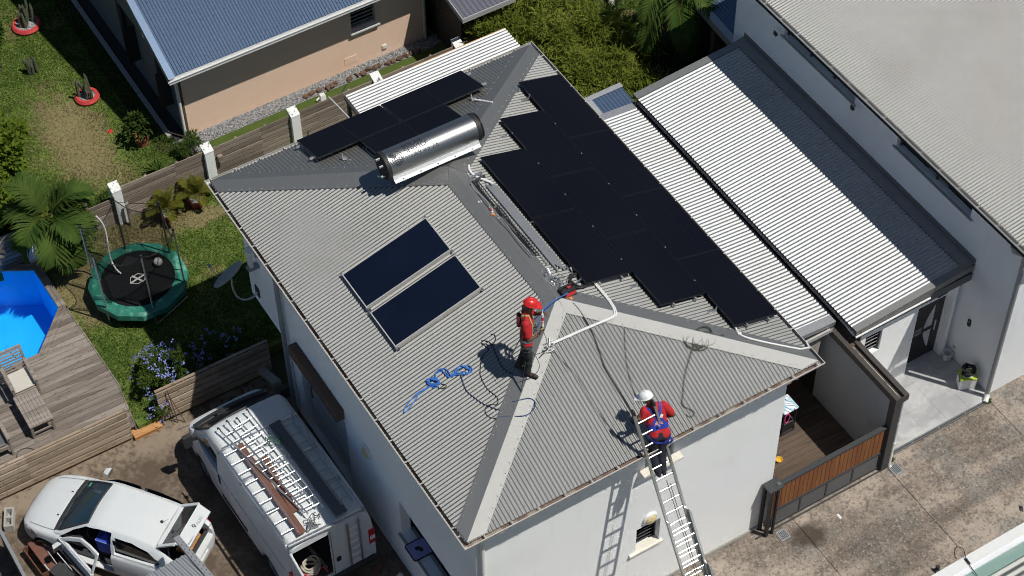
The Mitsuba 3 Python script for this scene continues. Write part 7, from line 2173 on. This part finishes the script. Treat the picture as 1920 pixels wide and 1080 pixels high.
for k in range(7):
    c = V(-1.35 + r.normal(0, .12), 4.02 + r.normal(0, .08), ZR + .05)
    obj('strap', tube(spline([c + r.normal(0, .07, 3) * V(1, 1, .3) for _ in range(5)], 16), .010, 5), M_STEEL if k % 2 else M_DGREY, t, smooth=True)
t = thing('green_strap', 'dark green strap tied round the ladders on the van roof', 'strap')
for k in range(4):
    c = V(-1.12 + r.normal(0, .07), 6.12 + r.normal(0, .06), ZR + .19)
    obj('loop', tube(spline([c + r.normal(0, .07, 3) * V(1, 1, .2) for _ in range(5)], 16), .012, 5), pr('green_strap_m', (.03, .10, .06), .8) if k == 0 else 'mat_green_strap_m', t, smooth=True)

# things lying round the parking
t = thing('concrete_block', 'grey hollow concrete block lying on the parking in front of the white car', 'block')
Mx = trans(-6.30, 8.92, 0) @ rotz(1.15)
p = sg.box(-.25, -.10, .25, .10).difference(sg.box(-.20, -.06, -.03, .06)).difference(sg.box(.03, -.06, .20, .06))
obj('block', xform(prism(p, .20, ((0, 0, .006), (1, 0, 0), (0, 1, 0), (0, 0, 1))), Mx), M_CONC, t)
obj('web', xform(box(-.205, .205, -.062, .062, .006, .03), Mx), M_CONC, t)
sp = thing('side_panel', 'dark green upright panel with pale metal edge at the lower left corner', 'panel')
obj('sheet', box(-6.66, -6.63, 2.0, 8.35, 0.01, .98), pr('dark_green_sheet', (.018, .03, .026), .5), sp)
obj('edge_trim', box(-6.68, -6.61, 2.0, 8.36, .981, 1.01, .004), M_ALUD, sp)
t = thing('brown_chest', 'reddish brown open box standing by the lower left corner', 'box')
Mx = trans(-6.15, 7.55, 0) @ rotz(.12)
for a in (box(-.17, -.15, -.42, .42, .01, .30), box(.15, .17, -.42, .42, .01, .30), box(-.149, .149, .40, .42, .01, .30), box(-.149, .149, -.42, -.40, .01, .30)):
    obj('side', xform(a, Mx), M_BROWNB, t)
obj('lid', xform(box(-.03, .19, -.44, .44, .305, .33), Mx), M_BROWNB, t)
obj('rod', xform(cyl((.24, -.42, .1), (.22, .40, .34), .012, sides=6), Mx), M_ALU, t)
t = thing('black_stroller', 'black folded frame with padded sides beside the open car door', 'frame')
Mx = trans(-5.92, 6.72, 0) @ rotz(.35)
obj('pad', xform(from_m(hull([(x, y, z) for x in (-.16, .14) for y, z in ((-.25, .30), (-.22, .60), (.20, .70), (.28, .40))])), Mx), M_BLKCL, t, smooth=30)
obj('cover', xform(from_m(hull([(x, y, z) for x in (.16, .30) for y, z in ((-.30, .25), (.25, .45), (.22, .30), (-.3, .12))])), Mx), M_BLACK, t)
for s in (-.14, .22):
    obj('tube', xform(tube([(s, -.45, .05), (s, -.1, .40), (s, .35, .78)], .015, 6), Mx), M_ALU, t)
    obj('wheel', xform(lathe([(.06, -.02), (.10, -.02), (.10, .02), (.06, .02)], sides=18), Mx @ frame4((s, -.45, .10), (0, 1, 0), (0, 0, 1), (1, 0, 0))), M_TYRE, t)
obj('garden_cup', lathe([(0, 0), (.05, 0), (.06, .08), (.05, .08), (0, .01)], (-5.35, 5.95, .9), 14), M_LIME, label='small lime green lid by the open car door at the lower edge', cat='cup') if False else None
# boards and rags along the side wall behind the van
t = thing('timber_stack', 'stack of reddish boards and timber on the ground behind the van', 'timber')
r = np.random.default_rng(77)
for k in range(9):
    y = 3.3 - .26 * k
    a = V(-.95 + r.normal(0, .1), y, .03 + .035 * (k % 3)); b = V(-.05 + r.normal(0, .06), y + r.normal(.15, .12), .03 + .04 * (k % 3))
    obj('board', beam(a, b, .15, .03), M_ORWOOD if k % 4 == 1 else M_BROWNB, t)
obj('block', box(-.75, -.55, 3.0, 3.25, .12, .26, .006), M_ORWOOD, t)
rg = from_m(hull([(.08 + dx, 3.15 + dy, dz) for dx, dy, dz in ((-.14, -.20, .01), (.12, -.22, .01), (.14, .2, .01), (-.1, .18, .01), (.03, .1, .26), (-.02, -.05, .20))]))
obj('white_sack', rg, M_WHITE, label='crumpled white sack lying against the foot of the side wall', cat='sack')
obj('white_sack', from_m(hull([(.02 + dx, 2.78 + dy, dz) for dx, dy, dz in ((-.16, -.18, .01), (.10, -.18, .01), (.12, .16, .01), (-.14, .14, .01), (.0, .0, .24), (.05, -.08, .18))])), M_CREAM, label='second crumpled pale sack nearer the front on the ground by the side wall', cat='sack')
# corner of a roof with perforated beam at the lower edge
nr = thing('corner_roof', 'corner of a pale corrugated roof with perforated grey beam at the lower edge over the car', 'roof')
roof_sheets(nr, 'roof_sheet', M_ROOFW, (-4.75, 4.62, 2.33), (.25, -1, -.02), (1, .05, 0), sg.box(0, 0, 2.2, .92), seed=78, pitch=.12, amp=.014)
a, b = V(-3.82, 5.10, 2.36), V(-3.55, 3.2, 2.36)
hb = obj('beam', beam(a, b, .13, .06, bev=.004), M_ALUD, nr)
hb2 = obj('beam', beam(a + V(-.02, 0, -.08), b + V(-.02, 0, -.08), .03, .16), M_ALUD, nr)
hol = []
d = nrm(b - a); sdv = nrm(np.cross(d, (0, 0, 1)))
for k in range(11):
    for s, o in ((-.03, 0), (.03, .04)):
        c = a + d * (.2 + .12 * k + o) + sdv * s + V(0, 0, .0305)
        hol.append(xform(lathe([(.013, 0), (0, .002)], sides=10), trans(*c)))
obj('holes', cat(hol), M_BLACK, nr, kind='stuff')
# ---------------------------------------------------------------- ladder and the two workers
ld = thing('extension_ladder', 'long aluminium extension ladder leaning on the front gutter under the worker with white helmet', 'ladder')
LB = lambda z, x0: V(x0 + .0899 * (5.73 - z), -.13 - .3839 * (5.73 - z), z)
dl = nrm(LB(6, 0) - LB(0, 0))
ln_ = nrm(np.cross((1, 0, 0), dl))
if ln_[1] > 0: ln_ = -ln_


def section(z0, z1, xl, xr, off, w):
    o = ln_ * off
    for x in (xl, xr):
        k = obj('rail', beam(LB(z0, x) + o, LB(z1, x) + o, .028, w, up=(0, -1, .35), bev=.004), M_ALUD, ld)
        obj('flange', beam(LB(z0, x) + o + ln_ * (w / 2 + .001), LB(z1, x) + o + ln_ * (w / 2 + .001), .045, .006, up=ln_), M_ALU, k)
    sp = .28 * dl[2]
    for z in np.arange(z0 + .12, z1 - .05, sp):
        a, b = LB(z, xl) + o, LB(z, xr) + o
        obj('rung', beam(a, b, .034, .034, up=ln_, bev=.008), M_ALU, ld)


section(1.9, 6.66, 3.765, 4.20, 0, .085)
section(.5, 4.28, 3.735, 4.235, .09, .085)
section(.02, 3.0, 3.70, 4.27, .18, .09)
for x in (3.765, 4.20):
    obj('end_cap', beam(LB(6.64, x), LB(6.75, x), .05, .10, up=(0, -1, .35), bev=.01), M_BLACK, ld)
obj('rope', tube([LB(5.1, 3.98) + ln_ * .07, LB(1.0, 3.98) + ln_ * .16], .007, 5), M_ROPEG, ld)
obj('rope', tube([LB(5.0, 4.03) + ln_ * .07, LB(1.0, 4.02) + ln_ * .16], .007, 5), M_ROPEG, ld)
obj('cross_plate', beam(LB(2.1, 3.765) + ln_ * .05, LB(2.1, 4.20) + ln_ * .05, .02, .10, up=ln_), M_ALU, ld)
obj('label_patch', beam(LB(2.72, 4.10) + ln_ * .12, LB(2.72, 4.14) + ln_ * .12, .03, .02), M_ORANGE, ld)


def sph(c, r, n=3):
    t = trimesh.creation.icosphere(subdivisions=2)
    return np.asarray(t.vertices) * np.asarray(r) + V(c)


def bone(a, b, ra, rb):
    return hull(np.vstack([sph(a, ra), sph(b, rb)]))


def blend(ms, edge=.022, it=10):
    m = m3.Manifold.batch_boolean(ms, m3.OpType.Add)
    m = m.refine_to_length(edge)
    t = from_m(m)
    t = trimesh.Trimesh(t.vertices, t.faces, process=True)
    trimesh.smoothing.filter_taubin(t, lamb=.5, nu=.52, iterations=it)
    return t


def hand(wrist, tip_dir, palm_n, s=1.0, curl=.6, thumb_side=1):
    """palm and five bent fingers; palm_n points out of the palm; thumb_side picks the side of the thumb"""
    d, n = nrm(tip_dir), nrm(palm_n)
    n = nrm(n - d * (n @ d)); c = np.cross(d, n) * thumb_side
    w = V(wrist)
    pts = []
    for f in (-.034, .034):
        pts += [sph(w + c * f * .8 * s, .019 * s), sph(w + d * .085 * s + c * f * 1.05 * s, .0155 * s)]
    out = [hull(np.vstack(pts))]
    for k, (off, lg) in enumerate(((.036, .072), (.013, .082), (-.011, .076), (-.034, .060))):
        p = w + d * .085 * s + c * off * s
        dd = d
        for j, seg in enumerate((.45, .32, .23)):
            ang = curl * (.7 + .25 * j + .08 * k)
            dd = nrm(dd * math.cos(ang) + n * math.sin(ang))
            q = p + dd * lg * seg * s * 1.25
            out.append(bone(p, q, (.0095 - .001 * j) * s, (.0088 - .001 * j) * s))
            p = q
    p = w + d * .025 * s + c * .034 * s
    dd = nrm(c * .75 + d * .6 + n * .35)
    for j, seg in enumerate((.045, .036, .028)):
        q = p + dd * seg * s
        out.append(bone(p, q, (.0125 - .0012 * j) * s, (.0115 - .0012 * j) * s))
        p = q
        dd = nrm(dd + d * .35 + n * .35)
    return out


def ribbon(path, mesh, w=.045, lift=.010, n=26, th=.004):
    """webbing laid on the clothing: points are dropped onto the mesh"""
    p = spline(path, n)
    tri = trimesh.proximity.ProximityQuery(mesh)
    q, dist, fi = tri.on_surface(p)
    nn = mesh.face_normals[fi]
    for _ in range(3):
        nn = (np.roll(nn, 1, 0) + nn * 2 + np.roll(nn, -1, 0)); nn[0] = nn[1]; nn[-1] = nn[-2]
        nn /= np.linalg.norm(nn, axis=1, keepdims=True)
    q = q + nn * lift
    t = np.gradient(q, axis=0); t /= np.linalg.norm(t, axis=1, keepdims=True) + 1e-9
    s = np.cross(t, nn); s /= np.linalg.norm(s, axis=1, keepdims=True) + 1e-9
    R = np.stack([q - s * w / 2 - nn * th, q - s * w / 2 + nn * th * .3, q + s * w / 2 + nn * th * .3, q + s * w / 2 - nn * th], 1)
    i, j = np.meshgrid(np.arange(n - 1), np.arange(4), indexing='ij')
    f = np.stack([i * 4 + j, i * 4 + (j + 1) % 4, (i + 1) * 4 + (j + 1) % 4, (i + 1) * 4 + j], -1).reshape(-1, 4)
    return tm(R.reshape(-1, 3), f)


def person(label, J, face, up, shirt_m, trouser_m, helmet_m, hands, group=None, seed=1, boots=M_BLKCL, strap=None):
    """J: joints in metres. Body one continuous mesh; clothes, boots and helmet are its children"""
    t = thing('person', label, 'person', group)
    f = nrm(face); u = nrm(up); l = nrm(np.cross(u, f)); f = nrm(np.cross(l, u))
    HD, NK = V(J['head']), V(J['neck'])
    SL, SR, EL, ER, WL, WR = [V(J[k]) for k in ('sl', 'sr', 'el', 'er', 'wl', 'wr')]
    HL, HR, KL, KR, AL, AR = [V(J[k]) for k in ('hl', 'hr', 'kl', 'kr', 'al', 'ar')]
    sm, hm = (SL + SR) / 2, (HL + HR) / 2
    sp = nrm(sm - hm)
    bl = nrm(SL - SR); bf = nrm(np.cross(bl, sp))
    if bf @ f < 0: bf = -bf
    ch_ = hm + (sm - hm) * .68 + bf * .015
    wa = hm + (sm - hm) * .28 + bf * .01
    # skin
    b = []
    b.append(hull([HD + x * l * .076 + y * f * .096 + z * u * .112 for x, y, z in trimesh.creation.icosphere(subdivisions=3).vertices]))
    b.append(hull(np.vstack([sph(HD - u * .062 + f * .045, .046), sph(HD - u * .098 + f * .066, .022), sph(HD - u * .05, .06)])))     # jaw and chin
    b.append(hull(np.vstack([sph(HD + f * .092 + u * .012, .010), sph(HD + f * .113 - u * .022, .0125), sph(HD + f * .094 - u * .028 + l * .014, .009), sph(HD + f * .094 - u * .028 - l * .014, .009)])))   # nose
    b.append(hull(np.vstack([sph(HD + f * .092 - u * .055 + l * .02, .009), sph(HD + f * .096 - u * .056, .011), sph(HD + f * .092 - u * .055 - l * .02, .009)])))   # lips
    for s in (-1, 1):
        b.append(hull(np.vstack([sph(HD + l * s * .078 + u * .012 - f * .008, .012), sph(HD + l * s * .083 - u * .03, .009), sph(HD + l * s * .082 + u * .02 - f * .02, .010)])))
        b.append(hull(np.vstack([sph(HD + f * .084 + u * .028 + l * s * .018, .011), sph(HD + f * .074 + u * .028 + l * s * .048, .010)])))  # brow
    b.append(bone(NK - u * .03, HD - u * .05 - f * .01, .058, .056))
    b.append(hull(np.vstack([sph(NK - u * .04, .06), sph(SL - bl * .05, .05), sph(SR + bl * .05, .05)])))
    b.append(hull(np.vstack([sph(SL - bl * .05, .055), sph(SR + bl * .05, .055), sph(ch_ + bl * .09, .09), sph(ch_ - bl * .09, .09), sph(wa + bl * .07, .085), sph(wa - bl * .07, .085)])))
    b.append(hull(np.vstack([sph(wa + bl * .07, .085), sph(wa - bl * .07, .085), sph(HL, .09), sph(HR, .09)])))
    for S, E, Wr in ((SL, EL, WL), (SR, ER, WR)):
        b += [bone(S, E, .052, .040), bone(E, E + (Wr - E) * .3, .041, .043), bone(E + (Wr - E) * .3, Wr, .043, .027)]
    for H_, K_, A_k in ((HL, KL, AL), (HR, KR, AR)):
        b += [bone(H_, K_, .078, .052), bone(K_, K_ + (A_k - K_) * .3, .052, .056), bone(K_ + (A_k - K_) * .3, A_k, .056, .036)]
    for h in hands:
        b += h
    skin = blend(b, .016, 6)
    k = obj('body', skin, M_SKIN, t, smooth=True)
    eye = pr('eye_white', (.7, .68, .64), .3) if 'mat_eye_white' not in scene else 'mat_eye_white'
    for s in (-1, 1):
        e = trimesh.creation.icosphere(subdivisions=1, radius=.0125); e.vertices += HD + f * .083 + u * .008 + l * s * .031
        kk = obj('eye', e, eye, k, smooth=True)
    # shirt with short sleeves
    g = .016
    sh_ = [hull(np.vstack([sph(NK - u * .045, .066), sph(SL - bl * .045, .055 + g), sph(SR + bl * .045, .055 + g)])),
           hull(np.vstack([sph(SL - bl * .05, .055 + g), sph(SR + bl * .05, .055 + g), sph(ch_ + bl * .095, .09 + g), sph(ch_ - bl * .095, .09 + g), sph(wa + bl * .08, .088 + g), sph(wa - bl * .08, .088 + g)])),
           hull(np.vstack([sph(wa + bl * .08, .088 + g), sph(wa - bl * .08, .088 + g), sph(HL + sp * .03, .098 + g), sph(HR + sp * .03, .098 + g)]))]
    for S, E in ((SL, EL), (SR, ER)):
        sh_.append(bone(S, S + (E - S) * .72, .066 + g, .058 + g))
    shirt = blend(sh_, .022, 8)
    r = np.random.default_rng(seed)
    shirt.vertices += shirt.vertex_normals * (meshkit.noise(shirt.vertices * 11, seed)[:, None] - .5) * .018
    sk = obj('shirt', shirt, shirt_m, t, smooth=True)
    obj('collar', tube(np.array([NK - u * .02 + (math.cos(a) * l + math.sin(a) * f) * .070 + u * .012 * math.cos(a * 2) for a in np.linspace(0, 6.28, 24, endpoint=False)]), .014, 6, closed=True), shirt_m, sk, smooth=True)
    # trousers
    tr_ = [hull(np.vstack([sph(HL + sp * .07, .096 + g * .6), sph(HR + sp * .07, .096 + g * .6), sph(HL, .100 + g * .6), sph(HR, .100 + g * .6)]))]
    for H_, K_, A_k in ((HL, KL, AL), (HR, KR, AR)):
        tr_ += [bone(H_, K_, .090 + g, .066 + g), bone(K_, K_ + (A_k - K_) * .35, .066 + g, .066 + g), bone(K_ + (A_k - K_) * .35, A_k, .066 + g, .056 + g)]
    trs = blend(tr_, .024, 7)
    trs.vertices += trs.vertex_normals * (meshkit.noise(trs.vertices * 9, seed + 3)[:, None] - .5) * .022
    tk = obj('trousers', trs, trouser_m, t, smooth=True)
    # boots
    for A_k, tp in ((AL, V(J['tl'])), (AR, V(J['tr']))):
        hd_ = nrm((tp - A_k) * V(1, 1, 0))
        sole = A_k.copy(); sole[2] = tp[2]
        bt = blend([hull(np.vstack([sph(A_k + V(0, 0, .04), .056), sph(sole - hd_ * .05 + V(0, 0, .035), .042), sph(sole + hd_ * .02 + V(0, 0, .035), .044)])),
                    hull(np.vstack([sph(sole + V(0, 0, .04), .046), sph(sole + hd_ * .12 + V(0, 0, .03), .044), sph(sole + hd_ * .19 + V(0, 0, .024), .034)]))], .018, 5)
        obj('boot', bt, boots, t, smooth=True)
    # helmet
    hc = HD + u * .035
    prof = [(.128, -.012), (.122, .02), (.112, .055), (.085, .088), (.045, .105), (0, .11)]
    M = frame4(hc, f * 1.08, l * .93, u)
    hk = obj('helmet', xform(lathe(prof + [(0, .10)], sides=32), M), helmet_m, t, smooth=50)
    br_ = prism(sg.Point(0, 0).buffer(.135).union(sg.box(.02, -.085, .165, .085).buffer(.03)).difference(sg.Point(0, 0).buffer(.112)), .010, (hc - u * .018, f * 1.06, l * .94, u))
    obj('brim', br_, helmet_m, hk)
    obj('ridge', tube([(M @ np.array([x, 0, z, 1]))[:3] for x, z in ((-.11, .05), (-.06, .095), (0, .112), (.06, .095), (.11, .05))], .014, 6), helmet_m, hk, smooth=True)
    obj('chin_strap', tube(spline([HD + l * .088 + u * .02, HD + l * .062 - u * .085 + f * .05, HD - u * .125 + f * .055, HD - l * .062 - u * .085 + f * .05, HD - l * .088 + u * .02], 20), .006, 5), M_BLACK, hk)
    return t, shirt, trs, (sm, hm, ch_, wa, bl, bf, sp, sk, tk)


# standing worker
J1 = dict(head=(2.79, 2.345, 8.185), neck=(2.715, 2.365, 8.01), sl=(2.815, 2.525, 7.905), sr=(2.615, 2.21, 7.895), el=(2.94, 2.52, 7.66), wl=(3.01, 2.335, 7.80), er=(2.58, 2.07, 7.61), wr=(2.785, 2.085, 7.575),
          hl=(2.66, 2.27, 7.44), hr=(2.565, 2.115, 7.43), kl=(2.70, 2.33, 6.99), kr=(2.615, 2.14, 6.98), al=(2.55, 2.36, 6.60), ar=(2.60, 2.15, 6.58), tl=(2.72, 2.26, 6.50), tr=(2.72, 1.99, 6.475))
h1 = hand((3.01, 2.335, 7.80), (.25, -.35, .35), (-.2, -.8, .1), 1.05, .75, -1)
h2 = hand((2.785, 2.085, 7.575), (.85, .2, .25), (-.1, .6, .55), 1.05, .5, 1)
t, shirt, trs, (sm, hm, ch_, wa, bl, bf, sp, sk, tk) = person('worker in red shirt and red helmet standing on the front left hip of the roof', J1, (.80, -.40, -.42), (.40, .02, .92), M_SHIRT, M_BLKCL, pr('red_helmet', (.62, .02, .02), .3, 0, .5, clearcoat=.6), [h1, h2], seed=3, boots=pr('brown_boot', (.05, .03, .022), .7))
harn = M_STRAPY
top = lambda s, b_: sm + bl * s * .095 + bf * b_ + sp * .07
for s in (-1, 1):
    obj('harness_strap', ribbon([wa + bl * s * .13 + bf * .10, ch_ + bl * s * .10 + bf * .13, top(s, .04), top(s, -.05), ch_ + bl * s * .06 - bf * .13, wa + bl * s * .02 - bf * .12], shirt), harn, sk, smooth=30)
    obj('leg_strap', ribbon([hm + bl * s * .17 + sp * .02, hm + bl * s * .10 + bf * .11 - sp * .12, hm + bl * s * .05 - sp * .14, hm + bl * s * .10 - bf * .11 - sp * .10, hm + bl * s * .17 + sp * .02], trs), M_DGREY, tk, smooth=30)
obj('waist_belt', ribbon([wa + .16 * (math.cos(a) * bl + math.sin(a) * bf) - sp * .02 for a in np.linspace(0, 6.2, 20)], shirt, .06, .012, 40), M_DGREY, sk, smooth=30)
obj('back_pack', xform(box(-.09, .09, -.045, .045, -.10, .10, .03), frame4(ch_ - bf * .145 + sp * .06 + bl * .02, bl, bf, sp)), pr('maroon_pad', (.13, .02, .03), .8), sk, smooth=30)
gear = []
r = np.random.default_rng(12)
for k in range(10):
    c = wa + bl * r.uniform(-.05, .16) + bf * .15 + sp * r.uniform(-.06, .10)
    d = nrm(r.normal(size=3)) * .05
    obj('carabiner', tube(np.array([c + .035 * math.cos(a) * nrm(d) + .02 * math.sin(a) * bf for a in np.linspace(0, 6.28, 10, endpoint=False)]), .006, 5, closed=True), M_STEEL if k % 3 else M_BLACK, sk)
lv = thing('cartridge', 'white cartridge with red print held upright by the worker on the hip', 'cartridge')
a, b = V(2.985, 2.245, 7.98), V(2.945, 2.16, 7.66)
dv = nrm(b - a)
obj('tube', cyl(a + dv * .06, b, .024, sides=16), M_WHITE, lv, smooth=40)
obj('nozzle', cyl(a - dv * .03, a + dv * .06, .007, .014, sides=10), M_WHITE, lv, smooth=40)
obj('print', cyl(a + dv * .13, a + dv * .20, .0246, sides=16), M_RED, lv)
obj('print', cyl(a + dv * .23, a + dv * .25, .0246, sides=16), M_REDP, lv)
gs_ = thing('tape_roll', 'small black and yellow tool in the lowered hand of the worker on the hip', 'tool')
obj('body', beam(V(2.85, 2.11, 7.63), V(2.94, 2.10, 7.665), .04, .05, bev=.01), M_BLACK, gs_)
obj('stripe', beam(V(2.86, 2.11, 7.657), V(2.93, 2.10, 7.692), .03, .006), M_STRAPY, gs_)
obj('green_cord', tube(spline([b, b + V(.0, -.01, -.08), b + V(.01, .0, -.16), V(3.0, 2.17, 7.35), V(3.1, 2.25, 6.95), V(3.22, 2.38, 6.66)], 30), .007, 5), pr('green_cord_m', (.03, .22, .12), .7), smooth=True, label='thin green cord hanging from the cartridge to the roof fittings', cat='cord')
# safety lines of the standing worker
obj('safety_line', tube(spline([wa + bl * .1 + bf * .16, V(2.99, 2.36, 7.52), V(3.3, 2.75, 7.25), V(3.75, 3.05, 6.98), V(4.10, 3.10, 6.93)], 40), .010, 6), M_ROPEB, smooth=True, label='blue safety line from the tool bag to the harness of the standing worker', cat='rope')
obj('blue_line', tube(spline([V(4.10, 3.12, 6.92), onP(3.7, 3.1, 'L') + nL * .05, onP(3.45, 3.05, 'L') + nL * .02, onP(3.25, 3.0, 'L') + nL * .02], 24), .008, 6), M_ROPEB, smooth=True, label='thin blue line from the tool bag over the ridge towards the left slope', cat='rope')
obj('leg_line', tube(spline([hm - bl * .16 + sp * .05, V(2.72, 2.02, 7.05), V(2.75, 1.98, 6.75), V(2.62, 2.02, 6.55), onP(2.35, 2.15, 'L') + nL * .03], 30), .006, 5), M_ROPED, smooth=True, label='dark line hanging from the belt of the standing worker past his boot', cat='rope')
# ropes on the left slope
rope('dark_rope', 'dark rope looping through the shadow of the standing worker on the left slope', [(2.55, 3.36), (2.58, 3.26), (2.50, 3.16), (2.40, 3.18), (2.30, 3.32), (2.34, 3.11), (2.20, 3.07), (2.03, 2.89), (1.94, 2.75), (1.90, 2.57), (1.89, 2.38), (1.93, 2.19), (1.92, 2.08), (1.86, 2.01), (1.80, 2.05), (1.73, 2.10), (1.65, 2.08), (1.60, 1.98), (1.63, 1.84), (1.74, 1.75)], 'L', .009, M_ROPED, 220, .02)
rope('dark_rope', 'dark rope running from the boot of the standing worker up the left slope', [(2.34, 3.36), (2.44, 3.17), (2.41, 3.02), (2.37, 2.81), (2.34, 2.62), (2.37, 2.45), (2.45, 2.31), (2.56, 2.24)], 'L', .009, M_ROPED, 80, .022)
rope('dark_blue_rope', 'dark blue rope from the blue tangle down to the front left hip', [(1.65, 3.06), (1.62, 2.87), (1.57, 2.64), (1.60, 2.44), (1.65, 2.24), (1.72, 2.07), (1.80, 1.92), (1.88, 1.84), (1.98, 1.88), (2.10, 1.86)], 'L', .010, pr('dark_blue_rope', (.02, .03, .09), .7), 120, .024)
pts = onroof([(1.74, 1.75), (1.85, 1.68)], 'L', .03) + onroof([(2.02, 1.56), (2.20, 1.51), (2.35, 1.55), (2.44, 1.63), (2.42, 1.73), (2.28, 1.79)], 'F', .045) + onroof([(2.10, 1.86)], 'L', .03)
obj('blue_rope_loop', tube(spline(pts, 90), .010, 6), pr('mid_blue_rope', (.03, .06, .17), .7), smooth=True, label='blue rope loop lying across the white flashing of the front left hip', cat='rope')
bt = thing('blue_rope', 'tangled bright blue rope lying on the left slope below the collectors', 'rope')
r = np.random.default_rng(41)
obj('tail', tube(spline(onroof([(1.10, 3.18), (1.02, 3.17), (.88, 3.19), (.76, 3.13), (.55, 3.04), (.44, 3.01), (.46, 3.07), (.61, 3.15), (.82, 3.21), (.96, 3.20), (1.12, 3.21)], 'L', .022), 90), .012, 6), M_ROPEB, bt, smooth=True)
for k in range(4):
    n_ = 60
    p = [(1.18 + .085 * math.cos(a * 1.0 + k) * (1 + .2 * math.sin(3.1 * a + k)), 3.20 + .10 * math.sin(a + k * .7) * (1 + .25 * math.cos(2.3 * a))) for a in np.linspace(0, 12, 26)]
    obj('knot', tube(spline(onroof(p, 'L', .022 + .014 * k), 130), .012, 6), M_ROPEB, bt, smooth=True)
for k in range(3):
    p = np.array([(1.24, 3.24), (1.30, 3.32), (1.37, 3.33), (1.47, 3.24), (1.50, 3.14), (1.53, 3.07), (1.61, 3.10), (1.71, 3.12), (1.78, 3.11), (1.86, 3.01), (1.87, 2.95), (1.79, 2.93), (1.72, 3.0), (1.62, 3.05), (1.52, 3.12)]) + r.normal(0, .028, (15, 2))
    obj('loop', tube(spline(onroof(p, 'L', .022 + .010 * k), 130), .011, 6), M_ROPEB, bt, smooth=True)
p = np.array([(1.22, 3.12), (1.30, 3.05), (1.33, 2.98), (1.27, 2.97), (1.20, 3.08)])
obj('loop', tube(spline(onroof(p, 'L', .02), 40), .010, 6), M_ROPED, bt, smooth=True)

# worker on the ladder
J2 = dict(head=(4.055, .385, 6.735), neck=(4.12, .335, 6.575), sl=(3.985, .31, 6.475), sr=(4.345, .225, 6.475), el=(3.90, .305, 6.22), wl=(3.83, .285, 6.235), er=(4.48, .09, 6.25), wr=(4.33, .21, 6.15),
          hl=(4.045, .01, 6.0), hr=(4.215, -.045, 5.99), kl=(3.98, -.02, 5.60), kr=(4.12, -.10, 5.62), al=(3.955, -.265, 5.27), ar=(4.06, -.28, 5.27), tl=(3.97, -.12, 5.175), tr=(4.075, -.135, 5.175))
J2['el'] = (3.88, .24, 6.27); J2['wl'] = (3.79, .22, 6.46)
h1 = hand((3.79, .22, 6.46), (-.25, .1, .85), (-.1, -.9, .1), 1.05, .95, 1)
h2 = hand((4.33, .21, 6.15), (-.75, .55, .1), (.1, .3, -.9), 1.05, .6, -1)
t, shirt, trs, (sm, hm, ch_, wa, bl, bf, sp, sk, tk) = person('worker in red shirt, blue harness and white helmet climbing on the ladder at the gutter', J2, (-.55, .72, -.42), (-.16, .42, .90), M_SHIRT, M_NAVY, pr('white_helmet', (.80, .81, .80), .3, 0, .5, clearcoat=.6), [h1, h2], seed=5)
bk = lambda s, h, d=-.14: hm + (sm - hm) * h + bl * s + bf * d
for s in (-1, 1):
    obj('harness_strap', ribbon([bk(s * .14, .42, -.10), bk(s * .06, .62), bk(-s * .02, .74), bk(-s * .09, .98, -.10), bk(-s * .10, 1.08, .02), bk(-s * .11, .95, .12)], shirt, .05), M_STRAPB, sk, smooth=30)
    obj('leg_strap', ribbon([hm + bl * s * .16 + sp * .06, hm + bl * s * .16 - bf * .08 - sp * .08, hm + bl * s * .07 - bf * .12 - sp * .14, hm + bl * s * .04 - sp * .16], trs), M_STRAPB, tk, smooth=30)
obj('waist_belt', ribbon([hm + (sm - hm) * .36 + .17 * (math.cos(a) * bl + math.sin(a) * bf) for a in np.linspace(0, 6.2, 20)], shirt, .10, .014, 44), M_STRAPB, sk, smooth=30)
obj('shoulder_pad', ribbon([bk(.02, .80), bk(.08, .98, -.10)], shirt, .055, .016, 8), M_NAVY, sk)
obj('white_tag', ribbon([bk(-.10, .80), bk(-.06, .70)], shirt, .05, .018, 8), M_WHITE, sk)
obj('emblem', ribbon([bk(-.01, .76), bk(-.0, .62)], shirt, .10, .006, 8), pr('faded_print', (.55, .42, .42), .8), sk, label='pale round print on the back of the red shirt')
for k in range(4):
    obj('print_line', ribbon([bk(-.09, .57 - .05 * k), bk(.08, .57 - .05 * k)], shirt, .012, .004, 10), 'mat_faded_print', sk)
obj('buckle', xform(box(-.02, .02, -.01, .01, -.02, .02, .004), frame4(bk(.02, .45, -.16), bl, bf, sp)), M_STEEL, sk)
obj('blue_sling', tube(spline([hm + bl * -.14 - sp * .05, hm + bl * -.18 - sp * .18 - bf * .02, V(4.20, -.10, 5.74), V(4.21, -.14, 5.70)], 16), .02, 6), M_STRAPB, tk, smooth=True)
